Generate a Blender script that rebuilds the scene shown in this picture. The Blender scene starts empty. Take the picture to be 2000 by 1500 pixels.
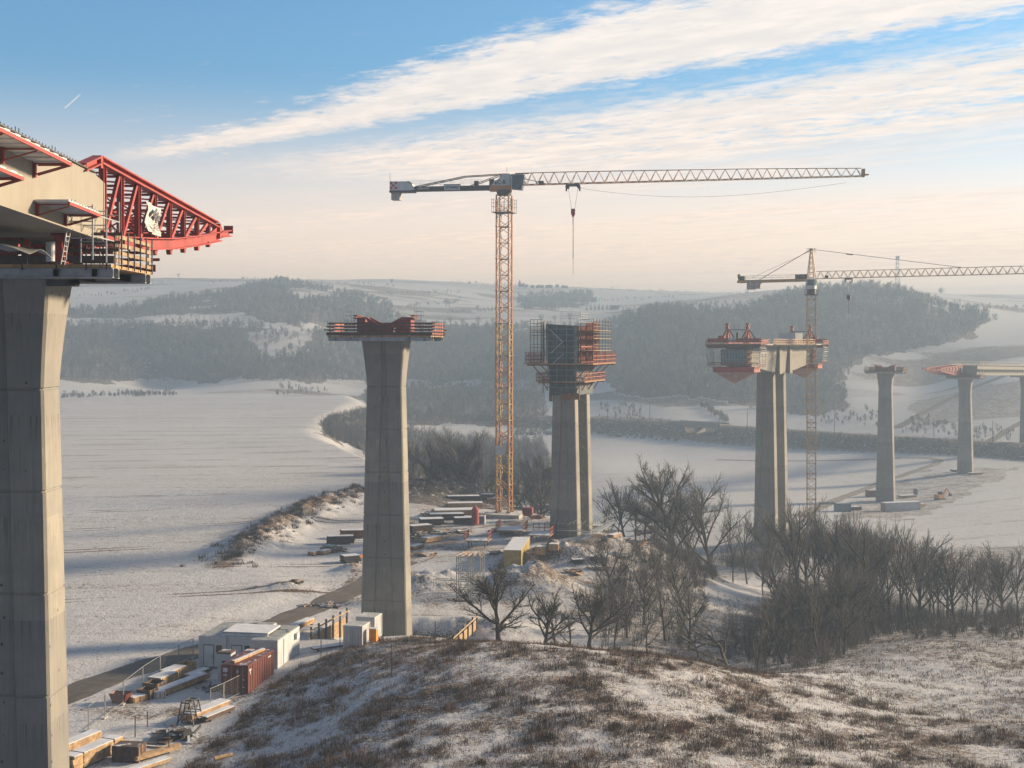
import bpy, math, random
import numpy as np
from mathutils import Vector, Matrix
R = math.radians
S = bpy.context.scene
COL = S.collection
EYE = 60.0            # camera height above the datum, metres
FPX, HZ = 2500.0, 670.0
rng = random.Random(7)
nr = np.random.RandomState(11)

# ------------------------------------------------------------------ materials
def new_mat(name):
    m = bpy.data.materials.new(name); m.use_nodes = True
    nt = m.node_tree
    b = nt.nodes['Principled BSDF']
    return m, nt, b

def N(nt, typ, **kw):
    n = nt.nodes.new(typ)
    for k, v in kw.items():
        if k in n.inputs: n.inputs[k].default_value = v
        else: setattr(n, k, v)
    return n

def noise(nt, vec, scale, detail=4, rough=.55, dist=0):
    n = N(nt, 'ShaderNodeTexNoise')
    n.inputs['Scale'].default_value = scale; n.inputs['Detail'].default_value = detail
    n.inputs['Roughness'].default_value = rough; n.inputs['Distortion'].default_value = dist
    if vec is not None: nt.links.new(vec, n.inputs['Vector'])
    return n.outputs['Fac']

def ramp(nt, fac, a, b, ca=(0, 0, 0, 1), cb=(1, 1, 1, 1)):
    r = N(nt, 'ShaderNodeMapRange'); r.interpolation_type = 'SMOOTHSTEP'
    r.inputs['From Min'].default_value = a; r.inputs['From Max'].default_value = b
    nt.links.new(fac, r.inputs['Value'])
    return r.outputs['Result']

def mix(nt, fac, a, b):
    m = N(nt, 'ShaderNodeMix', data_type='RGBA')
    for s, v in ((0, fac), (6, a), (7, b)):
        if hasattr(v, 'type') and hasattr(v, 'links'): nt.links.new(v, m.inputs[s])
        elif s == 0: m.inputs[0].default_value = v
        else: m.inputs[s].default_value = (*v, 1)
    return m.outputs[2]

def mth(nt, op, a, b=None, c=None):
    m = N(nt, 'ShaderNodeMath', operation=op)
    for i, v in enumerate((a, b, c)):
        if v is None: continue
        if hasattr(v, 'links'): nt.links.new(v, m.inputs[i])
        else: m.inputs[i].default_value = v
    return m.outputs[0]

def vscale(nt, vec, s):
    m = N(nt, 'ShaderNodeMapping'); m.inputs['Scale'].default_value = s
    nt.links.new(vec, m.inputs['Vector']); return m.outputs[0]

def simple(name, col, rough=.7, metal=0, var=.25, scale=1.5, dirt=None, snow=0.0, streak=0.0, bump=0.0):
    """A painted / raw surface: base colour broken up by noise, optional dirt colour, vertical streaks and lying snow."""
    m, nt, b = new_mat(name)
    tc = N(nt, 'ShaderNodeTexCoord').outputs['Object']
    n1 = noise(nt, tc, scale, 5, .6)
    dark = tuple(c * (1 - var) for c in col); lite = tuple(min(1, c * (1 + var * .7)) for c in col)
    c = mix(nt, ramp(nt, n1, .3, .7), dark, lite)
    if streak:
        n2 = noise(nt, vscale(nt, tc, (3, 3, .22)), 1.0, 5, .65)
        c = mix(nt, mth(nt, 'MULTIPLY', ramp(nt, n2, .48, .75), streak), c, tuple(x * .55 for x in col))
    if dirt:
        n3 = noise(nt, tc, scale * 3.1, 6, .7)
        c = mix(nt, mth(nt, 'MULTIPLY', ramp(nt, n3, .55, .72), .7), c, dirt)
    if snow:
        g = N(nt, 'ShaderNodeNewGeometry'); sx = N(nt, 'ShaderNodeSeparateXYZ'); nt.links.new(g.outputs['Normal'], sx.inputs[0])
        up = ramp(nt, sx.outputs['Z'], .6, .85)
        n4 = noise(nt, g.outputs['Position'], 1.1, 5, .6)
        c = mix(nt, mth(nt, 'MULTIPLY', up, ramp(nt, n4, .62 - .4 * snow, .7 - .4 * snow)), c, (.56, .58, .63))
    nt.links.new(c, b.inputs['Base Color'])
    b.inputs['Roughness'].default_value = rough; b.inputs['Metallic'].default_value = metal
    if bump:
        bp = N(nt, 'ShaderNodeBump'); bp.inputs['Strength'].default_value = bump; bp.inputs['Distance'].default_value = .05
        nt.links.new(noise(nt, tc, scale * 8, 4), bp.inputs['Height']); nt.links.new(bp.outputs[0], b.inputs['Normal'])
    return m

def concrete_mat():
    m, nt, b = new_mat('concrete')
    tc = N(nt, 'ShaderNodeTexCoord').outputs['Object']
    big = noise(nt, tc, .35, 4, .6)
    c = mix(nt, ramp(nt, big, .3, .7), (.215, .203, .18), (.30, .28, .24))
    st = noise(nt, vscale(nt, tc, (5, 5, .18)), 1.0, 5, .7)
    c = mix(nt, mth(nt, 'MULTIPLY', ramp(nt, st, .5, .72), .45), c, (.12, .12, .12))
    sp = noise(nt, tc, 2.2, 8, .75)
    c = mix(nt, mth(nt, 'MULTIPLY', ramp(nt, sp, .52, .75), .5), c, (.105, .105, .105))
    # board marks of the shutters: fine vertical lines and a tone of its own for every pour
    sep = N(nt, 'ShaderNodeSeparateXYZ'); nt.links.new(tc, sep.inputs[0])
    lift = mth(nt, 'FLOOR', mth(nt, 'DIVIDE', sep.outputs['Z'], 4.65))
    wn = N(nt, 'ShaderNodeTexWhiteNoise', noise_dimensions='1D'); nt.links.new(lift, wn.inputs['W'])
    c = mix(nt, mth(nt, 'MULTIPLY', wn.outputs['Value'], .6), c, (.155, .152, .147))
    fr = mth(nt, 'FRACT', mth(nt, 'DIVIDE', sep.outputs['Z'], 4.65))
    drip = mth(nt, 'MULTIPLY', ramp(nt, fr, .55, 1.0), ramp(nt, noise(nt, vscale(nt, tc, (7, 7, .12)), 1.0, 4, .7), .5, .66))
    c = mix(nt, mth(nt, 'MULTIPLY', drip, .75), c, (.085, .083, .08))
    vor = N(nt, 'ShaderNodeTexVoronoi'); vor.inputs['Scale'].default_value = 1.0; vor.inputs['Randomness'].default_value = .15
    nt.links.new(vscale(nt, tc, (.9, .9, .75)), vor.inputs['Vector'])
    c = mix(nt, ramp(nt, vor.outputs['Distance'], .075, .05), c, (.06, .06, .06))
    brd = noise(nt, vscale(nt, tc, (9, 9, .01)), 1.0, 2)
    c = mix(nt, mth(nt, 'MULTIPLY', ramp(nt, brd, .5, .6), .26), c, (.16, .155, .15))
    nt.links.new(c, b.inputs['Base Color']); b.inputs['Roughness'].default_value = .88
    bp = N(nt, 'ShaderNodeBump'); bp.inputs['Strength'].default_value = .35; bp.inputs['Distance'].default_value = .04
    nt.links.new(noise(nt, vscale(nt, tc, (4, 4, 1.5)), 2, 6, .7), bp.inputs['Height']); nt.links.new(bp.outputs[0], b.inputs['Normal'])
    return m

M = {}
M['concrete'] = concrete_mat()
M['concrete_pad'] = simple('concrete_pad', (.36, .34, .31), .9, var=.3, snow=.35)
M['red_steel'] = simple('red_steel', (.30, .034, .028), .55, var=.35, scale=.8, dirt=(.14, .04, .03), streak=.25)
M['dull_red'] = simple('dull_red', (.20, .030, .030), .6, var=.35, dirt=(.10, .035, .03))
M['orange_red'] = simple('orange_red', (.34, .085, .042), .65, var=.35, dirt=(.16, .07, .045))
M['beige_web'] = simple('beige_web', (.225, .205, .17), .6, var=.10, scale=.5, streak=.25)
M['bright_board'] = simple('bright_board', (.40, .27, .155), .85, var=.4, scale=3, dirt=(.18, .12, .075), streak=.2)
M['timber'] = simple('timber', (.40, .25, .13), .85, var=.35, scale=2.5, dirt=(.16, .10, .06), snow=.35)
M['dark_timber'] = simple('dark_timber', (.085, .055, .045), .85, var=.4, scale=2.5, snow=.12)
M['grey_ply'] = simple('grey_ply', (.085, .10, .11), .8, var=.35, scale=1.2, streak=.4)
M['brown_ply'] = simple('brown_ply', (.20, .09, .045), .8, var=.4, scale=1.2, streak=.4)
M['galv'] = simple('galv', (.36, .37, .38), .45, metal=.5, var=.25)
M['dark_steel'] = simple('dark_steel', (.055, .05, .05), .6, var=.35, dirt=(.10, .06, .04))
M['yellow_steel'] = simple('yellow_steel', (.44, .19, .06), .5, var=.2, dirt=(.33, .15, .06))
M['amber_steel'] = simple('amber_steel', (.46, .27, .08), .5, var=.2, dirt=(.32, .15, .05))
M['light_grey'] = simple('light_grey', (.50, .52, .54), .5, var=.12)
M['white_paint'] = simple('white_paint', (.47, .49, .52), .55, var=.12, scale=.9, streak=.3, dirt=(.33, .31, .29))
M['white_roof'] = simple('white_roof', (.40, .40, .39), .6, var=.25, snow=.12)
M['snow_top'] = simple('snow_top', (.55, .57, .62), .9, var=.14, scale=1.2)
M['brown_red'] = simple('brown_red', (.13, .032, .024), .55, var=.25, streak=.3, dirt=(.13, .05, .03), snow=.15)
M['yellow_wood'] = simple('yellow_wood', (.42, .31, .10), .75, var=.3, streak=.5, snow=.6)
M['orange_box'] = simple('orange_box', (.70, .25, .02), .5, var=.15)
M['glass_dark'] = simple('glass_dark', (.03, .04, .05), .15, var=.2)
M['cab_glass'] = simple('cab_glass', (.05, .10, .12), .15, var=.2)
M['blue_grey'] = simple('blue_grey', (.13, .20, .24), .6, var=.2)
M['cloth'] = simple('cloth', (.46, .45, .44), .9, var=.18, scale=1.2)
M['logo_dark'] = simple('logo_dark', (.08, .08, .09), .8, var=.1)
M['sign_red'] = simple('sign_red', (.5, .03, .03), .5, var=.05)
M['sign_black'] = simple('sign_black', (.04, .035, .035), .6, var=.1)
M['pink_sheet'] = simple('pink_sheet', (.34, .21, .19), .75, var=.25, streak=.4)
M['canopy_sheet'] = simple('canopy_sheet', (.55, .56, .58), .5, var=.15)
M['bark'] = simple('bark', (.050, .040, .033), .9, var=.4, scale=3)
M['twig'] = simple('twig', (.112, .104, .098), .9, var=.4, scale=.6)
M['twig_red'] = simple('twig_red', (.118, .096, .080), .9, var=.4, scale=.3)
M['twig_far'] = simple('twig_far', (.185, .172, .162), .9, var=.45, scale=.03)  # paler than near twigs: some of the distance haze is in this colour
M['conifer'] = simple('conifer', (.025, .035, .025), .9, var=.4, scale=.5)
M['straw'] = simple('straw', (.27, .185, .115), .9, var=.45, scale=.4)
M['rust_grass'] = simple('rust_grass', (.135, .076, .048), .9, var=.5, scale=.4)
M['dark_grass'] = simple('dark_grass', (.055, .039, .030), .9, var=.5, scale=.4)
M['dull_board'] = simple('dull_board', (.27, .19, .125), .85, var=.4, scale=3, dirt=(.12, .085, .06), streak=.3)
M['cable'] = simple('cable', (.05, .05, .05), .6, var=.1)
M['soil'] = simple('soil_heap', (.13, .10, .075), .95, var=.5, scale=1.2, snow=.4, bump=.5)
M['far_wall'] = simple('far_wall', (.20, .17, .15), .9, var=.2)
M['far_roof'] = simple('far_roof', (.10, .06, .05), .9, var=.2, snow=.2)

# ------------------------------------------------------------------ mesh builder
class MB:
    def __init__(self): self.v = []; self.f = []
    def box(self, c, s, rot=None):
        i = len(self.v); hx, hy, hz = s[0] / 2, s[1] / 2, s[2] / 2
        for dx, dy, dz in ((-1, -1, -1), (1, -1, -1), (1, 1, -1), (-1, 1, -1), (-1, -1, 1), (1, -1, 1), (1, 1, 1), (-1, 1, 1)):
            p = Vector((dx * hx, dy * hy, dz * hz))
            if rot is not None: p = rot @ p
            self.v.append((c[0] + p.x, c[1] + p.y, c[2] + p.z))
        self.f += [(i, i + 3, i + 2, i + 1), (i + 4, i + 5, i + 6, i + 7), (i, i + 1, i + 5, i + 4), (i + 1, i + 2, i + 6, i + 5), (i + 2, i + 3, i + 7, i + 6), (i + 3, i, i + 4, i + 7)]
        return self
    def bar(self, a, b, w=.1, h=None, up=(0, 0, 1)):
        a = Vector(a); b = Vector(b); h = h or w
        d = b - a; L = d.length
        if L < 1e-6: return self
        d /= L; u = Vector(up)
        if abs(d.dot(u)) > .98: u = Vector((0, 1, 0))
        x = d.cross(u).normalized(); z = x.cross(d)
        i = len(self.v)
        for p in (a, b):
            for sx, sz in ((-1, -1), (1, -1), (1, 1), (-1, 1)):
                q = p + x * (sx * w / 2) + z * (sz * h / 2); self.v.append(tuple(q))
        self.f += [(i, i + 1, i + 2, i + 3), (i + 7, i + 6, i + 5, i + 4)]
        for k in range(4):
            k2 = (k + 1) % 4; self.f.append((i + k, i + 4 + k, i + 4 + k2, i + k2))
        return self
    def ibeam(self, a, b, h=.4, w=.25, t=.05, up=(0, 0, 1)):
        a = Vector(a); b = Vector(b); d = (b - a).normalized(); u = Vector(up)
        if abs(d.dot(u)) > .98: u = Vector((0, 1, 0))
        x = d.cross(u).normalized(); z = x.cross(d)
        o = z * (h / 2 - t / 2)
        self.bar(a + o, b + o, w, t, up); self.bar(a - o, b - o, w, t, up); self.bar(a, b, t, h - 2 * t, up)
        return self
    def tube(self, a, b, r0, r1=None, n=6, cap=True):
        a = Vector(a); b = Vector(b); r1 = r0 if r1 is None else r1
        d = (b - a).normalized(); u = Vector((0, 0, 1)) if abs(d.z) < .95 else Vector((1, 0, 0))
        x = d.cross(u).normalized(); y = d.cross(x); i = len(self.v)
        for p, r in ((a, r0), (b, r1)):
            for k in range(n):
                t = 2 * math.pi * k / n; self.v.append(tuple(p + x * (r * math.cos(t)) + y * (r * math.sin(t))))
        for k in range(n):
            k2 = (k + 1) % n; self.f.append((i + k, i + k2, i + n + k2, i + n + k))
        if cap: self.f.append(tuple(range(i + n - 1, i - 1, -1))); self.f.append(tuple(range(i + n, i + 2 * n)))
        return self
    def poly(self, pts):
        i = len(self.v); self.v += [tuple(p) for p in pts]; self.f.append(tuple(range(i, i + len(pts)))); return self
    def prism(self, pts, off):
        """closed prism: polygon pts swept by the vector off"""
        n = len(pts); i = len(self.v); o = Vector(off)
        self.v += [tuple(p) for p in pts] + [tuple(Vector(p) + o) for p in pts]
        self.f.append(tuple(range(i + n - 1, i - 1, -1))); self.f.append(tuple(range(i + n, i + 2 * n)))
        for k in range(n):
            k2 = (k + 1) % n; self.f.append((i + k, i + k2, i + n + k2, i + n + k))
        return self
    def loft(self, rings, caps=True):
        i = len(self.v); n = len(rings[0])
        for r in rings: self.v += [tuple(p) for p in r]
        for j in range(len(rings) - 1):
            for k in range(n):
                k2 = (k + 1) % n; a = i + j * n
                self.f.append((a + k, a + k2, a + n + k2, a + n + k))
        if caps:
            self.f.append(tuple(range(i + n - 1, i - 1, -1))); e = i + (len(rings) - 1) * n; self.f.append(tuple(range(e, e + n)))
        return self
    def obj(self, name, mat, parent=None, label=None):
        me = bpy.data.meshes.new(name); me.from_pydata(self.v, [], self.f); me.update()
        for mm in (mat if isinstance(mat, (list, tuple)) else [mat]): me.materials.append(M[mm] if isinstance(mm, str) else mm)
        o = bpy.data.objects.new(name, me); COL.objects.link(o)
        if parent is not None: o.parent = parent
        if label: o['label'] = label
        return o

def np_obj(name, V, F, mats, parent=None, mi=None):
    """mesh from numpy arrays; F is (n,3) or (n,4)"""
    me = bpy.data.meshes.new(name); k = F.shape[1]
    me.vertices.add(len(V)); me.vertices.foreach_set('co', V.astype(np.float32).ravel())
    me.loops.add(F.size); me.loops.foreach_set('vertex_index', F.astype(np.int32).ravel())
    me.polygons.add(len(F)); me.polygons.foreach_set('loop_start', np.arange(0, F.size, k, dtype=np.int32))
    me.polygons.foreach_set('loop_total', np.full(len(F), k, dtype=np.int32))
    for mm in mats: me.materials.append(M[mm] if isinstance(mm, str) else mm)
    if mi is not None: me.polygons.foreach_set('material_index', mi.astype(np.int32))
    me.update(calc_edges=True); me.validate()
    o = bpy.data.objects.new(name, me); COL.objects.link(o)
    if parent is not None: o.parent = parent
    return o

def tag(o, label, cat=None, group=None, kind=None):
    o['label'] = label
    if cat: o['category'] = cat
    if group: o['group'] = group
    if kind: o['kind'] = kind
    return o

def thing(name, loc, heading, label, cat, group=None):
    """Empty at a thing's base; local +y points along the compass-like heading (degrees clockwise from the view axis)."""
    o = bpy.data.objects.new(name, None); COL.objects.link(o); o.empty_display_size = .5
    o.location = loc; o.rotation_euler = (0, 0, -R(heading))
    return tag(o, label, cat, group)

ORD = ['leftmost', 'second', 'third', 'fourth', 'fifth', 'sixth', 'seventh', 'eighth', 'ninth', 'tenth', 'eleventh', 'twelfth', 'thirteenth', 'fourteenth', 'fifteenth', 'sixteenth', 'seventeenth', 'eighteenth', 'nineteenth', 'twentieth']
def ordinal(i, noun, where): return ('leftmost %s %s' % (noun, where)) if i == 0 else '%s %s from the left %s' % (ORD[i] if i < len(ORD) else '%dth' % (i + 1), noun, where)
def copy_tree(o, parent=None):
    c = o.copy(); COL.objects.link(c)
    if parent is not None: c.parent = parent
    for ch in list(o.children): copy_tree(ch, c)
    return c

def P(px, py, Y): return Vector(((px - 1000) / FPX * Y, Y, EYE - (py - HZ) / FPX * Y))
# ------------------------------------------------------------------ light, sky, camera, air
SUN_H, SUN_E = 68.0, 17.0
def build_env():
    w = bpy.data.worlds.new('World'); S.world = w; w.use_nodes = True
    nt = w.node_tree; L = nt.links; bg = nt.nodes['Background']
    sky = N(nt, 'ShaderNodeTexSky'); sky.sky_type = 'NISHITA'; sky.sun_disc = False
    sky.sun_elevation = R(SUN_E); sky.sun_rotation = R(SUN_H); sky.air_density = 1.0; sky.dust_density = 1.2; sky.ozone_density = 1.6; sky.altitude = 150
    tc = N(nt, 'ShaderNodeTexCoord').outputs['Generated']
    sep = N(nt, 'ShaderNodeSeparateXYZ'); L.new(tc, sep.inputs[0])
    x, y, z = sep.outputs
    zc = mth(nt, 'MAXIMUM', z, .012)
    X = mth(nt, 'DIVIDE', x, zc); Y = mth(nt, 'DIVIDE', y, zc)     # the cloud deck: a level sheet one unit above the viewer
    h = R(-46)
    u = mth(nt, 'ADD', mth(nt, 'MULTIPLY', X, math.sin(h)), mth(nt, 'MULTIPLY', Y, math.cos(h)))
    v = mth(nt, 'ADD', mth(nt, 'MULTIPLY', X, math.cos(h)), mth(nt, 'MULTIPLY', Y, -math.sin(h)))
    def vec(a, b, c=0.0):
        n = N(nt, 'ShaderNodeCombineXYZ')
        for i, q in enumerate((a, b, c)):
            if hasattr(q, 'links'): L.new(q, n.inputs[i])
            else: n.inputs[i].default_value = q
        return n.outputs[0]
    def sc(q, k): return mth(nt, 'MULTIPLY', q, k)
    # a slow bend and ragged edges
    wob = noise(nt, vec(sc(u, .20), sc(v, .5), 3.1), 1.0, 5, .6)
    fine = noise(nt, vec(sc(u, .8), sc(v, 2.6), 8.2), 1.0, 8, .70, .3)
    puff = noise(nt, vec(sc(u, 3.4), sc(v, 5.2), 1.7), 2.2, 8, .68, .25)
    vv = mth(nt, 'ADD', v, mth(nt, 'ADD', sc(mth(nt, 'SUBTRACT', wob, .5), .30), mth(nt, 'ADD', sc(mth(nt, 'SUBTRACT', fine, .5), .32), sc(mth(nt, 'SUBTRACT', puff, .5), .62))))
    def band(c, w0, soft, src=vv):
        d = mth(nt, 'ABSOLUTE', mth(nt, 'SUBTRACT', src, c))
        return ramp(nt, mth(nt, 'SUBTRACT', w0, d), -soft, soft)
    t = mth(nt, 'ADD', sc(fine, .5), sc(puff, .5))
    far = ramp(nt, u, 5.6, 2.2)                # the upper streak narrows and ends far off
    c1 = mth(nt, 'ADD', 3.52, sc(far, -.13))
    w1 = mth(nt, 'ADD', .17, sc(far, .28))
    d1 = mth(nt, 'ABSOLUTE', mth(nt, 'SUBTRACT', vv, c1))
    b1 = mth(nt, 'MULTIPLY', ramp(nt, mth(nt, 'SUBTRACT', w1, d1), -.10, .16), ramp(nt, mth(nt, 'ADD', t, .16), .40, .62))
    b1 = mth(nt, 'MULTIPLY', b1, ramp(nt, u, 6.6, 5.7))
    b2 = mth(nt, 'MULTIPLY', band(5.0, .80, .36), ramp(nt, mth(nt, 'ADD', t, .10), .45, .62))
    b2 = mth(nt, 'MULTIPLY', b2, ramp(nt, u, 6.8, 5.2))
    veil = mth(nt, 'MULTIPLY', ramp(nt, v, 4.7, 6.2), sc(ramp(nt, noise(nt, vec(sc(u, .12), sc(v, .75), 5.5), 1.0, 6, .6), .40, .60), .80))
    whisp = mth(nt, 'MULTIPLY', sc(ramp(nt, t, .56, .66), .6), mth(nt, 'MULTIPLY', ramp(nt, v, 2.2, 3.2), ramp(nt, v, 4.9, 4.2)))
    cl = mth(nt, 'MAXIMUM', mth(nt, 'MAXIMUM', b1, b2), mth(nt, 'MAXIMUM', veil, whisp))
    # a short contrail low in the left sky: it lies on the same sheet
    cx, cy = mth(nt, 'SUBTRACT', X, SKYC[0]), mth(nt, 'SUBTRACT', Y, SKYC[1])
    ca = mth(nt, 'ADD', mth(nt, 'MULTIPLY', cx, SKYC[2]), mth(nt, 'MULTIPLY', cy, SKYC[3]))
    cb = mth(nt, 'ADD', mth(nt, 'MULTIPLY', cx, -SKYC[3]), mth(nt, 'MULTIPLY', cy, SKYC[2]))
    con = mth(nt, 'MULTIPLY', ramp(nt, mth(nt, 'ABSOLUTE', cb), .006, .001), ramp(nt, mth(nt, 'ABSOLUTE', ca), SKYC[4], SKYC[4] * .8))
    cl = mth(nt, 'MAXIMUM', cl, sc(con, .6))
    # clouds are lit by the low sun: white high up, peach near the horizon; thick parts a little greyer
    el = ramp(nt, z, .03, .21)
    shade = ramp(nt, noise(nt, vec(sc(u, 1.6), sc(v, 3.2), 4.4), 1.8, 6, .65), .35, .7)
    ccol = mix(nt, el, CLOUD_LO, CLOUD_HI)
    ccol = mix(nt, mth(nt, 'MULTIPLY', mth(nt, 'SUBTRACT', 1.0, shade), .40), ccol, CLOUD_SH)
    base = N(nt, 'ShaderNodeMix', data_type='RGBA', blend_type='MULTIPLY'); base.inputs[0].default_value = 1.0
    L.new(sky.outputs[0], base.inputs[6]); base.inputs[7].default_value = (*SKY_TINT, 1)
    # warm dusty band over the horizon
    warm = mth(nt, 'MULTIPLY', ramp(nt, z, .21, .04), ramp(nt, x, -2.0, .35))
    skyc = mix(nt, mth(nt, 'MULTIPLY', warm, .72), base.outputs[2], WARM)
    c = mix(nt, cl, skyc, ccol)
    # unseen dim overcast, added above and behind the viewer to cut ambient light
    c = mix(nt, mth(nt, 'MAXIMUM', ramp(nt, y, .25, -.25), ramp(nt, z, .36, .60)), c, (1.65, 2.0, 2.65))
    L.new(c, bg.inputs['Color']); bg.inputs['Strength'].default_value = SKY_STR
    sd = bpy.data.lights.new('sun', 'SUN'); sd.energy = SUN_STR; sd.angle = R(6.5); sd.color = (1.0, .77, .50)
    so = bpy.data.objects.new('sun', sd); COL.objects.link(so); so.location = (200, 80, 120)
    d = Vector((math.sin(R(SUN_H)) * math.cos(R(SUN_E)), math.cos(R(SUN_H)) * math.cos(R(SUN_E)), math.sin(R(SUN_E))))
    so.rotation_euler = d.to_track_quat('Z', 'Y').to_euler()
    cd = bpy.data.cameras.new('camera'); co = bpy.data.objects.new('camera', cd); COL.objects.link(co)
    co.location = (0, 0, EYE); co.rotation_euler = (R(90), 0, 0)
    cd.sensor_width = 36; cd.lens = 36 * FPX / 2000; cd.shift_y = (HZ - 750) / 2000; cd.clip_end = 12000; cd.clip_start = .5
    S.camera = co
    S.view_settings.view_transform = 'Standard'; S.view_settings.look = 'None'; S.view_settings.exposure = EXPOSURE; S.view_settings.gamma = 1
    S.cycles.volume_bounces = 1; S.cycles.max_bounces = 6; S.cycles.diffuse_bounces = 2; S.cycles.glossy_bounces = 2; S.cycles.transparent_max_bounces = 8
    S.cycles.use_denoising = True; S.cycles.caustics_reflective = False; S.cycles.caustics_refractive = False

def build_haze():
    b = MB(); b.box((0, 1080, 77), (6400, 2560, 140))
    m = bpy.data.materials.new('haze'); m.use_nodes = True; nt = m.node_tree
    nt.nodes.remove(nt.nodes['Principled BSDF'])
    pv = N(nt, 'ShaderNodeVolumePrincipled'); pv.inputs['Color'].default_value = (*HAZE_COL, 1); pv.inputs['Density'].default_value = HAZE_D; pv.inputs['Anisotropy'].default_value = HAZE_G
    nt.links.new(pv.outputs[0], nt.nodes['Material Output'].inputs['Volume'])
    o = b.obj('haze', m); tag(o, 'pale morning haze filling the valley', kind='stuff'); o.display_type = 'WIRE'
    return o
_a, _b = ((125 - 1000) / (HZ - 213), FPX / (HZ - 213)), ((158 - 1000) / (HZ - 183), FPX / (HZ - 183))
_l = math.hypot(_b[0] - _a[0], _b[1] - _a[1])
SKYC = ((_a[0] + _b[0]) / 2, (_a[1] + _b[1]) / 2, (_b[0] - _a[0]) / _l, (_b[1] - _a[1]) / _l, _l / 2)
SKY_STR, SUN_STR, EXPOSURE = .054, 5.0, 1.42
SKY_TINT = (.54, 1.06, 1.36); WARM = (18.0, 11.6, 7.5); CLOUD_LO = (14.5, 10.2, 7.2); CLOUD_HI = (8.5, 7.6, 6.9); CLOUD_SH = (4.6, 4.7, 5.0)
HAZE_COL, HAZE_D, HAZE_G = (.29, .385, .51), .00084, .2
build_env()
build_haze()
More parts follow.
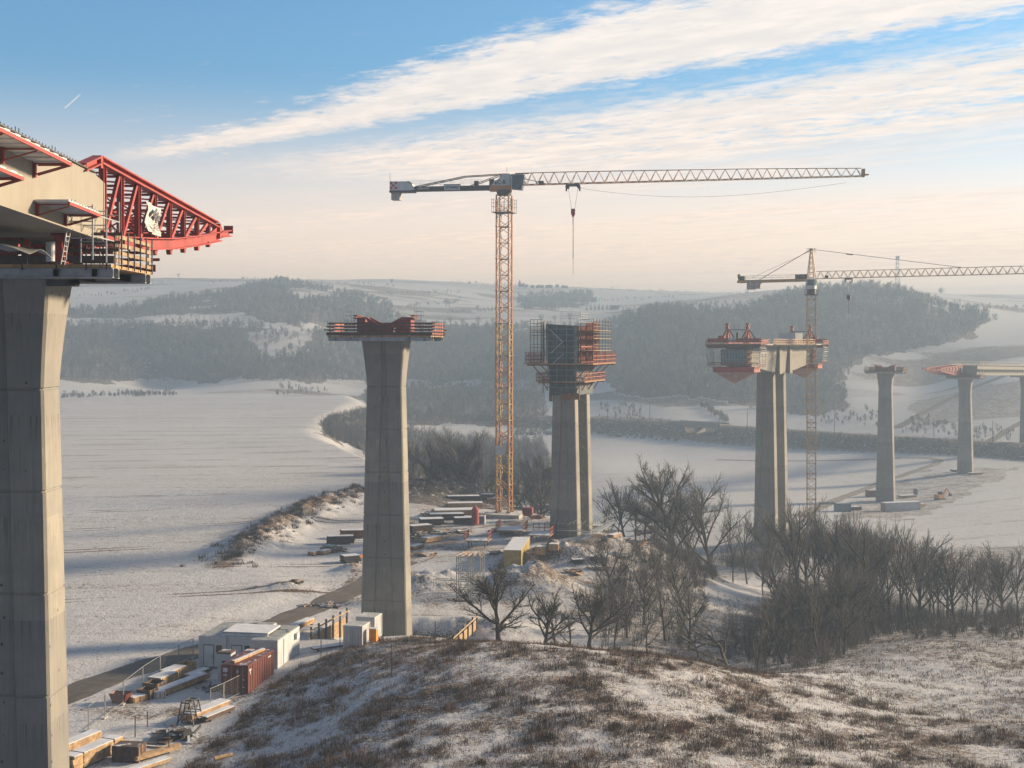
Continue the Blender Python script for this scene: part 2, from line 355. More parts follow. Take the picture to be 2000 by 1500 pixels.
# ------------------------------------------------------------------ terrain
def FY(Y): return Y if Y < 600 else 600 + (Y - 600) * .42      # the valley sides stand nearer than they look
def _cp():
    c = []
    def a(px, Y, z):
        if Y > 600: k = FY(Y) / Y; z = EYE + (z - EYE) * k; Y = Y * k
        c.append((px, Y, z))
    for t in [
        # near mound
        (0, 20, 33), (1000, 20, 36), (2000, 20, 36), (-600, 20, 31), (2600, 20, 36), (0, 45, 30.5), (1000, 45, 36.2), (2000, 45, 35.5),
        (1000, 75, 35.1), (600, 75, 33.2), (1400, 75, 35), (2000, 80, 33.2), (300, 75, 30), (2600, 90, 33), (-300, 75, 29),
        (950, 113, 33.4), (1100, 113, 33.1), (1250, 112, 32.8), (1400, 110, 32), (1500, 105, 31.6), (750, 116, 31.9), (640, 110, 30.9), (560, 95, 30.6),
        (950, 134, 28.3), (1100, 140, 26.5), (1250, 140, 25.8), (1400, 138, 24), (820, 128, 30.5),
        (1600, 120, 28.8), (1700, 110, 29.2), (2000, 105, 29.8), (1750, 145, 25.5), (2000, 150, 25.5), (2000, 122, 28), (2500, 140, 27),
        (1650, 150, 23.5), (1300, 165, 24.5), (1500, 150, 23),
        # ravine with the creek
        (1800, 215, 15), (2000, 215, 16), (2300, 215, 17), (1600, 200, 19), (1460, 190, 22), (1420, 215, 20), (2700, 200, 20),
        # building site on the plateau edge
        (900, 180, 28.6), (1000, 200, 29), (1100, 205, 29.2), (1200, 205, 29), (1270, 200, 28), (1000, 229, 29), (900, 240, 29), (1100, 232, 28),
        (1250, 232, 22), (1350, 240, 16), (1000, 262, 26), (1050, 300, 14), (1150, 280, 15), (1150, 170, 26.5), (1050, 160, 27.2),
        # yard and lane
        (400, 100, 29), (200, 100, 29), (0, 100, 29), (480, 112, 29), (300, 115, 29), (-300, 100, 29), (560, 128, 29), (700, 140, 28.5),
        # snow field
        (200, 150, 29), (-300, 150, 29), (500, 170, 29), (0, 250, 29.2), (400, 250, 29), (700, 200, 29), (650, 300, 29), (300, 400, 29.5),
        (-300, 400, 30), (560, 450, 29), (300, 600, 29), (0, 600, 30), (600, 600, 29), (640, 735, 28.5), (300, 755, 29), (-300, 760, 30), (850, 262, 28.6),
        (-700, 300, 30), (-700, 700, 31),
        (760, 300, 22), (850, 330, 13), (720, 470, 20), (800, 500, 13), (780, 700, 15), (650, 850, 20), (300, 850, 21.5), (-300, 850, 22),
        (300, 1050, 21), (300, 1240, 22.5), (-300, 1240, 23), (700, 1100, 18), (900, 600, 12), (900, 900, 14),
        # valley floor
        (1500, 300, 13), (1250, 330, 12), (1730, 395, 11), (1885, 455, 13.6), (2000, 400, 12), (2500, 300, 14), (2500, 450, 14), (1300, 450, 12),
        (1150, 500, 12), (2000, 300, 12.5), (1700, 300, 12.5),
        (1150, 598, 10.5), (1300, 585, 10.5), (1500, 555, 11.5), (1750, 505, 13.2), (2000, 470, 14), (1300, 830, 20), (1000, 598, 10.5), (1650, 800, 21.5),
        # far slopes, right
        (1800, 1000, 32), (1950, 900, 42), (1950, 1200, 65), (2000, 1600, 98), (2500, 1000, 60), (2500, 1600, 100), (1850, 700, 24), (2050, 700, 30),
        (1300, 850, 20), (1600, 830, 20), (1700, 1350, 104), (1500, 1350, 97), (1250, 1350, 84), (1450, 1050, 50), (1800, 1250, 80),
        (1400, 2200, 135), (1700, 2400, 148), (1950, 2400, 151), (2500, 2400, 151),
        # far slopes, left and middle
        (300, 1450, 82), (0, 1450, 82), (-500, 1450, 82), (700, 1450, 48), (600, 1500, 78), (300, 1540, 91), (400, 1750, 116), (100, 1750, 108),
        (300, 2200, 157), (-500, 2200, 157), (300, 2600, 189), (-300, 2600, 190), (700, 2700, 192), (900, 2900, 196), (1100, 3000, 190), (1300, 3000, 180), (1500, 3000, 175),
        (300, 3600, 196), (1000, 4000, 200), (1700, 4000, 190), (2500, 4000, 190), (-500, 3800, 200),
        (800, 1250, 22), (1000, 1200, 26), (800, 1500, 54), (1000, 1600, 79), (900, 1700, 84), (1000, 2000, 108), (800, 2000, 116), (1150, 1500, 74),
        (1000, 2600, 152), (1200, 2100, 116)]: a(*t)
    return np.array(c, float)

_C = _cp()
def _uv(X, Y):
    # the interpolation works on bearing and log distance so that near and far ground get detail in proportion
    return np.stack([X / Y * 2.2, np.log(Y) * 1.0], -1)
_CX = (_C[:, 0] - 1000) / FPX * _C[:, 1]
_CU = _uv(_CX, _C[:, 1])
_CS = (_C[:, 2] - EYE) / _C[:, 1]
def _k(r2): return .5 * r2 * np.log(r2 + 1e-12)
_n = len(_C)
_A = np.zeros((_n + 3, _n + 3))
_D = ((_CU[:, None, :] - _CU[None, :, :]) ** 2).sum(-1)
_A[:_n, :_n] = _k(_D) + np.eye(_n) * 2e-5
_A[:_n, _n] = 1; _A[:_n, _n + 1:] = _CU; _A[_n, :_n] = 1; _A[_n + 1:, :_n] = _CU.T
_W = np.linalg.solve(_A, np.concatenate([_CS, np.zeros(3)]))

def vnoise(x, y, seed=0):
    """smooth value noise, vectorised"""
    xi = np.floor(x).astype(np.int64); yi = np.floor(y).astype(np.int64); fx = x - xi; fy = y - yi
    fx = fx * fx * (3 - 2 * fx); fy = fy * fy * (3 - 2 * fy)
    def h(a, b):
        n = (a * 374761393 + b * 668265263 + seed * 1442695041) & 0xffffffff
        n = ((n ^ (n >> 13)) * 1274126177) & 0xffffffff
        return ((n ^ (n >> 16)) & 0xffff) / 65535.0
    return (h(xi, yi) * (1 - fx) + h(xi + 1, yi) * fx) * (1 - fy) + (h(xi, yi + 1) * (1 - fx) + h(xi + 1, yi + 1) * fx) * fy
def fbm(x, y, seed=0, o=4):
    s = 0; a = .5; t = 0
    for i in range(o):
        s = s + a * vnoise(x * 2 ** i, y * 2 ** i, seed + i * 17); t += a; a *= .5
    return s / t
def sstep(a, b, x):
    t = np.clip((x - a) / (b - a), 0, 1); return t * t * (3 - 2 * t)
def seg_dist(X, Y, pts):
    """distance to a polyline and the parameter (0..n) along it"""
    best = np.full(X.shape, 1e9); par = np.zeros(X.shape)
    for i in range(len(pts) - 1):
        ax, ay = pts[i]; bx, by = pts[i + 1]; dx, dy = bx - ax, by - ay
        t = np.clip(((X - ax) * dx + (Y - ay) * dy) / (dx * dx + dy * dy), 0, 1)
        d = np.hypot(X - ax - t * dx, Y - ay - t * dy); m = d < best
        best = np.where(m, d, best); par = np.where(m, i + t, par)
    return best, par
def flat(px, py, z): 
    Y = FPX * (EYE - z) / (py - HZ); return ((px - 1000) / FPX * Y, Y)

# regions of the ground, drawn as outlines in bearing/elevation of the design and carried into plan
def inpoly(px, py, poly):
    r = np.zeros(px.shape, bool); n = len(poly); j = n - 1
    for i in range(n):
        xi, yi = poly[i]; xj, yj = poly[j]
        c = ((yi > py) != (yj > py)) & (px < (xj - xi) * (py - yi) / ((yj - yi) if yj != yi else 1e-9) + xi); r ^= c; j = i
    return r


BANK = [flat(432, 1108, 29), flat(500, 1065, 29), flat(570, 1030, 29), flat(640, 1003, 29), flat(710, 985, 29), flat(800, 972, 29), flat(870, 962, 29), flat(960, 948, 29)]
FIELD = [(-600, 128), (-45, 128), (-36, 140), (-26.5, 165)] + BANK + [flat(860, 940, 30.5), flat(760, 905, 30.5), flat(700, 880, 30.5), flat(645, 853, 30.5), flat(624, 838, 30.5), flat(645, 815, 30.5), flat(690, 793, 30.5), flat(702, 782, 30.5), flat(690, 771, 30.5), flat(300, 770, 30.5), flat(-700, 769, 30.5)]
HEAPS = [(*flat(1105, 1088, 29), 6, 3.6, 3.0), (*flat(1058, 1138, 28), 5, 4, 2.4), (*flat(1020, 1150, 28), 4, 4, 1.6), (*flat(872, 1130, 29), 6, 3, 1.5), (*flat(828, 1138, 29), 4, 3, 1.0), (*flat(1170, 1060, 29), 4, 3, 1.0),
         (*flat(690, 1110, 29), 2.4, 3, 1.1), (*flat(560, 1150, 29), 5, 1.6, .8), (*flat(930, 1215, 28), 6, 3, 1.2), (*flat(1010, 1000, 29), 5, 4, .0)]
# railway: bearing/px, distance, crown level
RAIL = [((px - 1000) / FPX * Y, Y) for px, Y in ((800, 705), (900, 696), (1100, 680), (1300, 640), (1500, 600), (1700, 560), (2000, 505), (2400, 460))]
RAILZ = [20.2, 20.2, 20.6, 20.6, 19.7, 19.5, 20.0, 20.4]
PIT = (-11.5, 141.5)

def H(X, Y):
    X = np.asarray(X, float); Y = np.asarray(Y, float); sh = X.shape
    X = X.ravel(); Y = np.maximum(Y.ravel(), 8.0); out = np.empty_like(X)
    for i in range(0, len(X), 20000):
        x = X[i:i + 20000]; y = Y[i:i + 20000]; u = _uv(x, y)
        d = ((u[:, None, :] - _CU[None]) ** 2).sum(-1)
        s = _k(d) @ _W[:_n] + _W[_n] + u @ _W[_n + 1:]
        z = EYE + s * y
        if y.max() > 120 and y.min() < 900:
            ds, _ = seg_dist(x, y, FIELD); ins = inpoly(x, y, FIELD); sd = np.where(ins, ds, -ds)
            wd = np.where(y < 285, 3.0, np.where(y < 400, 3.0 + (y - 285) * .08, 12.0))
            fm = sstep(-wd, wd * .6, sd)
            z = z * (1 - fm) + (29.0 + 1.7 * sstep(165, 240, y) + (fbm(x / 90, y / 90, 61, 2) - .5) * 1.2) * fm
        near = 1 - sstep(260, 420, y)
        # rough ground: the tussocky mound, the site, the ravine
        z = z + near * ((fbm(x / 9, y / 9, 3) - .5) * .55 + (fbm(x / .9, y / .9, 5, 3) - .5) * .20) * np.clip(rough_amount(x, y), 0, 1)
        z = z + sstep(700, 1000, y) * (fbm(x / 110, y / 110, 8, 3) - .5) * 5
        if y.min() < 320:
            db, pb = seg_dist(x, y, BANK)
            hb = 1.7 * np.clip(pb / .6, .15, 1) * np.clip((7 - pb) / 1.0, 0, 1)
            z = z + hb * np.exp(-(db / 4.2) ** 2) * (.35 + 1.3 * fbm(x / 2.0, y / 2.0, 21, 4))
            for hx, hy, rx, ry, hh in HEAPS:
                g = np.exp(-((x - hx) / rx) ** 2 - ((y - hy) / ry) ** 2)
                z = z + hh * g * (.6 + .8 * fbm(x / 1.4, y / 1.4, 31, 4))
            g = np.exp(-(((x - PIT[0]) / 8.0) ** 4) - (((y - PIT[1]) / 5.5) ** 4)); z = z - 2.6 * g
        if y.max() > 400 and y.min() < 800:
            dr, pr = seg_dist(x, y, RAIL)
            zr = np.interp(pr, np.arange(len(RAILZ)), RAILZ)
            f = 1 - sstep(4.0, 17.0, dr)
            pr_ = 1000 + FPX * x / y
            for ga, gb, gd in ((1330, 1404, 5.2), (884, 962, 8.5)): zr = zr - gd * sstep(ga, ga + 7, pr_) * (1 - sstep(gb - 7, gb, pr_)) * (dr < 30)
            z = z * (1 - f) + np.maximum(z, zr) * f
        out[i:i + 20000] = np.maximum(z, 8.0)
    return out.reshape(sh)

LANE = [flat(-250, 1500, 29), flat(0, 1410, 29), flat(140, 1355, 29), flat(250, 1312, 29), flat(385, 1268, 29), flat(560, 1200, 29), flat(700, 1137, 29), flat(790, 1092, 29), flat(880, 1058, 29), flat(960, 1035, 29), flat(1040, 1020, 29)]
def rough_amount(x, y):
    """0 on the ploughed field, the lane and the yard, 1 on the mound, the ravine and the spoil"""
    toe = [(-28, 60), (-24.5, 93), (-21.6, 118), (-15.3, 129.5), (-8, 131)]
    # signed side of the toe line: right of it is mound
    tx = np.interp(y, [t[1] for t in toe] , [t[0] for t in toe])
    a = sstep(-.5, 3.0, x - tx) * (y < 260)
    site = sstep(150, 160, y) * (1 - sstep(225, 235, y)) * (1 - sstep(24, 30, x)) * .75
    return np.clip(a - site * .7, .06, 1)

def G(px, py, lo=40.0, hi=2080.0):
    """where a line of sight of the design meets the ground (first hit)"""
    ys = np.geomspace(lo, hi, 700); xs = (px - 1000) / FPX * ys
    zz = EYE - (py - HZ) / FPX * ys; h = H(xs, ys); k = np.argmax(zz <= h)
    if k == 0: k = 1 if zz[0] <= h[0] else len(ys) - 1
    a, b = ys[k - 1], ys[k]
    for _ in range(14):
        m = (a + b) / 2; mm = np.array([m])
        if EYE - (py - HZ) / FPX * m <= H((px - 1000) / FPX * mm, mm)[0]: b = m
        else: a = m
    Y = (a + b) / 2; X = (px - 1000) / FPX * Y
    return Vector((X, Y, float(H(np.array([X]), np.array([Y]))[0])))
def hz(x, y): return float(H(np.array([x]), np.array([y]))[0])

WOODS = {  # outlines of the far woods (bearing, elevation) with the distance range they occupy and the tree spacing
    'bluff': ([(60, 638), (300, 634), (500, 636), (560, 648), (700, 648), (780, 660), (900, 690), (1000, 700), (1060, 720), (1060, 748), (700, 744), (60, 746)], FY(1150), FY(1560)),
    'upper': ([(60, 612), (150, 604), (250, 600), (330, 582), (420, 575), (470, 562), (545, 548), (600, 556), (680, 572), (760, 592), (770, 610), (720, 640), (500, 633), (480, 615), (300, 616), (60, 622)], FY(1500), FY(2500)),
    'spur': ([(1165, 655), (1220, 622), (1300, 604), (1430, 606), (1480, 596), (1520, 582), (1580, 568), (1660, 565), (1730, 566), (1790, 580), (1840, 598), (1900, 612), (1945, 625), (1880, 668), (1790, 684), (1690, 700), (1640, 745), (1655, 795), (1590, 812), (1500, 800), (1380, 780), (1250, 775), (1160, 745)], FY(780), FY(1500)),
    'mid': ([(1010, 578), (1080, 572), (1160, 572), (1165, 592), (1120, 604), (1020, 606)], FY(1700), FY(2700)),
    'fringe': ([(690, 622), (770, 620), (860, 640), (960, 640), (1060, 640), (1160, 640), (1165, 720), (1060, 740), (1000, 720), (900, 690), (780, 662)], FY(1250), FY(1750)),
}
CLEAR = [[(560, 566), (650, 570), (648, 584), (575, 582)], [(375, 596), (430, 590), (425, 606), (380, 606)], [(480, 655), (610, 640), (620, 662), (580, 690), (500, 700)]]
P8_ = [(626, 838), (645, 818), (715, 800), (722, 890), (690, 872), (650, 858)]
def build_ground():
    a_in = np.linspace(-.43, .43, 430); a_l = np.linspace(-1.25, -.44, 40); a_r = np.linspace(.44, 1.25, 40)
    av = np.concatenate([a_l, a_in, a_r])
    yv = np.concatenate([np.geomspace(9, 58, 40), np.linspace(60, 240, 430)[:-1], np.geomspace(240, 800, 230)[:-1], np.geomspace(800, 2100, 210)])
    A, Yg = np.meshgrid(av, yv); X = A * Yg; Z = H(X, Yg)
    n, mcol = A.shape
    V = np.stack([X, Yg, Z], -1).reshape(-1, 3)
    idx = np.arange(n * mcol).reshape(n, mcol)
    F = np.stack([idx[:-1, :-1], idx[:-1, 1:], idx[1:, 1:], idx[1:, :-1]], -1).reshape(-1, 4)
    # apron behind and below the viewer
    nb = len(V)
    back = np.array([[-40, -150, 31], [0, -150, 35], [40, -150, 36]], float)
    V = np.concatenate([V, back]); first = idx[0]
    o = np_obj('ground', V, F, [ground_mat()])
    me = o.data
    x, y, z = V[:, 0], np.maximum(V[:, 1], 8), V[:, 2]
    px = 1000 + FPX * x / y; py = HZ + FPX * (EYE - z) / y
    px = px + (fbm(x / (y * .02), y / (y * .02) + np.log(y) * 40, 91, 3) - .5) * 55; py = py + (fbm(x / (y * .02) + 50, np.log(y) * 40, 92, 3) - .5) * 30
    soil = np.full(len(V), .42)
    wood = np.zeros(len(V))
    # field: nearly clean; mound: dead grass through thin snow
    ra = rough_amount(x, y); near = (y < 300)
    soil = np.where(near & (ra > .3), np.where(y < 136, .50, .42), soil)
    mound = near & (ra > .3) & (y < 135) & (px < 1750)
    soil = np.where(mound, .50, soil)
    meadow = near & (y < 175) & (px > 1500) & (py > 1235); soil = np.where(meadow, .48, soil)
    soil = soil + np.where(near & (ra > .3), (fbm(x / 5, y / 5, 77, 3) - .5) * .28, 0)
    toe = near & (ra > .2) & (ra < .9) & (y < 130); soil = np.where(toe, .56, soil)
    db, pb = seg_dist(x, y, BANK); soil = np.maximum(soil, .63 * np.exp(-(db / 5.0) ** 2))
    for hx, hy, rx, ry, hh in HEAPS: soil = np.maximum(soil, .52 * np.exp(-((x - hx) / rx) ** 2 - ((y - hy) / ry) ** 2))
    g = np.exp(-(((x - PIT[0]) / 8.5) ** 4) - (((y - PIT[1]) / 6) ** 4)); soil = np.maximum(soil, .72 * g)
    yard = near & (y > 88) & (y < 128) & (ra < .3) & (px > 120) & (px < 560)
    dl, pl = seg_dist(x, y, LANE)
    cr = np.interp(y, [p[1] for p in LANE], [p[0] for p in LANE]); yard = yard & (x > cr + 1.5)
    soil = np.where(yard, .44 + (fbm(x / 4, y / 4, 5, 3) - .5) * .5, soil)
    soil = np.maximum(soil, .50 * np.exp(-((dl - 2.6) / .8) ** 2) * near * (fbm(x / 3, y / 3, 9, 3) > .45))
    site = near & (y > 150) & (y < 245) & (x > -22) & (x < 30) & (ra < .6); soil = np.where(site, soil + .07 + (fbm(x / 5, y / 5, 15, 3) - .5) * .4, soil)
    thick = near & (y > 136) & (px > 1180) & (py > 1000); soil = np.where(thick, .50, soil); wood = np.where(thick, .45, wood)
    snowpatch = inpoly(px, py, [(1380, 1140), (1500, 1125), (1520, 1170), (1420, 1200), (1380, 1190)]); wood = np.where(snowpatch, 0, wood); soil = np.where(snowpatch, .38, soil)
    valley = (y > 240) & (px > 780) & (px < 1080) & (y < 560); wood = np.where(valley, .7, wood)
    brush = inpoly(px, py, P8_) & (y > 330); wood = np.where(brush, .75, wood)
    dr, pr = seg_dist(x, y, RAIL); f = 1 - sstep(12, 18, dr); soil = np.where((dr < 18), .58, soil); wood = np.maximum(wood, .95 * f * (y > 400))
    hill = (y > 600) & (px > 1780) & (py > 745) & (py < 880); soil = np.where(hill, .54, soil)
    works = inpoly(px, py, [(1690, 965), (1760, 935), (1900, 908), (1985, 915), (1900, 962), (1800, 1010), (1620, 1015)]) & (y > 300) & (y < 520); soil = np.where(works, .52, soil)
    vw = inpoly(px, py, [(715, 752), (1065, 760), (1060, 830), (715, 830)]) & (y > 560); wood = np.where(vw, .8, wood)
    for nme, (pl_, lo, hi) in WOODS.items():
        m = inpoly(px, py, pl_) & (y > lo * .96) & (y < hi * 1.04)
        for c in CLEAR: m &= ~inpoly(px, py, c)
        wood = np.where(m, .62, wood)
    scrub = inpoly(px, py, CLEAR[2]) & (y > 700); soil = np.where(scrub, .45, soil); wood = np.where(scrub, .35, wood)
    far = (y > 690); soil = np.where(far & (wood < .3), .18 + .30 * sstep(.47, .55, fbm(x / 120, y / 45, 51, 2)) + .10 * sstep(.5, .6, fbm(x / 60, y / 30, 53, 2)), soil)
    plough = np.where((px < 720) & (y > 130) & (y < 800) & (ra < .3) & ~yard, 1.0, 0.0); plough = np.where((y > 250) & (y < 480) & (px > 1080), .5, plough)
    for nme, arr in (('soil', soil), ('wood', wood), ('plough', plough)):
        at = me.attributes.new(nme, 'FLOAT', 'POINT'); at.data.foreach_set('value', np.clip(arr, 0, 1).astype(np.float32))
    me.polygons.foreach_set('use_smooth', np.ones(len(me.polygons), bool))
    tag(o, 'snow dusted rolling ground with fields, mound and valley floor', kind='structure')
    return o

def ground_mat():
    m, nt, b = new_mat('snowy_ground')
    L = nt.links
    pos = N(nt, 'ShaderNodeNewGeometry').outputs['Position']
    def att(n): return N(nt, 'ShaderNodeAttribute', attribute_name=n).outputs['Fac']
    soil, wood, plough = att('soil'), att('wood'), att('plough')
    n1 = noise(nt, pos, .55, 6, .62, .4); n2 = noise(nt, pos, 3.2, 6, .68, .2); n3 = noise(nt, pos, .03, 4, .6)
    n4 = noise(nt, vscale(nt, pos, (1, 1, .3)), .16, 5, .6)
    n5 = noise(nt, vscale(nt, pos, (1, .6, 1)), 9.0, 5, .7, .6)
    s = mth(nt, 'ADD', mth(nt, 'ADD', mth(nt, 'MULTIPLY', n1, .17), mth(nt, 'MULTIPLY', n2, .40)), mth(nt, 'ADD', mth(nt, 'MULTIPLY', n4, .08), mth(nt, 'MULTIPLY', n5, .35)))
    # thin lines of earth showing along the drilling rows
    mp = N(nt, 'ShaderNodeMapping'); mp.inputs['Rotation'].default_value = (0, 0, R(3)); mp.inputs['Scale'].default_value = (.012, .55, 1); L.new(pos, mp.inputs['Vector'])
    rows = noise(nt, mp.outputs[0], 1.0, 5, .75)
    mp2 = N(nt, 'ShaderNodeMapping'); mp2.inputs['Rotation'].default_value = (0, 0, R(4)); mp2.inputs['Scale'].default_value = (.006, .09, 1); L.new(pos, mp2.inputs['Vector'])
    rows2 = noise(nt, mp2.outputs[0], 1.0, 3, .6)
    pl = mth(nt, 'MULTIPLY', plough, mth(nt, 'ADD', mth(nt, 'MULTIPLY', mth(nt, 'SUBTRACT', rows, .5), .20), mth(nt, 'MULTIPLY', mth(nt, 'SUBTRACT', rows2, .5), .13)))
    sx = N(nt, 'ShaderNodeSeparateXYZ'); L.new(pos, sx.inputs[0])
    yy = mth(nt, 'ADD', sx.outputs['Y'], mth(nt, 'ADD', mth(nt, 'MULTIPLY', sx.outputs['X'], -.16), mth(nt, 'MULTIPLY', mth(nt, 'POWER', mth(nt, 'MULTIPLY', mth(nt, 'ADD', sx.outputs['X'], 90), .02), 2), -2.4)))
    fr = mth(nt, 'FRACT', mth(nt, 'DIVIDE', yy, 19.0)); tw = mth(nt, 'ABSOLUTE', mth(nt, 'SUBTRACT', mth(nt, 'ABSOLUTE', mth(nt, 'SUBTRACT', fr, .5)), .05))
    tram = mth(nt, 'MULTIPLY', ramp(nt, tw, .022, .006), mth(nt, 'MULTIPLY', plough, ramp(nt, noise(nt, pos, .05, 3), .40, .62)))
    pl = mth(nt, 'ADD', pl, mth(nt, 'MULTIPLY', tram, .17))
    thr = mth(nt, 'ADD', mth(nt, 'MULTIPLY', soil, .62), .185)          # share of the noise below which earth shows
    d = mth(nt, 'SUBTRACT', mth(nt, 'ADD', thr, pl), s)
    bare = ramp(nt, d, -.035, .06)
    earth = mix(nt, ramp(nt, noise(nt, pos, .8, 5, .7), .3, .7), (.062, .046, .037), (.19, .145, .11))
    earth = mix(nt, ramp(nt, noise(nt, pos, .18, 4, .7), .45, .65), earth, (.12, .075, .055))
    dust = mth(nt, 'MULTIPLY', ramp(nt, noise(nt, pos, 1.3, 6, .7), .30, .75), .30)
    snow = mix(nt, dust, (.49, .495, .525), (.26, .25, .245))
    snow = mix(nt, mth(nt, 'MULTIPLY', ramp(nt, n3, .4, .62), .30), snow, (.38, .375, .38))
    c = mix(nt, bare, snow, earth)
    litter = mix(nt, ramp(nt, noise(nt, pos, .35, 5, .7), .35, .65), (.055, .043, .034), (.13, .105, .085))
    litter = mix(nt, ramp(nt, noise(nt, pos, .9, 5, .7), .56, .66), litter, (.6, .6, .62))
    wf = ramp(nt, mth(nt, 'ADD', wood, mth(nt, 'MULTIPLY', mth(nt, 'SUBTRACT', n1, .5), .8)), .42, .58)
    c = mix(nt, wf, c, litter)
    L.new(c, b.inputs['Base Color']); b.inputs['Roughness'].default_value = .9
    b.inputs['Specular IOR Level'].default_value = .15
    bp = N(nt, 'ShaderNodeBump'); bp.inputs['Strength'].default_value = .55; bp.inputs['Distance'].default_value = .22
    L.new(mth(nt, 'ADD', n2, mth(nt, 'MULTIPLY', n1, 1.5)), bp.inputs['Height']); L.new(bp.outputs[0], b.inputs['Normal'])
    return m

def strip(name, pts, width, mat, lift, label, step=1.0, edge=.35):
    """a lane draped on the ground"""
    P2 = []
    for (ax, ay), (bx, by) in zip(pts[:-1], pts[1:]):
        k = max(1, int(math.hypot(bx - ax, by - ay) / step))
        P2 += [(ax + (bx - ax) * i / k, ay + (by - ay) * i / k) for i in range(k)]
    P2.append(pts[-1]); p = np.array(P2)
    for _ in range(12): p[1:-1] = (p[:-2] + 2 * p[1:-1] + p[2:]) / 4
    t = np.gradient(p, axis=0); t /= np.linalg.norm(t, axis=1)[:, None]; nrm = np.stack([t[:, 1], -t[:, 0]], -1)
    K = 9; rows = []
    wob = (fbm(np.arange(len(p)) * .35, np.zeros(len(p)), 4, 3) - .5) * edge * 2; wob2 = (fbm(np.arange(len(p)) * .35, np.ones(len(p)) * 9, 5, 3) - .5) * edge * 2
    for k in range(K):
        u = k / (K - 1) * 2 - 1; off = u * width / 2 + np.where(u < 0, wob, wob2) * abs(u)
        q = p + nrm * off[:, None]; rows.append(np.stack([q[:, 0], q[:, 1], H(q[:, 0], q[:, 1]) + lift * (1.0 if abs(u) < .99 else .2)], -1))
    V = np.stack(rows, 1); n = len(p); idx = np.arange(n * K).reshape(n, K)
    F = np.stack([idx[:-1, :-1], idx[:-1, 1:], idx[1:, 1:], idx[1:, :-1]], -1).reshape(-1, 4)
    o = np_obj(name, V.reshape(-1, 3), F, [mat]); o.data.polygons.foreach_set('use_smooth', np.ones(len(F), bool))
    uvv = np.stack([np.tile(np.linspace(-1, 1, K), n)], -1).ravel()
    at = o.data.attributes.new('across', 'FLOAT', 'POINT'); at.data.foreach_set('value', uvv.astype(np.float32))
    tag(o, label, kind='structure'); return o

def lane_mat(name, earth, snowy):
    m, nt, b = new_mat(name); pos = N(nt, 'ShaderNodeNewGeometry').outputs['Position']
    ac = N(nt, 'ShaderNodeAttribute', attribute_name='across').outputs['Fac']
    n1 = noise(nt, pos, .9, 6, .65); n2 = noise(nt, pos, 5, 4, .6)
    c = mix(nt, ramp(nt, n1, .3, .7), tuple(x * .7 for x in earth), tuple(x * 1.25 for x in earth))
    mid = mth(nt, 'SUBTRACT', 1.0, mth(nt, 'ABSOLUTE', ac))
    tr = mth(nt, 'ABSOLUTE', mth(nt, 'SUBTRACT', mth(nt, 'ABSOLUTE', ac), .45))
    sn = mth(nt, 'ADD', mth(nt, 'MULTIPLY', tr, .55), mth(nt, 'MULTIPLY', mth(nt, 'ADD', n1, n2), .5))
    c = mix(nt, ramp(nt, sn, .86 - snowy, .95 - snowy), c, (.7, .7, .72))
    nt.links.new(c, b.inputs['Base Color']); b.inputs['Roughness'].default_value = .9
    return m

ground = build_ground()
M['lane'] = lane_mat('muddy_lane', (.085, .072, .063), .02)
M['lane_far'] = lane_mat('valley_lane', (.16, .145, .13), .10)
strip('road', LANE[:8], 3.9, 'lane', .05, 'muddy lane across the snow past the site yard')
VL = [flat(1560, 1010, 12), flat(1640, 968, 12), flat(1720, 940, 12), flat(1790, 924, 12), flat(1838, 913, 12.2), flat(1828, 905, 12.4), flat(1770, 901, 12.5), flat(1640, 898, 12.5), flat(1500, 893, 12.5), flat(1400, 888, 12.5)]
strip('valley_road', VL, 4.2, 'lane_far', .10, 'narrow paved road bending across the valley floor', 2.0, .3)
# ------------------------------------------------------------------ the viaduct
def rep(first, locs, parent=None):
    """copies of a part (sharing its mesh) at further places"""
    for l in locs:
        c = first.copy(); COL.objects.link(c); c.location = l
        if parent is not None: c.parent = parent

def text(name, s, size, mat, parent, loc, rot, sx=1.0):
    cu = bpy.data.curves.new(name, 'FONT'); cu.body = s; cu.size = size; cu.extrude = .012; cu.align_x = 'CENTER'; cu.align_y = 'CENTER'; cu.offset = size * .018
    o = bpy.data.objects.new(name, cu); COL.objects.link(o); dg = bpy.context.evaluated_depsgraph_get(); me = bpy.data.meshes.new_from_object(o.evaluated_get(dg)); bpy.data.objects.remove(o)
    me.materials.clear(); me.materials.append(M[mat]); o = bpy.data.objects.new(name, me); COL.objects.link(o); o.parent = parent; o.location = loc; o.rotation_euler = rot; o.scale = (sx, 1, 1)
    return o

def section(w, l, r, c=.12, d=.22):
    f = [(-w, -l + c), (-w + c, -l), (-r, -l), (-r + .1, -l + d), (r - .1, -l + d), (r, -l), (w - c, -l), (w, -l + c)]
    return f + [(-x, -y) for x, y in f]

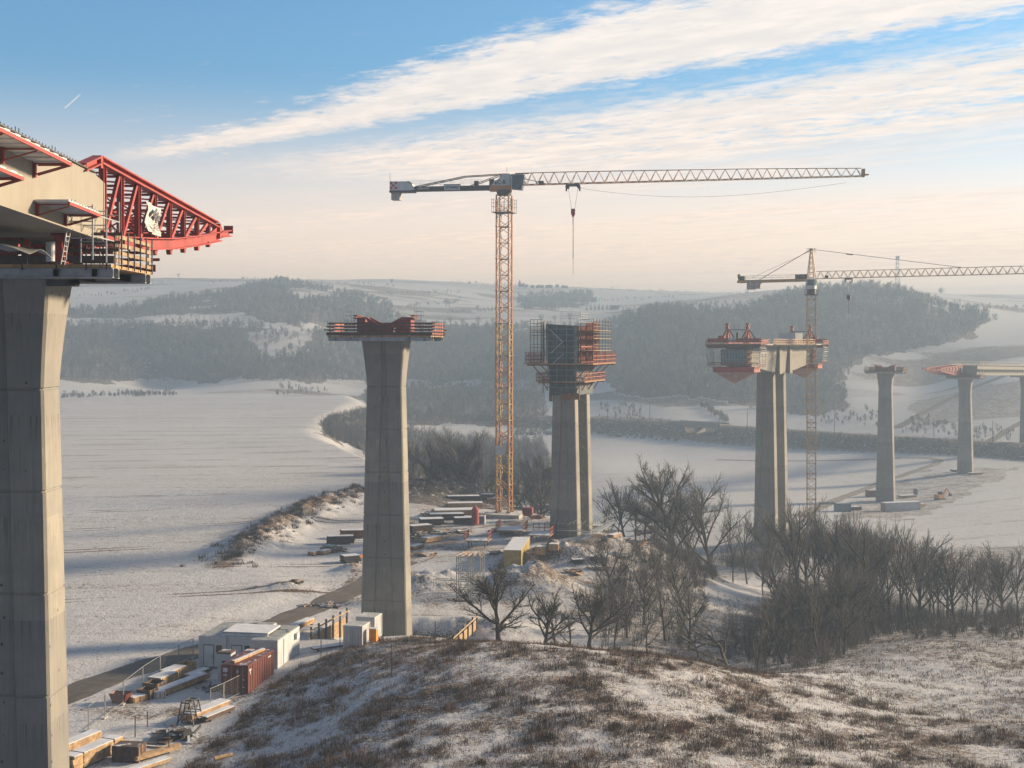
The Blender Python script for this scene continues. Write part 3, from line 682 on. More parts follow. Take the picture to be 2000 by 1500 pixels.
def shaft_obj(top, parent, flare=True, W0=3.9, L0=2.2, gw=.047, gl=.018, lift=4.65, neck=5.3):
    zs = []
    if flare:
        for k in range(8): zs.append((top - neck * k / 8, None))
        z = top - neck
    else: z = top
    joints = []
    while z > .3: joints.append(z); z -= lift
    rings = []
    def dims(z):
        dz = max(0, (top - neck if flare else top) - z)
        w = W0 + gw * dz; l = L0 + gl * dz
        if flare and z > top - neck:
            t = (z - (top - neck)) / neck; t = t ** 1.35; w += .95 * t; l += 1.15 * t
        return w / 2, l / 2, .32 + .032 * dz
    def ring(z, ins=0):
        w, l, r = dims(z); return [(x, y, z) for x, y in section(w - ins, l - ins, min(r, w - .5))]
    if flare:
        rings = [ring(z) for z, _ in zs]
    for j in joints:
        if not (j == top): rings += [ring(j + .07), ring(j + .035, .06), ring(j - .035, .06), ring(j - .07)]
        else: rings.append(ring(j))
    rings.append(ring(-1.5))
    rings = rings[::-1]
    b = MB(); b.loft(rings); o = b.obj('shaft', 'concrete', parent); return o

def platform_parts(root, top, rail_mat='dull_red', end_mat='dull_board', saddle_mat='dull_red', sk=1.0):
    top = top + .65
    """the timber work platform round a pier head: deck, edge beams, guard rails and their posts, stairs and launching saddles"""
    HX, HY = 5.7, 3.2
    b = MB()
    for s in (-1, 1):
        b.box((0, s * 2.6, top - .17), (2 * HX, 1.2, .14)); b.box((s * 4.25, 0, top - .172), (2.9, 3.98, .13))
    b.obj('platform_deck', 'timber', root)
    b = MB()
    for s in (-1, 1):
        b.ibeam((-HX, s * 2.9, top - .47), (HX, s * 2.9, top - .47), .42, .22, .04); b.ibeam((-HX, s * 2.1, top - .47), (HX, s * 2.1, top - .47), .42, .22, .04)
        for x in (-4.9, -3.2, 3.2, 4.9): b.box((x, 0, top - .46), (.16, 6.2, .3))
    b.obj('support_beam', 'galv', root)
    for s in (-1, 1):
        b = MB()
        b.box((0, s * 3.25, top + .10), (2 * HX + .3, .06, .34))
        for k, z in enumerate((.52, .86, 1.22)):
            b.box((-.15 * k * s, s * 3.25, top + z), (2 * HX + .7 - .15 * k, .07, .14))
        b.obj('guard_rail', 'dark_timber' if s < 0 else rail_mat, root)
    b = MB(); b.box((-.3, -3.16, top + .62), (3.8, .05, 1.0)); b.box((2.2, -3.15, top + .35), (.9, .05, .5)); b.obj('screen_panel', rail_mat, root)
    for s in (-1, 1):
        b = MB()
        for k, z in enumerate((.10, .46, .82, 1.18)): b.box((s * (HX + .02), .05 * k, top + z), (.05, 6.3 - .1 * k, .17))
        b.obj('end_rail', end_mat, root)
        b = MB(); b.box((0, 0, 0), (.05, .06, 1.7)); ep = b.obj('end_post', 'dark_steel', root); ep.location = (s * (HX + .075), -2.9, top + .62); rep(ep, [(s * (HX + .075), y, top + .62) for y in np.linspace(-2.9, 2.9, 7)[1:]], root)
    b = MB(); b.box((0, 0, 0), (.06, .06, 1.6)); p = b.obj('rail_post', 'dark_steel', root); p.location = (-5.5, -3.19, top + .45)
    rep(p, [(x, s * 3.19, top + .45) for s in (-1, 1) for x in (-5.5, -4.2, -2.7, -1.2, .3, 1.8, 3.3, 4.6, 5.5) if not (s == -1 and x == -5.5)], root)
    for s in (-1, 1):
        b = MB()       # a launching saddle: bolted I-girder boxes stepping down to the middle
        x = s * 2.0
        b.box((x + s * .55, -.2, top + .95), (.9, 2.0, 1.9)); b.ibeam((x + s * 1.15, -1.3, top + 1.95), (x + s * 1.15, 1.1, top + 1.95), .4, .5, .08)
        b.box((x - s * .2, -.3, top + .7), (.8, 1.7, 1.4)); b.ibeam((x - s * .9, -1.2, top + 1.05), (x - s * .9, 1.2, top + 1.05), .5, .6, .08)
        b.prism([(x - s * .2, -1.2, top + 1.4), (x + s * .15, -1.2, top + 2.0), (x - s * 1.3, -1.2, top + 1.25), (x - s * 1.3, -1.2, top + 1.05)], (0, .3, 0))
        b.prism([(x - s * .2, .8, top + 1.4), (x + s * .15, .8, top + 2.0), (x - s * 1.3, .8, top + 1.25), (x - s * 1.3, .8, top + 1.05)], (0, .3, 0))
        b.box((x - s * 1.7, -.1, top + .55), (.9, 1.2, .5))
        b.v = [(x_, y_, top + (z_ - top) * sk) for x_, y_, z_ in b.v]
        b.obj('launching_saddle', saddle_mat, root)
    for s in (-1, 1):
        b = MB()       # stair tower of thin tubes beside each saddle
        for dx in (0, .8):
            for dy in (-1.6, -.4): b.bar((s * (3.5 + dx), dy, top - .1), (s * (3.5 + dx), dy, top + 2.6 + (.8 if dx == 0 else 0)), .05)
        for z in (1.0, 1.5, 2.1, 2.5):
            b.bar((s * 3.5, -1.6, top + z), (s * 4.3, -1.6, top + z), .045); b.bar((s * 3.5, -.4, top + z), (s * 4.3, -.4, top + z), .045)
        b.obj('access_stair', 'galv', root)
    b = MB(); b.box((0, -.1, top - .1), (4.6, 2.9, .24)); b.box((.3, -1.2, top + .12), (2.4, .2, .24)); b.obj('bearing_plinth', 'concrete_pad', root)

def make_pier(loc, heading, top_z, label, group='bridge piers of the viaduct', **kw):
    t = thing('bridge_pier', loc, heading, label, 'bridge pier', group)
    h = top_z - loc[2]; shaft_obj(h + .3, t); platform_parts(t, h, **kw); return t

PIER0 = make_pier((-23.25, 59.25, 28.8), 0, 62.9, 'nearest concrete pier under the beige steel deck, cut by the picture edge', sk=.45)
PIER1 = make_pier((-13.75, 140.3, 26.3), 9, 60.25, 'concrete pier with red saddles and plank platform beside the white site huts', end_mat='orange_red')
PIER4 = make_pier((115.6, 396, hz(115.6, 396) - .3), 29, 50.6, 'concrete pier with pale red platform standing behind the long white container')
PIER5 = make_pier((161.5, 456, hz(161.5, 456) - .3), 33, 47.2, 'farther concrete pier right under the far red launching nose', rail_mat='dark_timber', end_mat='timber')
PIER6 = make_pier((206.2, 513, hz(206.2, 513) - .3), 35, 46.4, 'farthest concrete pier, cut by the right picture edge behind the railway bank', rail_mat='dark_timber', end_mat='timber')

# ---- steel deck being pushed over the nearest pier
def near_deck():
    t = thing('steel_bridge_deck', (-23.3, 57.7, 64.57), 0, 'beige steel box deck resting on the nearest pier with red side platforms', 'bridge deck')
    XR = 4.95; y0, y1 = -52, 0.0; sl = -.03
    def zb(y): return sl * y
    def ztop(y): return 2.85 + sl * y - (.22 * max(0, (y + 1.6) / 1.6) if y > -1.6 else 0)
    b = MB(); rings = []
    for y in (y0, -30, -16, -8, -1.6, -.8, 0): rings.append([(-XR, y, zb(y)), (XR, y, zb(y)), (XR, y, ztop(y)), (-XR, y, ztop(y))])
    b.loft(rings); b.obj('box_girder', 'beige_web', t)
    b = MB()
    for s in (-1, 1):
        b.bar((s * (XR + .08), y0, zb(y0) - .03), (s * (XR + .08), y1 - 1, zb(y1 - 1) - .03), .3, .06)
    b.obj('bottom_flange', 'beige_web', t)
    b = MB()
    for s in (-1, 1): b.bar((s * (XR - .02), y0, ztop(y0) + .03), (s * (XR - .02), -1.6, ztop(-1.6) + .03), .24, .05)
    b.obj('top_flange', 'dark_steel', t)
    b = MB()
    for k in range(150):
        y = -52 + k * .345
        b.bar((XR - .06, y, ztop(y)), (XR - .06, y, ztop(y) + .20 + (.10 if k % 11 < 2 else 0)), .028); b.bar((XR - .4, y, ztop(y)), (XR - .4, y, ztop(y) + .22), .028)
    for k in range(10): b.box((XR - .2, -50 + k * 5.1, ztop(-50 + k * 5.1) + .08), (.25, .5, .07))
    b.obj('shear_studs', 'dark_steel', t)
    b = MB(); b.box((XR + .01, -8.6, 2.2), (.06, .05, .16)); b.obj('lifting_hole', 'sign_black', t)
    for (ya, yb, z) in ((-18.5, -8.3, 2.05 + .25), (-24, -13.2, .98), (-8.6, -4.9, .78)):
        w = 1.35
        zA, zB = z + sl * (ya + 8) , z + sl * (yb + 8)
        p = MB(); p.bar((XR + w, ya, zA), (XR + w, yb, zB), .07, .13); p.bar((XR + .05, yb, zB), (XR + w, yb, zB), .06, .09); p.bar((XR + .05, yb, zB - .4), (XR + w, yb, zB - .02), .05, .06)
        fr = p.obj('side_platform', 'red_steel', t)
        p = MB(); n = 22
        for k in range(n):
            ya2 = ya + (yb - ya - .05) * k / n; yb2 = ya + (yb - ya - .05) * (k + 1) / n; h = .06 if k % 2 else .10
            if yb2 < yb - 2.6 or True: p.box((XR + w / 2 + .03, (ya2 + yb2) / 2, zA + (zB - zA) * (k + .5) / n + h), (w - .06, (yb2 - ya2) * 1.04, .09))
        p.obj('roof_sheet', 'canopy_sheet', fr)
        yy = yb - .35
        while yy > ya:
            zz = zA + (zB - zA) * (yy - ya) / (yb - ya)
            p = MB(); p.box((XR + .07, yy, zz - .2), (.10, .13, .7)); p.bar((XR + .1, yy, zz - .42), (XR + w - .05, yy, zz - .08), .05); p.bar((XR + .1, yy, zz - .02), (XR + w, yy, zz - .02), .05)
            p.obj('bracket', 'red_steel', fr); yy -= 3.1
    return t
near_deck()

def nose(name, label, loc, heading, flip=1):
    """launching nose: two red plate-and-lattice trusses braced together; local y runs forward from the deck end, z from its soffit"""
    t = thing(name, loc, heading, label, 'launching nose', 'launching noses of the decks')
    XS = (4.85, -.2)
    bot = [(-.6, -.17), (2.7, -.17), (7.8, .17), (11.8, .49), (17.5, 1.13), (22.8, 1.93), (25.7, 2.37)]
    def zb(y): return float(np.interp(y, [p[0] for p in bot], [p[1] for p in bot]))
    def zt(y): return 3.59 + (y + .7) * -.0347
    vy = [0.0, 2.6, 5.4, 8.3, 11.2, 14.1, 17.2, 20.0]
    for xi, X in enumerate(XS):
        b = MB()
        for (a, c) in zip(bot[:-1], bot[1:]): b.ibeam((X, a[0], a[1] + .33), (X, c[0], c[1] + .33 - (.0 if c[0] < 22 else .12)), .62 if c[0] < 24 else .42, .5, .06)
        b.obj('bottom_chord', 'red_steel', t)
        b = MB(); b.ibeam((X, -.7, zt(-.7)), (X, 22.0, zt(22.0)), .36, .5, .07); b.ibeam((X, -2.9, 2.95), (X, -.7, zt(-.7)), .36, .5, .07); b.box((X, -.7, zt(-.7) - .1), (.4, .3, .55))
        b.obj('top_chord', 'red_steel', t)
        for k, y in enumerate(vy):
            b = MB(); wv = (.5 if k < 3 else .4) * (1 if xi == 0 else .55); b.ibeam((X, y, zb(y) + .6), (X, y, zt(y) - .15), wv * .85, .24 if xi == 0 else .12, .05, up=(0, 1, 0)); b.obj('vertical_post', 'red_steel', t)
            if k < len(vy) - 1:
                y2 = vy[k + 1] - .25; b = MB(); b.bar((X, y + .3, zb(y) + .6), (X, y2, zt(y2) - .2), (.15 if k < 3 else .13) * (1 if xi == 0 else .7), .2 if xi == 0 else .12); b.obj('diagonal', 'red_steel', t)
            b = MB(); b.prism([(X - .12, y - .25, zb(y) + .05), (X - .12, y + .25, zb(y) + .05), (X - .12, y + .12, zb(y) - .25), (X - .12, y - .12, zb(y) - .25)], (.24, 0, 0)) if k > 2 else b.box((X, y, zb(y) + .35), (.52, .3, .5))
            b.obj('gusset', 'red_steel', t)
        b = MB()
        pts = [(X - .06, 20.0, zb(20) + .6)] + [(X - .06, 20.0 + 2.2 * s, zb(20 + 2.2 * s) + .6 + (zt(22) - zb(22) - .7) * s ** 2.2) for s in (.25, .5, .75, 1)] + [(X - .06, 22.2, zb(22.2) + .3)]
        b.prism(pts, (.12, 0, 0)); b.box((X, 22.3, (zb(22.3) + zt(22.3)) / 2 + .1), (.5, .35, zt(22.3) - zb(22.3)))
        b.prism([(X - .25, 22.4, zb(22.4) + .4), (X - .25, 23.2, zb(23.2) + .4), (X - .25, 22.6, zt(22.4) - .1)], (.5, 0, 0))
        b.obj('tip_plate', 'red_steel', t); b = MB(); b.box((X, 25.6, zb(25.6) + .45), (.6, .1, .5)); b.obj('end_plate', 'red_steel', t)
    xa, xb = XS[1], XS[0]
    for k, y in enumerate(vy):
        b = MB(); n = 2
        for j in range(n):
            z = zb(y) + .7 + (zt(y) - zb(y) - .9) * j / max(1, n - 1); b.bar((xa, y, z), (xb, y, z), .09, .12)
        b.bar((xa, y, zb(y) + .7), ((xa + xb) / 2, y, zt(y) - .3), .08); b.bar((xb, y, zb(y) + .7), ((xa + xb) / 2, y, zt(y) - .3), .08)
        if k < len(vy) - 1:
            y2 = vy[k + 1]; b.bar((xa, y, zt(y) - .1), (xb, y2, zt(y2) - .1), .08); b.bar((xb, y, zb(y) + .3), (xa, y2, zb(y2) + .3), .10)
        b.obj('cross_frame', 'red_steel', t)
    return t
nose('launching_nose', 'red lattice launching nose at the end of the nearest beige deck', (-23.3, 57.7, 64.57), 0)

# banner tied between two posts of the near nose
b = MB(); rr = random.Random(3); rows = []
for j in range(8):
    r = []
    for i in range(7):
        y = 63.2 + i / 6 * 2.4; z = 67.0 - j / 7 * 1.45 - (.10 * (i / 6))
        if i < 2 and j > 5: y += .35
        r.append((-18.10 + .10 * math.sin(i * 1.3 + j * .9) + .05 * rr.random(), y, z))
    rows.append(r)
bn = MB()
V = [p for r in rows for p in r]; bn.v = list(V); bn.f = [(j * 7 + i, j * 7 + i + 1, j * 7 + i + 8, j * 7 + i + 7) for j in range(7) for i in range(6)]
bo = bn.obj('banner', 'cloth'); sm = bo.modifiers.new('thick', 'SOLIDIFY'); sm.thickness = .012
tag(bo, 'white cloth banner tied to the red launching nose', 'banner')
bn = MB()
for k in range(3):
    z = 66.5 - k * .16; bn.prism([(-17.93, 63.9 + k * .25, z), (-17.93, 64.6 + k * .25, z + .32), (-17.93, 64.75 + k * .25, z + .2), (-17.93, 64.0 + k * .22, z - .2)], (.015, 0, 0))
for k in range(4): bn.box((-17.925, 64.6 + .18 * (k % 2), 65.95 - k * .08), (.015, .9 - .2 * (k % 2), .035))
bn.obj('printed_mark', 'logo_dark', bo)

# things on the nearest pier head
lad = thing('ladder', (-18.45, 53.0, 63.25), 8, 'aluminium ladder leaning up from the nearest pier platform to the beige deck', 'ladder')
b = MB()
for s in (-.2, .2): b.bar((-.15, s - .15, 0), (.25, s + .35, 3.55), .06, .06)
lad.scale = (.76, .76, .76)
lad_r = b.obj('side_rail', 'galv', lad)
b = MB()
for k in range(13):
    f = .05 + k / 13; b.bar((-.15 + .4 * f, -.2 - .15 + .5 * f, 3.55 * f), (-.15 + .4 * f, .2 - .15 + .5 * f, 3.55 * f), .035)
b.obj('rungs', 'galv', lad)
for (x, y, lb) in ((-19.1, 54.6, 'red jack post under the beige deck, nearer of two on the pier head'), (-19.0, 56.6, 'red jack post under the beige deck, farther of two on the pier head')):
    t = thing('jack_post', (x, y, 63.42), 0, lb, 'jack post', 'red jack posts on the nearest pier')
    b = MB(); b.ibeam((-.2, 0, 0), (-.2, 0, 1.15), .3, .32, .05, up=(0, 1, 0)); b.obj('post', 'red_steel', t)
    b = MB(); b.box((-.2, 0, 1.17), (.6, .5, .08)); b.obj('head_plate', 'dull_red', t); b = MB(); b.box((-.2, 0, .03), (.6, .5, .06)); b.obj('foot_plate', 'dull_red', t)
t = thing('tarpaulin', (-21.8, 52.6, 63.6), 0, 'grey tarpaulin spread over gear on the nearest pier head', 'tarpaulin')
b = MB(); n = 9; rows = []
for j in range(n):
    for i in range(n):
        x = -2.4 + 4.8 * i / (n - 1); y = -1.2 + 2.6 * j / (n - 1); b.v.append((x, y, .55 - .06 * x * x + .08 * math.sin(3 * x + 2 * y) - .12 * abs(y)))
b.f = [(j * n + i, j * n + i + 1, j * n + n + i + 1, j * n + n + i) for j in range(n - 1) for i in range(n - 1)]
o = b.obj('sheet', 'galv', t); o.modifiers.new('thick', 'SOLIDIFY').thickness = .02
t = thing('drum', (-19.6, 54.4, 63.47), 0, 'pale drum standing behind the planks of the nearest platform', 'drum')
b = MB(); b.tube((0, 0, 0), (0, 0, .8), .2, .2, 14); b.obj('body', 'white_paint', t); b = MB(); b.tube((0, 0, .8), (0, 0, .83), .21, .21, 14); b.obj('lid', 'galv', t)
t = thing('lamp', (-20.35, 53.6, 64.2), 0, 'round orange site lamp hanging at the rail of the nearest platform', 'lamp')
b = MB(); b.tube((0, 0, 0), (0, .12, 0), .17, .15, 12); b.obj('lens', 'orange_red', t); b = MB(); b.bar((0, .1, -.9), (0, .1, .05), .04); b.obj('stem', 'dark_steel', t)
t = thing('scaffold', (-18.5, 55.5, 63.45), 0, 'thin tube scaffold frame standing on the right end of the nearest platform', 'scaffold')
for y in (-2.4, -.6, 1.2):
    b = MB()
    for x in (0, 1.1): b.bar((x, y, 0), (x, y, 2.3 + .5 * (y > 1)), .05)
    for z in (.9, 1.6, 2.2): b.bar((0, y, z), (1.1, y, z), .045)
    b.obj('frame', 'galv', t)
b = MB()
for z in (1.0, 1.9): b.bar((1.1, -2.4, z), (1.1, 1.2, z), .045)
b.obj('ledger', 'galv', t)
b = MB(); b.box((0, 0, 0), (1.3, .5, .3)); b.box((.5, .05, .05), (.3, .6, .2)); o = b.obj('hydraulic_jack', 'dark_steel'); o.location = (-20.2, 57.6, 62.7)
tag(o, 'dark hydraulic jack bolted under the right side of the nearest pier head', 'jack')

# ---- deck far off, with its own nose
def far_deck():
    p5, p6 = Vector((161.5, 456, 0)), Vector((207.5, 513, 0)); d = (p6 - p5).normalized(); hd = math.degrees(math.atan2(d.x, d.y))
    t = thing('steel_bridge_deck', (161.5, 456, 48.6), hd, 'far beige steel deck on the two right hand piers', 'bridge deck')
    b = MB(); b.loft([[(-4.6, -2, 0), (4.6, -2, 0), (5.0, -2, 3.6), (-5.0, -2, 3.6)], [(-4.6, 150, -3.0), (4.6, 150, -3.0), (5.0, 150, .6), (-5.0, 150, .6)]]); b.obj('box_girder', 'beige_web', t)
    b = MB()
    for k in range(50):
        y = -1 + k * 3; z = -.02 * y; b.box((5.25, y, z + 2.2), (.9, 2.0, .12)); b.box((5.2, y, z + 1.5), (.7, .2, .7))
    b.obj('side_bracket', 'beige_web', t)
    b = MB()
    for s in (-1, 1):
        for k in range(60): y = -1 + k * 2.5; b.bar((s * 5.4, y, 3.5 - .02 * y), (s * 5.4, y, 5.2 - .02 * y), .09)
        for h in (4.2, 4.9): b.bar((s * 5.4, -1, h), (s * 5.4, 148, h - 2.98), .06, .08)
        b.bar((s * 5.35, -1, 3.7), (s * 5.35, 148, .7), .2, .2)
    b.obj('parapet', 'beige_web', t)
    n = nose('launching_nose', 'small far red launching nose above the second pier from the right', (161.5 + 2 * -d.x, 456 - 2 * d.y, 48.6), hd + 180)
    # plated nose, as the far one shows closed sides
    for s in (4.75, -.1):
        b = MB(); b.prism([(s - .03, -.5, .1), (s - .03, 6, .3), (s - .03, 14, .9), (s - .03, 21, 1.9), (s - .03, 22, 2.7), (s - .03, -.5, 3.4)], (.06, 0, 0)); b.obj('side_plate', 'dull_red', n)
    b = MB(); b.box((-.45, 2.6, 2.0), (.05, 1.3, 2.0)); o = b.obj('sign_board', 'cloth', n)
    return t
far_deck()
# ------------------------------------------------------------------ twin-shaft piers of the main span
def railing(b, pts, z, h=1.1, step=1.2, rails=(.12, .55, 1.05), w=.05, rw=None, posts=True, extra=0.0):
    for (a, c) in zip(pts[:-1], pts[1:]):
        L = math.hypot(c[0] - a[0], c[1] - a[1]); n = max(1, int(L / step))
        if posts:
            for k in range(n + 1):
                x = a[0] + (c[0] - a[0]) * k / n; y = a[1] + (c[1] - a[1]) * k / n; b.bar((x, y, z), (x, y, z + h + extra), w)
        for r in rails: b.bar((a[0], a[1], z + r), (c[0], c[1], z + r), w * .8, rw or w * .8)

def twin_pier(loc, heading, top, label, sep, W0=3.5, gw=.045):
    t = thing('bridge_pier', loc, heading, label, 'bridge pier', 'bridge piers of the viaduct')
    for s in (-1, 1):
        o = shaft_obj(top, t, False, W0=W0, L0=2.0, gw=gw, gl=.012, lift=7.4); o.location = (0, s * sep / 2, 0)
    return t
P2 = Vector((9.6, 206.5, 29.0)); h2 = 18
PIER2 = twin_pier(P2, h2, 25.2, 'twin shaft concrete pier with a scaffolded formwork block on its head', 7.4)
def formwork_block():
    t = thing('formwork_scaffold', P2 + Vector((0, 0, 23.8)), h2, 'grey and red formwork block wrapped in scaffolding on the twin pier by the crane', 'formwork scaffold')
    # local z 0 = 52.8 m
    b = MB(); b.loft([[(-2.25, -5.0, -1.0), (2.25, -5.0, -1.0), (2.25, 5.0, -1.0), (-2.25, 5.0, -1.0)], [(-2.3, -5.0, 3.0), (2.3, -5.0, 3.0), (2.3, 5.0, 3.0), (-2.3, 5.0, 3.0)], [(-2.5, -5.4, 4.6), (2.5, -5.4, 4.6), (2.5, 5.4, 4.6), (-2.5, 5.4, 4.6)], [(-2.6, -5.6, 10.2), (2.6, -5.6, 9.9), (2.6, 5.6, 9.7), (-2.6, 5.6, 10.0)]])
    b.obj('shutter_core', 'grey_ply', t)
    b = MB()
    for k in range(11):
        z = .2 + k * .92; b.box((0, -5.72, z), (4.9, .14, .12))
    for x in (-2.3, -.8, .8, 2.3): b.box((x, -5.8, 5.0), (.12, .12, 9.6))
    b.obj('end_waling', 'blue_grey', t)
    b = MB()
    for (a, c) in (((-1.9, 9.3), (.2, 7.4)), ((.2, 7.4), (-1.7, 5.6)), ((.3, 5.5), (-1.6, 3.8))): b.bar((a[0], -5.95, a[1]), (c[0], -5.95, c[1]), .16)
    b.obj('diagonal_prop', 'galv', t)
    b = MB(); b.box((2.15, -5.98, 6.0), (.12, .1, 7.4)); b.box((2.5, -5.95, 5.2), (.1, .1, 6.2)); b.obj('blue_prop', 'blue_grey', t)
    b = MB(); b.box((2.68, 0, 6.8), (.12, 11.0, 6.2)); b.obj('side_shutter', 'brown_ply', t)
    b = MB()
    for y in np.linspace(-5.0, 5.2, 15): b.box((2.85, y, 6.9), (.16, .14, 7.0 if -2 < y else 6.0))
    for y in np.linspace(1.0, 5.4, 8): b.box((3.3, y, 7.6), (.10, .10, 6.2))
    b.obj('upright_soldier', 'orange_red', t)
    b = MB()
    for x in (-3.4, -3.05): b.box((x, -5.6, 7.4), (.12, .14, 6.4))
    for x in (-2.95, 2.95): b.box((x, -6.1, .6), (.1, .1, 2.6))
    b.obj('left_soldier', 'dull_red', t)
    b = MB()
    for z in (4.2, 5.4, 6.6, 7.8, 9.0): b.box((3.02, 0, z), (.14, 11.0, .16))
    b.obj('side_waling', 'orange_red', t)
    # work floors: lower collar, wide middle floor, two upper bays
    for (hx, hy, z, zh, mf, mr, ext) in ((3.9, 6.6, 1.1, 1.5, 'bright_board', 'orange_red', .2), (5.5, 7.4, 3.9, 1.9, 'timber', 'orange_red', .3)):
        b = MB()
        for s in (-1, 1): b.box((s * (hx / 2 + 1.3), 0, z), (hx - 2.6, 2 * hy, .12)); b.box((0, s * (hy / 2 + 2.85), z - .002), (5.2, hy - 5.7, .12))
        b.obj('work_floor', mf, t)
        for s in (-1, 1):
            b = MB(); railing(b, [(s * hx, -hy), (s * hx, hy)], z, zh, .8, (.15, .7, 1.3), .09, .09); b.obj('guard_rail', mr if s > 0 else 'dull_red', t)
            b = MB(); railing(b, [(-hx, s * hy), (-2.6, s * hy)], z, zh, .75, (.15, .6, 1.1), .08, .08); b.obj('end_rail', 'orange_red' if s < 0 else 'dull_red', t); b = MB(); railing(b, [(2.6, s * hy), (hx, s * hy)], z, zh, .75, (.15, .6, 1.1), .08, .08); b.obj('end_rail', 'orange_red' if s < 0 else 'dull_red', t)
            b = MB()
            for y in (-hy + 1, -2, 2, hy - 1): b.bar((s * 2.3, y, z - 2.6 + (1.2 if z < 2 else 0)), (s * (hx - .8), y, z - .1), .14)
            for y in (-hy + 1, 0, hy - 1): b.bar((-hx, y, z - .16), (hx, y, z - .16), .16, .2)
            b.obj('raking_strut', 'dull_red', t)
    for z in (6.0, 7.9, 9.2):
        b = MB()
        for s in (-1, 1): b.box((s * 4.1, 0, z), (2.2, 11.6, .07))
        b.obj('scaffold_floor', 'timber', t)
    for s in (-1, 1):
        b = MB()
        for x in (3.1, 5.15):
            for y in np.linspace(-5.8, 5.8, 7): b.bar((s * x, y, 4.0), (s * x, y, 11.0 if x > 4 else 10.2), .075)
        for z in (4.6, 5.2, 6.5, 7.0, 8.4, 8.9, 9.8, 10.3, 10.9):
            b.bar((s * 5.15, -5.8, z), (s * 5.15, 5.8, z), .065); b.bar((s * 3.1, -5.8, z), (s * 5.15, -5.8, z), .07)
        b.obj('scaffold_frame', 'dark_steel', t)
    b = MB(); railing(b, [(-2.6, -5.5), (2.6, -5.5), (2.6, 5.5)], 10.0, 1.1, 1.3, (.5, 1.0), .045); railing(b, [(-1.2, -2), (2.0, -2), (2.0, 3)], 10.0, 2.1, 1.6, (1.2, 1.6, 2.0), .05); b.obj('top_rail', 'galv', t)
    b = MB()
    for i in range(12):
        k = i / 11; b.bar((0.9 + .25 * math.sin(i * 2.1), 2.55, -2 - i * 1.9), (1.5 + .2 * math.cos(i * 1.7), 2.5, -2.5 - i * 1.9), .10)
    b.obj('anchor_row', 'galv', t)
    b = MB(); b.box((-2.0, -5.1, -1.3), (.5, .25, 1.4)); b.box((1.2, -5.1, -1.2), (3.0, .2, 1.0)); b.obj('hanging_panel', 'brown_ply', t)
formwork_block()

P3 = Vector((60.8, 300, 12.6)); h3 = 29
PIER3 = twin_pier(P3, h3, 41.0, 'twin shaft concrete pier carrying the wide grey deck with red travellers', 8.0, W0=3.8, gw=.036)
def cantilever_deck():
    t = thing('concrete_bridge_deck', P3 + Vector((0, 0, 40.4)), h3, 'grey concrete box deck balanced on the twin shaft pier, growing from both ends', 'bridge deck')
    # local z 0 = 53.0 m
    def sof(y): return 1.25 * min(1.3, abs(y) / 16) ** 1.5 + (0.9 if abs(y) > 16 else 0) * 0
    b = MB(); ys = [-23, -16, -11, -6, -4, 0, 4, 6, 11, 16, 23]
    b.loft([[(-2.7, y, sof(y)), (2.7, y, sof(y)), (3.1, y, 6.2), (-3.1, y, 6.2)] for y in ys]); b.obj('box_girder', 'concrete', t)
    b = MB(); b.loft([[(-5.9, y, 6.55), (-3.0, y, 6.2), (3.0, y, 6.2), (5.9, y, 6.55), (5.9, y, 6.8), (-5.9, y, 6.8)] for y in (-23.5, 0, 23.5)]); b.obj('deck_slab', 'concrete_pad', t)
    for s in (-1, 1):
        for x in (-1, 1):
            b = MB(); b.box((x * 3.18, s * 4.0, 3.0), (.75, 2.0, 6.3)); b.obj('pilaster', 'concrete', t)
    for s in (-1, 1):
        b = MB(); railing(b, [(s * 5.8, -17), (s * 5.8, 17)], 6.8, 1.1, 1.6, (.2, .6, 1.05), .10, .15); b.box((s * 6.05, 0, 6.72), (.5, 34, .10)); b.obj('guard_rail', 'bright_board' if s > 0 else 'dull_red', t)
cantilever_deck()
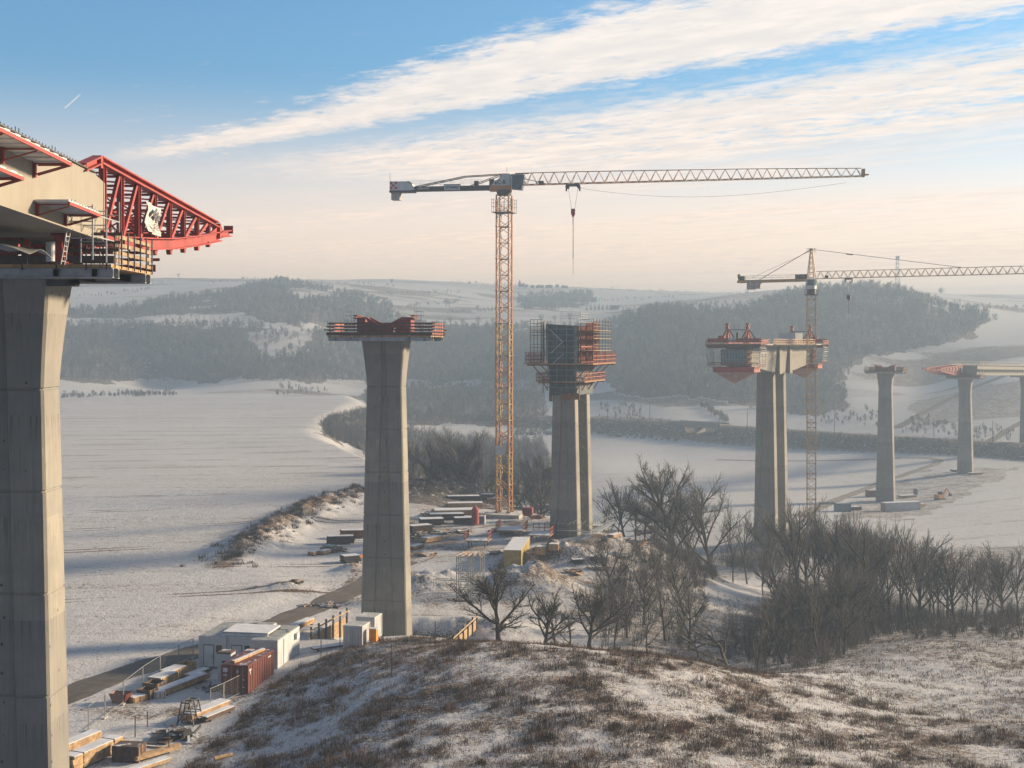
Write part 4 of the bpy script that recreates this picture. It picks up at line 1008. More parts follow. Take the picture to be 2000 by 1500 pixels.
def traveller(y, heading, label):
    d = Vector((math.sin(R(h3)), math.cos(R(h3)), 0)) * y
    t = thing('form_traveller', P3 + d + Vector((0, 0, 47.2)), heading, label, 'form traveller', 'form travellers on the grey deck'); t.scale = (1, .6, 1)
    # local: y = 0 at the last cast segment, -y outward; z 0 = deck top 59.8
    b = MB(); b.box((0, -3.2, -2.9), (5.2, 6.0, 3.6)); b.obj('formwork_box', 'blue_grey', t)
    b = MB()
    for k in range(9): b.box((-2.6 + .65 * k, -6.24, -2.9), (.10, .06, 3.5))
    for k in range(5): b.box((0, -6.27, -4.4 + .75 * k), (5.2, .06, .09))
    b.obj('end_grid', 'grey_ply', t)
    b = MB(); b.box((0, -3.3, -.75), (11.8, 6.4, .35)); b.box((0, -6.4, -.4), (12.4, .5, .5)); b.obj('slab_formwork', 'dark_timber', t)
    for s in (-1, 1):
        b = MB()
        for z, x1 in ((-1.9, 6.2), (-3.0, 6.0), (-4.2, 5.8)):
            b.box((s * (x1 + 3.1) / 2, -3.2, z), (x1 - 3.1, 6.6, .08)); railing(b, [(s * x1, -6.4), (s * x1, .2)], z, 1.0, 1.6, (.5, .95), .06)
            railing(b, [(s * 3.2, -6.4), (s * x1, -6.4)], z, 1.0, 1.4, (.5, .95), .06)
        for yy in (-6.3, -3.2, .1): b.bar((s * 5.9, yy, -5.0), (s * 5.9, yy, 1.0), .08)
        b.obj('side_gangway', 'galv', t)
        b = MB()
        for k in range(8): b.box((s * 2.75, -.2 - .8 * k, -2.9), (.2, .25, 3.4))
        for z in (-4.2, -3.3, -2.4, -1.5): b.box((s * 2.95, -3.2, z), (.16, 6.2, .2))
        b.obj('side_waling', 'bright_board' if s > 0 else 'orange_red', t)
    b = MB(); b.ibeam((-6.1, -5.2, .75), (6.1, -5.2, .75), .9, .5, .08); b.ibeam((-5.6, -.6, .75), (5.6, -.6, .75), .7, .5, .08); b.box((-2.9, -5.2, 1.3), (1.4, .7, 1.0)); b.box((2.7, -5.2, 1.2), (1.0, .7, .8)); b.obj('cross_girder', 'red_steel', t)
    for s in (-1, 1):
        x = s * 2.3
        b = MB(); b.box((x, -1.9, 2.6), (.5, .55, 3.2)); b.box((x, -1.9, 4.35), (.95, .9, .3)); b.box((x, -1.9, 3.5), (.75, .75, .5)); b.obj('truss_post', 'orange_red', t)
        b = MB(); b.bar((x, -1.9, 3.6), (x, -5.2, 1.2), .22); b.bar((x, -1.9, 3.6), (x, 2.8, .9), .22); b.bar((x, -1.9, 3.4), (x + 1.6, -.6, 1.1), .2); b.bar((x, -1.9, 3.4), (x - 1.6, -.6, 1.1), .2); b.obj('truss_tie', 'red_steel', t)
        b = MB(); b.ibeam((x, -5.6, .5), (x, 3.4, .5), .7, .4, .07); b.obj('main_beam', 'red_steel', t)
    b = MB(); b.bar((-2.3, -1.9, 3.1), (2.3, -1.9, 3.1), .16); b.box((0, -1.9, 1.9), (.5, .4, 1.2)); b.obj('head_brace', 'dark_steel', t)
    b = MB(); b.box((-.4, -5.7, .95), (1.6, .2, 1.0)); b.obj('control_box', 'light_grey', t)
    # hanging bottom platform: red edge girders over a folded pink sheet
    b = MB()
    for yy in (-6.3, .6): b.ibeam((-4.6, yy, -5.6), (4.6, yy, -5.6), 1.0, .4, .07)
    for x in (-4.6, 4.6): b.ibeam((x, -6.3, -5.6), (x, .6, -5.6), 1.0, .4, .07)
    b.box((0, -2.9, -5.05), (9.6, 7.2, .14)); b.obj('bottom_platform', 'red_steel', t)
    b = MB(); q = [(-4.5, -6.4, -6.1), (4.5, -6.4, -6.1), (4.5, .6, -6.1), (-4.5, .6, -6.1)]; ap = (-.2, -4.2, -8.6)
    for i in range(4): b.poly([q[i], ap, q[(i + 1) % 4]])
    b.poly(q); b.obj('catch_sheet', 'pink_sheet', t)
    b = MB(); railing(b, [(-5.6, -6.9), (5.6, -6.9)], -5.0, 1.0, 1.3, (.5, .95), .07, .12); railing(b, [(5.6, -6.9), (5.6, .8)], -5.0, 1.0, 1.3, (.5, .95), .07, .12); railing(b, [(-5.6, -6.9), (-5.6, .8)], -5.0, 1.0, 1.3, (.5, .95), .07, .12); b.obj('lower_rail', 'dull_red', t)
    b = MB(); railing(b, [(-6.2, -6.6), (6.2, -6.6)], -.3, 1.1, 1.2, (.3, .7, 1.05), .08, .14); railing(b, [(6.2, -6.6), (6.2, 1.5)], -.3, 1.1, 1.2, (.3, .7, 1.05), .08, .14); railing(b, [(-6.2, -6.6), (-6.2, 1.5)], -.3, 1.1, 1.2, (.3, .7, 1.05), .08, .14); b.obj('upper_rail', 'orange_red', t)
    return t
traveller(-23, h3, 'red form traveller on the nearer end of the grey deck')
traveller(23, h3 + 180, 'red form traveller on the far end of the grey deck behind the crane mast')
d = Vector((math.sin(R(h3)), math.cos(R(h3)), 0)); r = Vector((d.y, -d.x, 0))
t = thing('site_container', P3 + d * 6.5 + r * 2.6 + Vector((0, 0, 47.22)), h3 - 62, 'grey and white container standing on the grey concrete deck', 'container')
b = MB(); b.box((0, 0, 1.25), (2.4, 5.6, 2.5)); b.obj('body', 'white_paint', t); b = MB(); b.box((0, 0, 2.53), (2.44, 5.64, .06)); b.obj('roof', 'light_grey', t)
# ------------------------------------------------------------------ tower cranes
def lattice_face(b, a0, a1, c0, c1, w):
    b.bar(a0, c1, w); b.bar(c1, a1, w * .9) if False else None

def mast_section(parent, z0, L, side, post, brace, mat):
    b = MB(); h = side / 2
    cs = [(-h, -h), (h, -h), (h, h), (-h, h)]
    for x, y in cs: b.bar((x, y, z0), (x, y, z0 + L), post)
    n = max(1, round(L / (side * .62))); s = L / n
    for i in range(4):
        p, q = cs[i], cs[(i + 1) % 4]
        for k in range(n):
            a, c = (p, q) if (k + i) % 2 else (q, p)
            b.bar((a[0], a[1], z0 + k * s), (c[0], c[1], z0 + (k + 1) * s), brace)
            if k % 2 == 0: b.bar((p[0], p[1], z0 + k * s), (q[0], q[1], z0 + k * s), brace)
    for x, y in cs: b.box((x, y, z0 + .12), (post * 1.5, post * 1.5, .24))
    return b.obj('mast_section', mat, parent)

def jib_tri(parent, name, y0, y1, z, hgt0, hgt1, half, bays, mat, cw=.13, bw=.08, taper=0.0, zsl=0.0):
    """a piece of triangular lattice jib along local +y; z is the bottom chord"""
    b = MB()
    def zz(y): return z + zsl * y
    def hh(y): return hgt0 + (hgt1 - hgt0) * (y - y0) / (y1 - y0)
    for s in (-half, half): b.bar((s, y0, zz(y0)), (s, y1, zz(y1)), cw)
    b.bar((0, y0, zz(y0) + hh(y0)), (0, y1, zz(y1) + hh(y1)), cw * 1.1)
    for k in range(bays):
        a = y0 + (y1 - y0) * k / bays; c = y0 + (y1 - y0) * (k + 1) / bays; m = (a + c) / 2
        for s in (-half, half):
            b.bar((s, a, zz(a)), (0, m, zz(m) + hh(m)), bw); b.bar((0, m, zz(m) + hh(m)), (s, c, zz(c)), bw)
        b.bar((-half, a, zz(a)), (half, a, zz(a)), bw); b.bar((-half, a, zz(a)), (half, c, zz(c)), bw)
    return b.obj(name, mat, parent)

def crane_flat_top():
    base = Vector((-1.4, 229, 28.9)); top = 57.6
    jd = Vector((62.1, -10, 0)); hd = math.degrees(math.atan2(jd.x, jd.y))
    t = thing('tower_crane', base, 16, 'tall yellow flat top tower crane on the snowy site with its jib swung right', 'tower crane', 'tower cranes over the site')
    L = 5.76; mast_mats = ['yellow_steel', 'amber_steel']
    for k in range(10):
        first = None
        mast_section(t, k * L, L, 2.25, .27 if k < 6 else .21, .11 if k < 6 else .09, mast_mats[k % 2 if k < 6 else 0] if k != 5 else 'amber_steel')
    b = MB()
    for k in range(30): b.bar((-.5, .5 - 1.0 * (k % 2), 1 + k * 1.85), (-.5, -.5 + 1.0 * (k % 2), 1 + k * 1.85 + 1.6), .07, .30)
    b.obj('access_ladder', 'galv', t)
    b = MB()
    for k in range(9):
        b.box((0, 0, 5.8 + k * L), (1.5, 1.5, .06))
    b.obj('landing', 'dark_steel', t)
    b = MB(); b.box((0, 0, 54.4), (3.6, 3.6, .08)); railing(b, [(-1.8, -1.8), (1.8, -1.8), (1.8, 1.8), (-1.8, 1.8), (-1.8, -1.8)], 54.4, 2.4, 1.2, (1.0, 1.7, 2.3), .05); b.obj('climb_platform', 'dark_steel', t)
    b = MB(); b.box((-.3, -1.5, 12.0), (1.7, .12, 1.6)); b.obj('notice_board', 'light_grey', t)
    # slewing part
    up = bpy.data.objects.new('slewing_head', None); COL.objects.link(up); up.parent = t; up.rotation_euler = (0, 0, -R(hd - 16)); up.location = (0, 0, 0)
    b = MB(); b.tube((0, 0, 57.5), (0, 0, 58.4), 1.25, 1.45, 16); b.obj('slew_ring', 'dark_steel', up)
    b = MB(); b.loft([[(-1.0, -2.6, 58.3), (1.0, -2.6, 58.3), (1.0, 1.3, 58.3), (-1.0, 1.3, 58.3)], [(-1.0, -2.4, 59.2), (1.0, -2.4, 59.2), (1.0, 1.4, 59.2), (-1.0, 1.4, 59.2)]]); b.obj('turntable', 'yellow_steel', up)
    b = MB(); b.loft([[(-.95, -2.3, 59.21), (.95, -2.3, 59.21), (.95, 1.35, 59.21), (-.95, 1.35, 59.21)], [(-.9, .1, 61.3), (.9, .1, 61.3), (.9, 1.2, 61.3), (-.9, 1.2, 61.3)]]); b.obj('head_housing', 'white_paint', up)
    text('lettering', 'EC-B', .95, 'sign_black', up, (.965, -.6, 59.75), (R(90), 0, R(90)), 1.0)
    b = MB(); b.loft([[(-.2, 1.5, 58.5), (1.5, 1.5, 58.5), (1.5, 3.4, 58.3), (-.2, 3.4, 58.3)], [(-.2, 1.5, 61.0), (1.5, 1.5, 61.0), (1.5, 3.9, 60.7), (-.2, 3.9, 60.7)]]); b.obj('cab', 'cab_glass', up)
    b = MB(); b.box((.65, 2.6, 61.02), (1.8, 2.5, .14)); b.box((1.53, 1.6, 59.7), (.05, .15, 2.3)); b.obj('cab_frame', 'white_paint', up)
    # jib in six lengths, tapering
    ys = np.linspace(2.0, 62.0, 7); hs = np.interp(ys, [2, 14, 45, 62], [2.1, 2.1, 1.75, 1.35])
    for k in range(6):
        jib_tri(up, 'jib_section', ys[k], ys[k + 1], 59.3, hs[k], hs[k + 1], .75, 5 if k < 4 else 6, 'yellow_steel' if k < 3 else 'amber_steel', .13 if k < 3 else .11, .075, zsl=.006)
    b = MB(); b.box((0, 62.3, 60.2), (1.5, .5, 1.3)); b.box((0, 62.8, 59.9), (1.2, .8, .15)); b.obj('jib_tip', 'amber_steel', up)
    b = MB(); b.bar((0, .6, 61.2), (0, 4.5, 61.35), .16); b.bar((0, .6, 61.2), (.7, 7.5, 59.4), .12); b.obj('head_strut', 'dark_steel', up)
    # counter jib
    b = MB()
    for s in (-.75, .75): b.ibeam((s, -2.2, 58.9), (s, -17.5, 58.9), .75, .28, .06)
    for k in range(9): b.bar((-.75, -3 - 1.7 * k, 58.7), (.75, -3 - 1.7 * k, 58.7), .14)
    b.box((0, -10, 59.3), (1.3, 15, .05)); b.obj('counter_jib', 'dark_steel', up)
    b = MB()
    for s in (-.7, .7):
        b.bar((s, .4, 61.3), (s, -7.0, 61.0), .14); b.bar((s, -7.0, 61.0), (s, -16.2, 59.3), .16); b.bar((s, -.4, 61.2), (s, -6.0, 59.3), .13)
    b.obj('tie_bar', 'dark_steel', up)
    b = MB(); railing(b, [(.95, -4), (.95, -17)], 59.3, 1.1, 1.7, (.55, 1.05), .04); railing(b, [(-.95, -4), (-.95, -17)], 59.3, 1.1, 1.7, (.55, 1.05), .04); b.obj('walkway_rail', 'galv', up)
    b = MB(); b.box((0, -5.0, 59.75), (1.0, .8, .8)); b.obj('winch', 'dark_steel', up); b = MB(); b.box((.2, -2.2, 59.9), (.9, .8, 1.0)); b.obj('switch_box', 'dark_steel', up)
    b = MB(); b.box((.97, -9.3, 59.0), (.10, 3.0, 1.15)); sg = b.obj('sign_board', 'white_paint', up)
    b = MB()
    for z in (58.45, 59.55): b.box((1.03, -9.3, z), (.03, 3.04, .07))
    for y in (-10.8, -7.8): b.box((1.03, y, 59.0), (.03, .07, 1.17))
    b.obj('sign_border', 'sign_black', sg)
    text('sign_lettering', 'STRABAG', .66, 'sign_black', sg, (1.04, -9.3, 59.0), (R(90), 0, R(90)), .86)
    text('lettering', 'LIEBHERR', .5, 'white_paint', up, (.90, -14.6, 58.92), (R(90), 0, R(90)), 1.05)
    b = MB(); b.prism([(-1.1, -17.2, 58.6), (-1.1, -16.2, 58.75), (-1.1, -16.7, 59.9), (-1.1, -17.3, 60.25), (-1.1, -20.8, 60.3), (-1.1, -20.8, 58.7)], (2.2, 0, 0)); b.obj('counterweight_housing', 'light_grey', up)
    b = MB(); b.prism([(-1.12, -16.68, 59.9), (-1.12, -17.3, 60.3), (-1.12, -17.6, 60.3), (-1.12, -16.85, 59.75)], (2.24, 0, 0)); b.box((0, -18.6, 58.5), (2.1, 4.6, .35)); b.obj('housing_trim', 'dark_steel', up)
    ck = MB(); ckw = MB(); 
    for i in range(3):
        for j in range(3):
            (ck if (i + j) % 2 == 0 else ckw).box((1.12, -20.55 + .46 * i, 59.1 + .46 * j), (.04, .45, .45))
    o = ckw.obj('chequer_field', 'white_paint', up); ck.obj('chequer', 'sign_red', o)
    b = MB()
    for k in range(2): b.box((0, -20.2 + .8 * k, 57.75), (1.7, .74, 1.5))
    b.obj('counterweight', 'concrete_pad', up)
    b = MB(); b.bar((1.0, -20.75, 60.2), (1.0, -20.75, 61.9), .05); b.bar((0, .5, 61.3), (0, .5, 62.6), .05); b.obj('mast_aerial', 'dark_steel', up)
    # trolley and hoist rope, hook block
    ty = 12.4
    b = MB(); b.box((0, ty, 59.1), (1.7, 2.4, .3)); b.tube((-.9, ty - 1.0, 58.8), (.9, ty - 1.0, 58.8), .3, .3, 10); b.tube((-.9, ty + 1.0, 58.8), (.9, ty + 1.0, 58.8), .3, .3, 10); b.box((0, ty - 1.2, 58.4), (.5, .25, .7)); b.box((0, ty + 1.2, 58.4), (.5, .25, .7)); b.obj('trolley', 'dark_steel', up)
    b = MB()
    for s in (-.85, .85): b.bar((0, ty + s, 58.5), (0, ty + s * .35, 54.9), .045)
    b.obj('hoist_rope', 'cable', up)
    b = MB(); b.prism([(-.25, ty - .36, 54.9), (-.25, ty + .36, 54.9), (-.25, ty + .36, 54.0), (-.25, ty + .14, 53.5), (-.25, ty - .14, 53.5), (-.25, ty - .36, 54.0)], (.5, 0, 0)); b.tube((0, ty, 53.5), (0, ty, 52.3), .09, .08, 8); b.obj('hook_block', 'dull_red', up)
    b = MB(); b.bar((0, ty, 52.3), (0, ty, 46.0), .10); b.bar((0, ty, 46.0), (0, ty, 43.3), .05); b.obj('chain_sling', 'dark_steel', up)
    b = MB(); pts = [(0, ty + 1 + (58.5 - ty) * k / 14, 58.6 - 3.6 * math.sin(math.pi * (k / 14) ** .9) * .55) for k in range(15)]
    for a, c in zip(pts[:-1], pts[1:]): b.bar(a, c, .035)
    b.obj('travel_cable', 'cable', up)
    b = MB(); b.box((0, ty + 8.3 - 14, 59.6), (.6, .9, .7)); b.obj('trolley_winch', 'dark_steel', up)
    return t
crane_flat_top()

def crane_apex():
    base = Vector((69.0, 295, 12.2)); 
    jd = Vector((40, -22, 0)); hd = math.degrees(math.atan2(jd.x, jd.y))
    t = thing('tower_crane', base, 14, 'farther yellow crane with pointed tower head beside the grey deck', 'tower crane', 'tower cranes over the site')
    L = 5.9
    for k in range(10): mast_section(t, k * L, L, 1.95, .22, .09, 'amber_steel')
    b = MB()
    for k in range(9): b.box((0, 0, 5.8 + k * L), (1.4, 1.4, .06))
    for k in range(28): b.bar((-.5, .5 - 1.0 * (k % 2), 1 + k * 2.0), (-.5, -.5 + 1.0 * (k % 2), 1 + k * 2.0 + 1.8), .06, .22)
    b.obj('access_ladder', 'galv', t)
    b = MB(); b.box((0, 0, 58.9), (2.9, 2.9, .2)); railing(b, [(-1.5, -1.5), (1.5, -1.5), (1.5, 1.5), (-1.5, 1.5), (-1.5, -1.5)], 58.9, 1.1, 1.4, (.5, 1.05), .05); b.obj('climb_platform', 'dark_steel', t)
    up = bpy.data.objects.new('slewing_head', None); COL.objects.link(up); up.parent = t; up.rotation_euler = (0, 0, -R(hd - 14))
    zj = 62.6
    b = MB(); b.tube((0, 0, 59.0), (0, 0, 60.2), 1.1, 1.0, 14); b.box((0, 0, 60.9), (1.8, 2.2, 1.5)); b.obj('slew_ring', 'dark_steel', up)
    b = MB(); b.loft([[(.9, -.6, 60.2), (2.4, -.6, 60.2), (2.4, 1.4, 60.2), (.9, 1.4, 60.2)], [(.9, -.6, 62.5), (2.4, -.6, 62.5), (2.4, 1.6, 62.5), (.9, 1.6, 62.5)]]); b.obj('cab', 'light_grey', up)
    b = MB(); b.box((2.43, .5, 61.6), (.06, 1.5, 1.2)); b.box((1.65, 1.55, 61.6), (1.2, .06, 1.2)); b.obj('cab_window', 'cab_glass', up)
    b = MB(); ap = 69.4
    for x in (-.85, .85):
        for y in (-.9, .9): b.bar((x, y, 61.6), (x * .12, y * .2, ap), .18)
    for k in range(6):
        f = k / 6.5; z = 61.8 + (ap - 61.8) * f; w = 1 - f * .85
        for (a, c) in (((-.85, -.9), (.85, -.9)), ((.85, -.9), (.85, .9)), ((.85, .9), (-.85, .9)), ((-.85, .9), (-.85, -.9))):
            b.bar((a[0] * w, a[1] * w, z), (c[0] * w, c[1] * w, z), .08); w2 = 1 - (k + 1) / 6.5 * .85; z2 = 61.8 + (ap - 61.8) * (k + 1) / 6.5; b.bar((a[0] * w, a[1] * w, z), (c[0] * w2, c[1] * w2, z2), .08)
    b.box((0, 0, ap), (.5, .9, .4)); b.obj('tower_head', 'amber_steel', up)
    b = MB(); railing(b, [(-.6, -.9), (.6, -.9), (.6, .9), (-.6, .9), (-.6, -.9)], ap - .9, 1.1, .8, (.5, 1.05), .05); b.obj('head_platform', 'dark_steel', up)
    ys = np.linspace(1.2, 64, 8)
    for k in range(7): jib_tri(up, 'jib_section', ys[k], ys[k + 1], zj, 1.65, 1.6, .65, 5, 'amber_steel', .12, .075)
    b = MB(); b.bar((0, 0, ap), (0, 33.0, zj + 1.7), .10); b.bar((0, 8, ap - 1.35), (0, 9.5, ap - 1.62), .2); b.bar((0, 0, ap), (0, -12.5, zj), .12); b.bar((0, 0, ap - .3), (0, -14.5, zj + .5), .05); b.obj('tie_bar', 'dark_steel', up)
    b = MB()
    for s in (-.6, .6): b.ibeam((s, -1, zj - .3), (s, -17.6, zj - .3), .6, .25, .06)
    b.box((0, -9, zj + .03), (1.2, 16.5, .05)); b.obj('counter_jib', 'amber_steel', up)
    b = MB(); railing(b, [(.75, -1.5), (.75, -17)], zj, 1.1, 1.9, (.55, 1.05), .05); railing(b, [(-.75, -1.5), (-.75, -17)], zj, 1.1, 1.9, (.55, 1.05), .05); b.obj('walkway_rail', 'galv', up)
    b = MB(); b.box((0, -14.3, zj - 1.2), (1.3, 1.9, 2.0)); b.box((0, -12.6, zj - 1.1), (1.3, 1.3, 1.8)); b.obj('counterweight', 'concrete_pad', up)
    b = MB(); b.box((0, -16.6, zj + .5), (1.0, 1.6, 1.0)); b.box((0, -17.3, zj + 1.0), (.6, .6, 1.0)); b.obj('winch', 'dark_steel', up); b = MB(); b.box((0, -2.2, zj + .6), (1.0, 3.0, 1.0)); b.obj('switch_box', 'dark_steel', up)
    ty = 8.6
    b = MB(); b.box((0, ty, zj - .25), (1.5, 1.7, .25)); b.box((0, ty - .8, zj - .7), (.4, .2, .6)); b.box((0, ty + .8, zj - .7), (.4, .2, .6)); b.box((0, ty - 5, zj + .4), (.6, .7, .6)); b.obj('trolley', 'dark_steel', up)
    b = MB(); b.bar((0, ty - .5, zj - .5), (0, ty - .12, zj - 3.9), .04); b.bar((0, ty + .5, zj - .5), (0, ty + .12, zj - 3.9), .04); b.obj('hoist_rope', 'cable', up)
    b = MB(); b.prism([(-.3, ty - .45, zj - 3.9), (-.3, ty + .45, zj - 3.9), (-.3, ty + .4, zj - 4.7), (-.3, ty, zj - 5.1), (-.3, ty - .4, zj - 4.7)], (.6, 0, 0)); b.obj('hook_block', 'dark_steel', up)
    b = MB(); b.bar((0, ty, zj - 5.0), (0, ty, zj - 8.2), .12); b.bar((0, ty, zj - 8.2), (0, ty, zj - 11.5), .035); b.obj('chain_sling', 'dark_steel', up)
crane_apex()
# ------------------------------------------------------------------ site huts, containers, stacks
def at(px, py): return G(px, py)
def cont(name, label, px, py, heading, L, W, Hh, mat, roof='white_roof', group=None, doors=True, cat='container', loc=None, end=-1):
    """steel container: origin at the middle of the near end; corrugated sides, framed edges, double doors"""
    p = loc or at(px, py); t = thing(name, p, heading, label, cat, group)
    b = MB(); n = max(6, int(L / .28)); ring = []
    pr = []
    for k in range(n): 
        y0 = .12 + (L - .24) * k / n; y1 = .12 + (L - .24) * (k + .5) / n; pr += [(W / 2 - (.0 if k % 2 == 0 else .045), y0), (W / 2 - (.0 if k % 2 == 0 else .045), y1 + (L - .24) / n * .35)]
    out = [(W / 2 - .02, .02)] + pr + [(W / 2 - .02, L - .02)]; poly = out + [(-x, y) for x, y in out[::-1]]
    b.prism([(x, y, .12) for x, y in poly], (0, 0, Hh - .2)); b.obj('body', mat, t)
    b = MB()
    for x in (-W / 2, W / 2):
        for y in (0.06, L - .06): b.box((x * .99, y, Hh / 2), (.14, .14, Hh))
        b.box((x * .99, L / 2, .08), (.12, L - .26, .16)); b.box((x * .99, L / 2, Hh - .06), (.12, L - .26, .12))
    for y in (.06, L - .06):
        b.box((0, y, .08), (W - .28, .12, .16)); b.box((0, y, Hh - .06), (W - .28, .12, .12))
    b.obj('corner_frame', mat, t)
    b = MB(); b.box((0, L / 2, Hh - .03), (W - .12, L - .14, .07)); b.obj('roof', roof, t)
    if doors:
        for s in (-1, 1):
            b = MB(); b.box((s * W * .235, -.01, Hh / 2), (W * .44, .05, Hh - .34))
            for k in range(4): b.box((s * W * .235, -.045, .4 + (Hh - .8) * k / 3), (W * .40, .025, (Hh - .8) / 3 * .55))
            d = b.obj('door', mat, t)
            b = MB()
            for q in (.12, .33): b.tube((s * W * q, -.075, .16), (s * W * q, -.075, Hh - .16), .022, .022, 5)
            b.obj('locking_bar', 'galv', d)
    return t

# white hut block of three modules with an awning roof
base = Vector((-30.1, 123.0, hz(-28, 125) )); base.z = 28.95
blk = thing('site_hut', base, 9, 'white block of three joined site cabins with ribbed snowy roofs beside the lane', 'site hut')
W1, L1, H1 = 2.72, 6.4, 2.9
for k in range(3):
    x = W1 * k + W1 / 2; y0 = (0, .25, -.75)[k]; 
    b = MB(); b.box((x, y0 + L1 / 2, H1 / 2), (W1 - .02, L1, H1)); m_ = b.obj('module', 'white_paint', blk)
    b = MB()
    for xx in (x - W1 / 2 + .05, x + W1 / 2 - .05):
        for yy in (y0 + .04, y0 + L1 - .04): b.box((xx, yy, H1 / 2), (.13, .13, H1 + .02))
    b.box((x, y0 - .006, H1 - .07), (W1 - .3, .06, .16)); b.box((x, y0 - .006, .08), (W1 - .1, .06, .14))
    if k == 2: b.box((x + W1 / 2, y0 + L1 / 2, H1 - .07), (.06, L1, .16)); b.box((x + W1 / 2, y0 + L1 / 2, .08), (.06, L1, .14))
    b.obj('frame', 'light_grey', m_)
    b = MB(); n = 14
    for j in range(n): b.box((x, y0 + L1 * (j + .5) / n, H1 + .03), (W1 - .2, L1 / n * .62, .05))
    b.box((x, y0 + L1 / 2, H1 + .005), (W1 - .04, L1, .02)); b.obj('roof', 'white_roof', m_)
    b = MB(); b.box((x - .35, y0 - .02, 1.05), (.92, .05, 2.0)); dr = b.obj('door', 'light_grey', m_); b = MB(); b.box((x - .35, y0 - .008, 1.07), (1.06, .03, 2.1)); b.obj('door_frame', 'dark_steel', dr); b = MB(); b.box((x - .02, y0 - .07, 1.05), (.05, .06, .14)); b.obj('handle', 'dark_steel', dr)
b = MB(); b.box((W1 * 1.65, 2.3, H1 + .32), (4.5, 3.6, .16)); b.box((W1 * 1.65, .56, H1 + .2), (4.5, .12, .34)); b.obj('awning', 'snow_top', blk)
for wx, wy in ((W1 * 2.72, -.78), (W1 * .76, -.03), (W1 * 1.78, .22)):
    b = MB(); b.box((wx, wy, 1.75), (.62, .05, .7)); wn_ = b.obj('window', 'glass_dark', blk); b = MB()
    for zz in (1.37, 2.13): b.box((wx, wy - .01, zz), (.76, .06, .07))
    for xx in (-.35, .35): b.box((wx + xx, wy - .01, 1.75), (.07, .06, .72))
    b.obj('frame', 'light_grey', wn_)
b = MB(); b.box((W1 * 3 + .03, 1.0, 1.4), (.04, .07, 2.6)); b.obj('downpipe', 'light_grey', blk); b = MB(); b.box((W1 * 3 + .12, 4.6, 2.2), (.3, .8, .6)); b.obj('air_conditioner', 'light_grey', blk)
b = MB(); rp = random.Random(2); q = Vector((W1 * 1.2, 5.6, H1 + .1))
for k in range(16):
    q2 = q + Vector((rp.uniform(.1, .5), rp.uniform(-.5, .2), 0)); b.bar(q, q2, .035); q = q2
b.obj('cable', 'cable', blk)

bc = cont('container', 'rust red shipping container with closed doors in front of the white site cabins', 0, 0, 11, 6.06, 2.44, 2.6, 'brown_red', 'brown_red', loc=Vector((-24.55, 113.3, 28.9)))
for (x, z, w, h) in ((-.85, 2.15, .42, .36), (-.85, 1.7, .36, .1), (.3, 2.05, .16, .26), (.85, 1.35, .18, .12), (.85, .7, .2, .1)):
    b = MB(); b.box((x, -.085, z), (w, .012, h)); b.obj('sticker', 'white_paint', bc)
b = MB(); b.box((1.235, .55, 2.1), (.015, .5, .16)); b.box((1.235, .55, 1.85), (.015, .16, .3)); b.box((1.235, 5.1, 2.2), (.015, .7, .14)); b.obj('marking', 'white_paint', bc)
t = thing('timber_beam', bc.location + Vector((.55, 2.6, 2.62)), 20, 'snow covered timber beam lying on the roof of the rust red container', 'beam')
b = MB(); b.box((0, .3, .12), (.34, 5.2, .2)); b.obj('beam', 'timber', t); b = MB(); b.box((.0, .3, .225), (.3, 5.1, .03)); b.obj('snow_cover', 'snow_top', t)
p = at(438, 1332); t = thing('utility_cabin', p, 9, 'narrow white cabin with a small dark window left of the rust red container', 'cabin')
b = MB(); b.box((0, .6, 1.3), (1.25, 1.2, 2.6)); b.obj('body', 'white_paint', t); b = MB(); b.box((0, .6, 2.66), (1.35, 1.3, .14)); b.obj('roof', 'dark_timber', t); b = MB(); b.box((.05, -.01, 1.75), (.5, .04, .42)); b.obj('window', 'glass_dark', t); b = MB(); b.box((.05, -.02, .85), (.8, .03, 1.1)); b.obj('door', 'light_grey', t)
c1 = cont('small_container', 'nearer small white corrugated container at the foot of the red topped pier', 0, 0, 14, 2.2, 1.9, 2.15, 'white_paint', 'white_roof', 'small white containers at the pier foot', loc=Vector((-15.8, 127.0, hz(-15.8, 127.8) - .05)))
c2 = cont('small_container', 'farther small white container tucked behind its twin at the pier foot', 0, 0, 14, 2.2, 1.9, 2.3, 'white_paint', 'white_roof', 'small white containers at the pier foot', loc=Vector((-14.9, 130.0, hz(-14.6, 130.6) + .2)))
p = Vector((-13.9, 127.6, hz(-13.9, 127.6) + .1)); t = thing('orange_cabinet', p, 14, 'bright orange power cabinet beside the small white containers', 'cabinet')
b = MB(); b.box((0, .3, .65), (.75, .6, 1.2)); b.obj('body', 'orange_box', t); b = MB(); b.box((0, -.01, .65), (.62, .03, 1.0)); b.obj('door', 'orange_box', t); b = MB(); b.box((0, .3, 1.28), (.8, .66, .06)); b.obj('lid', 'snow_top', t)

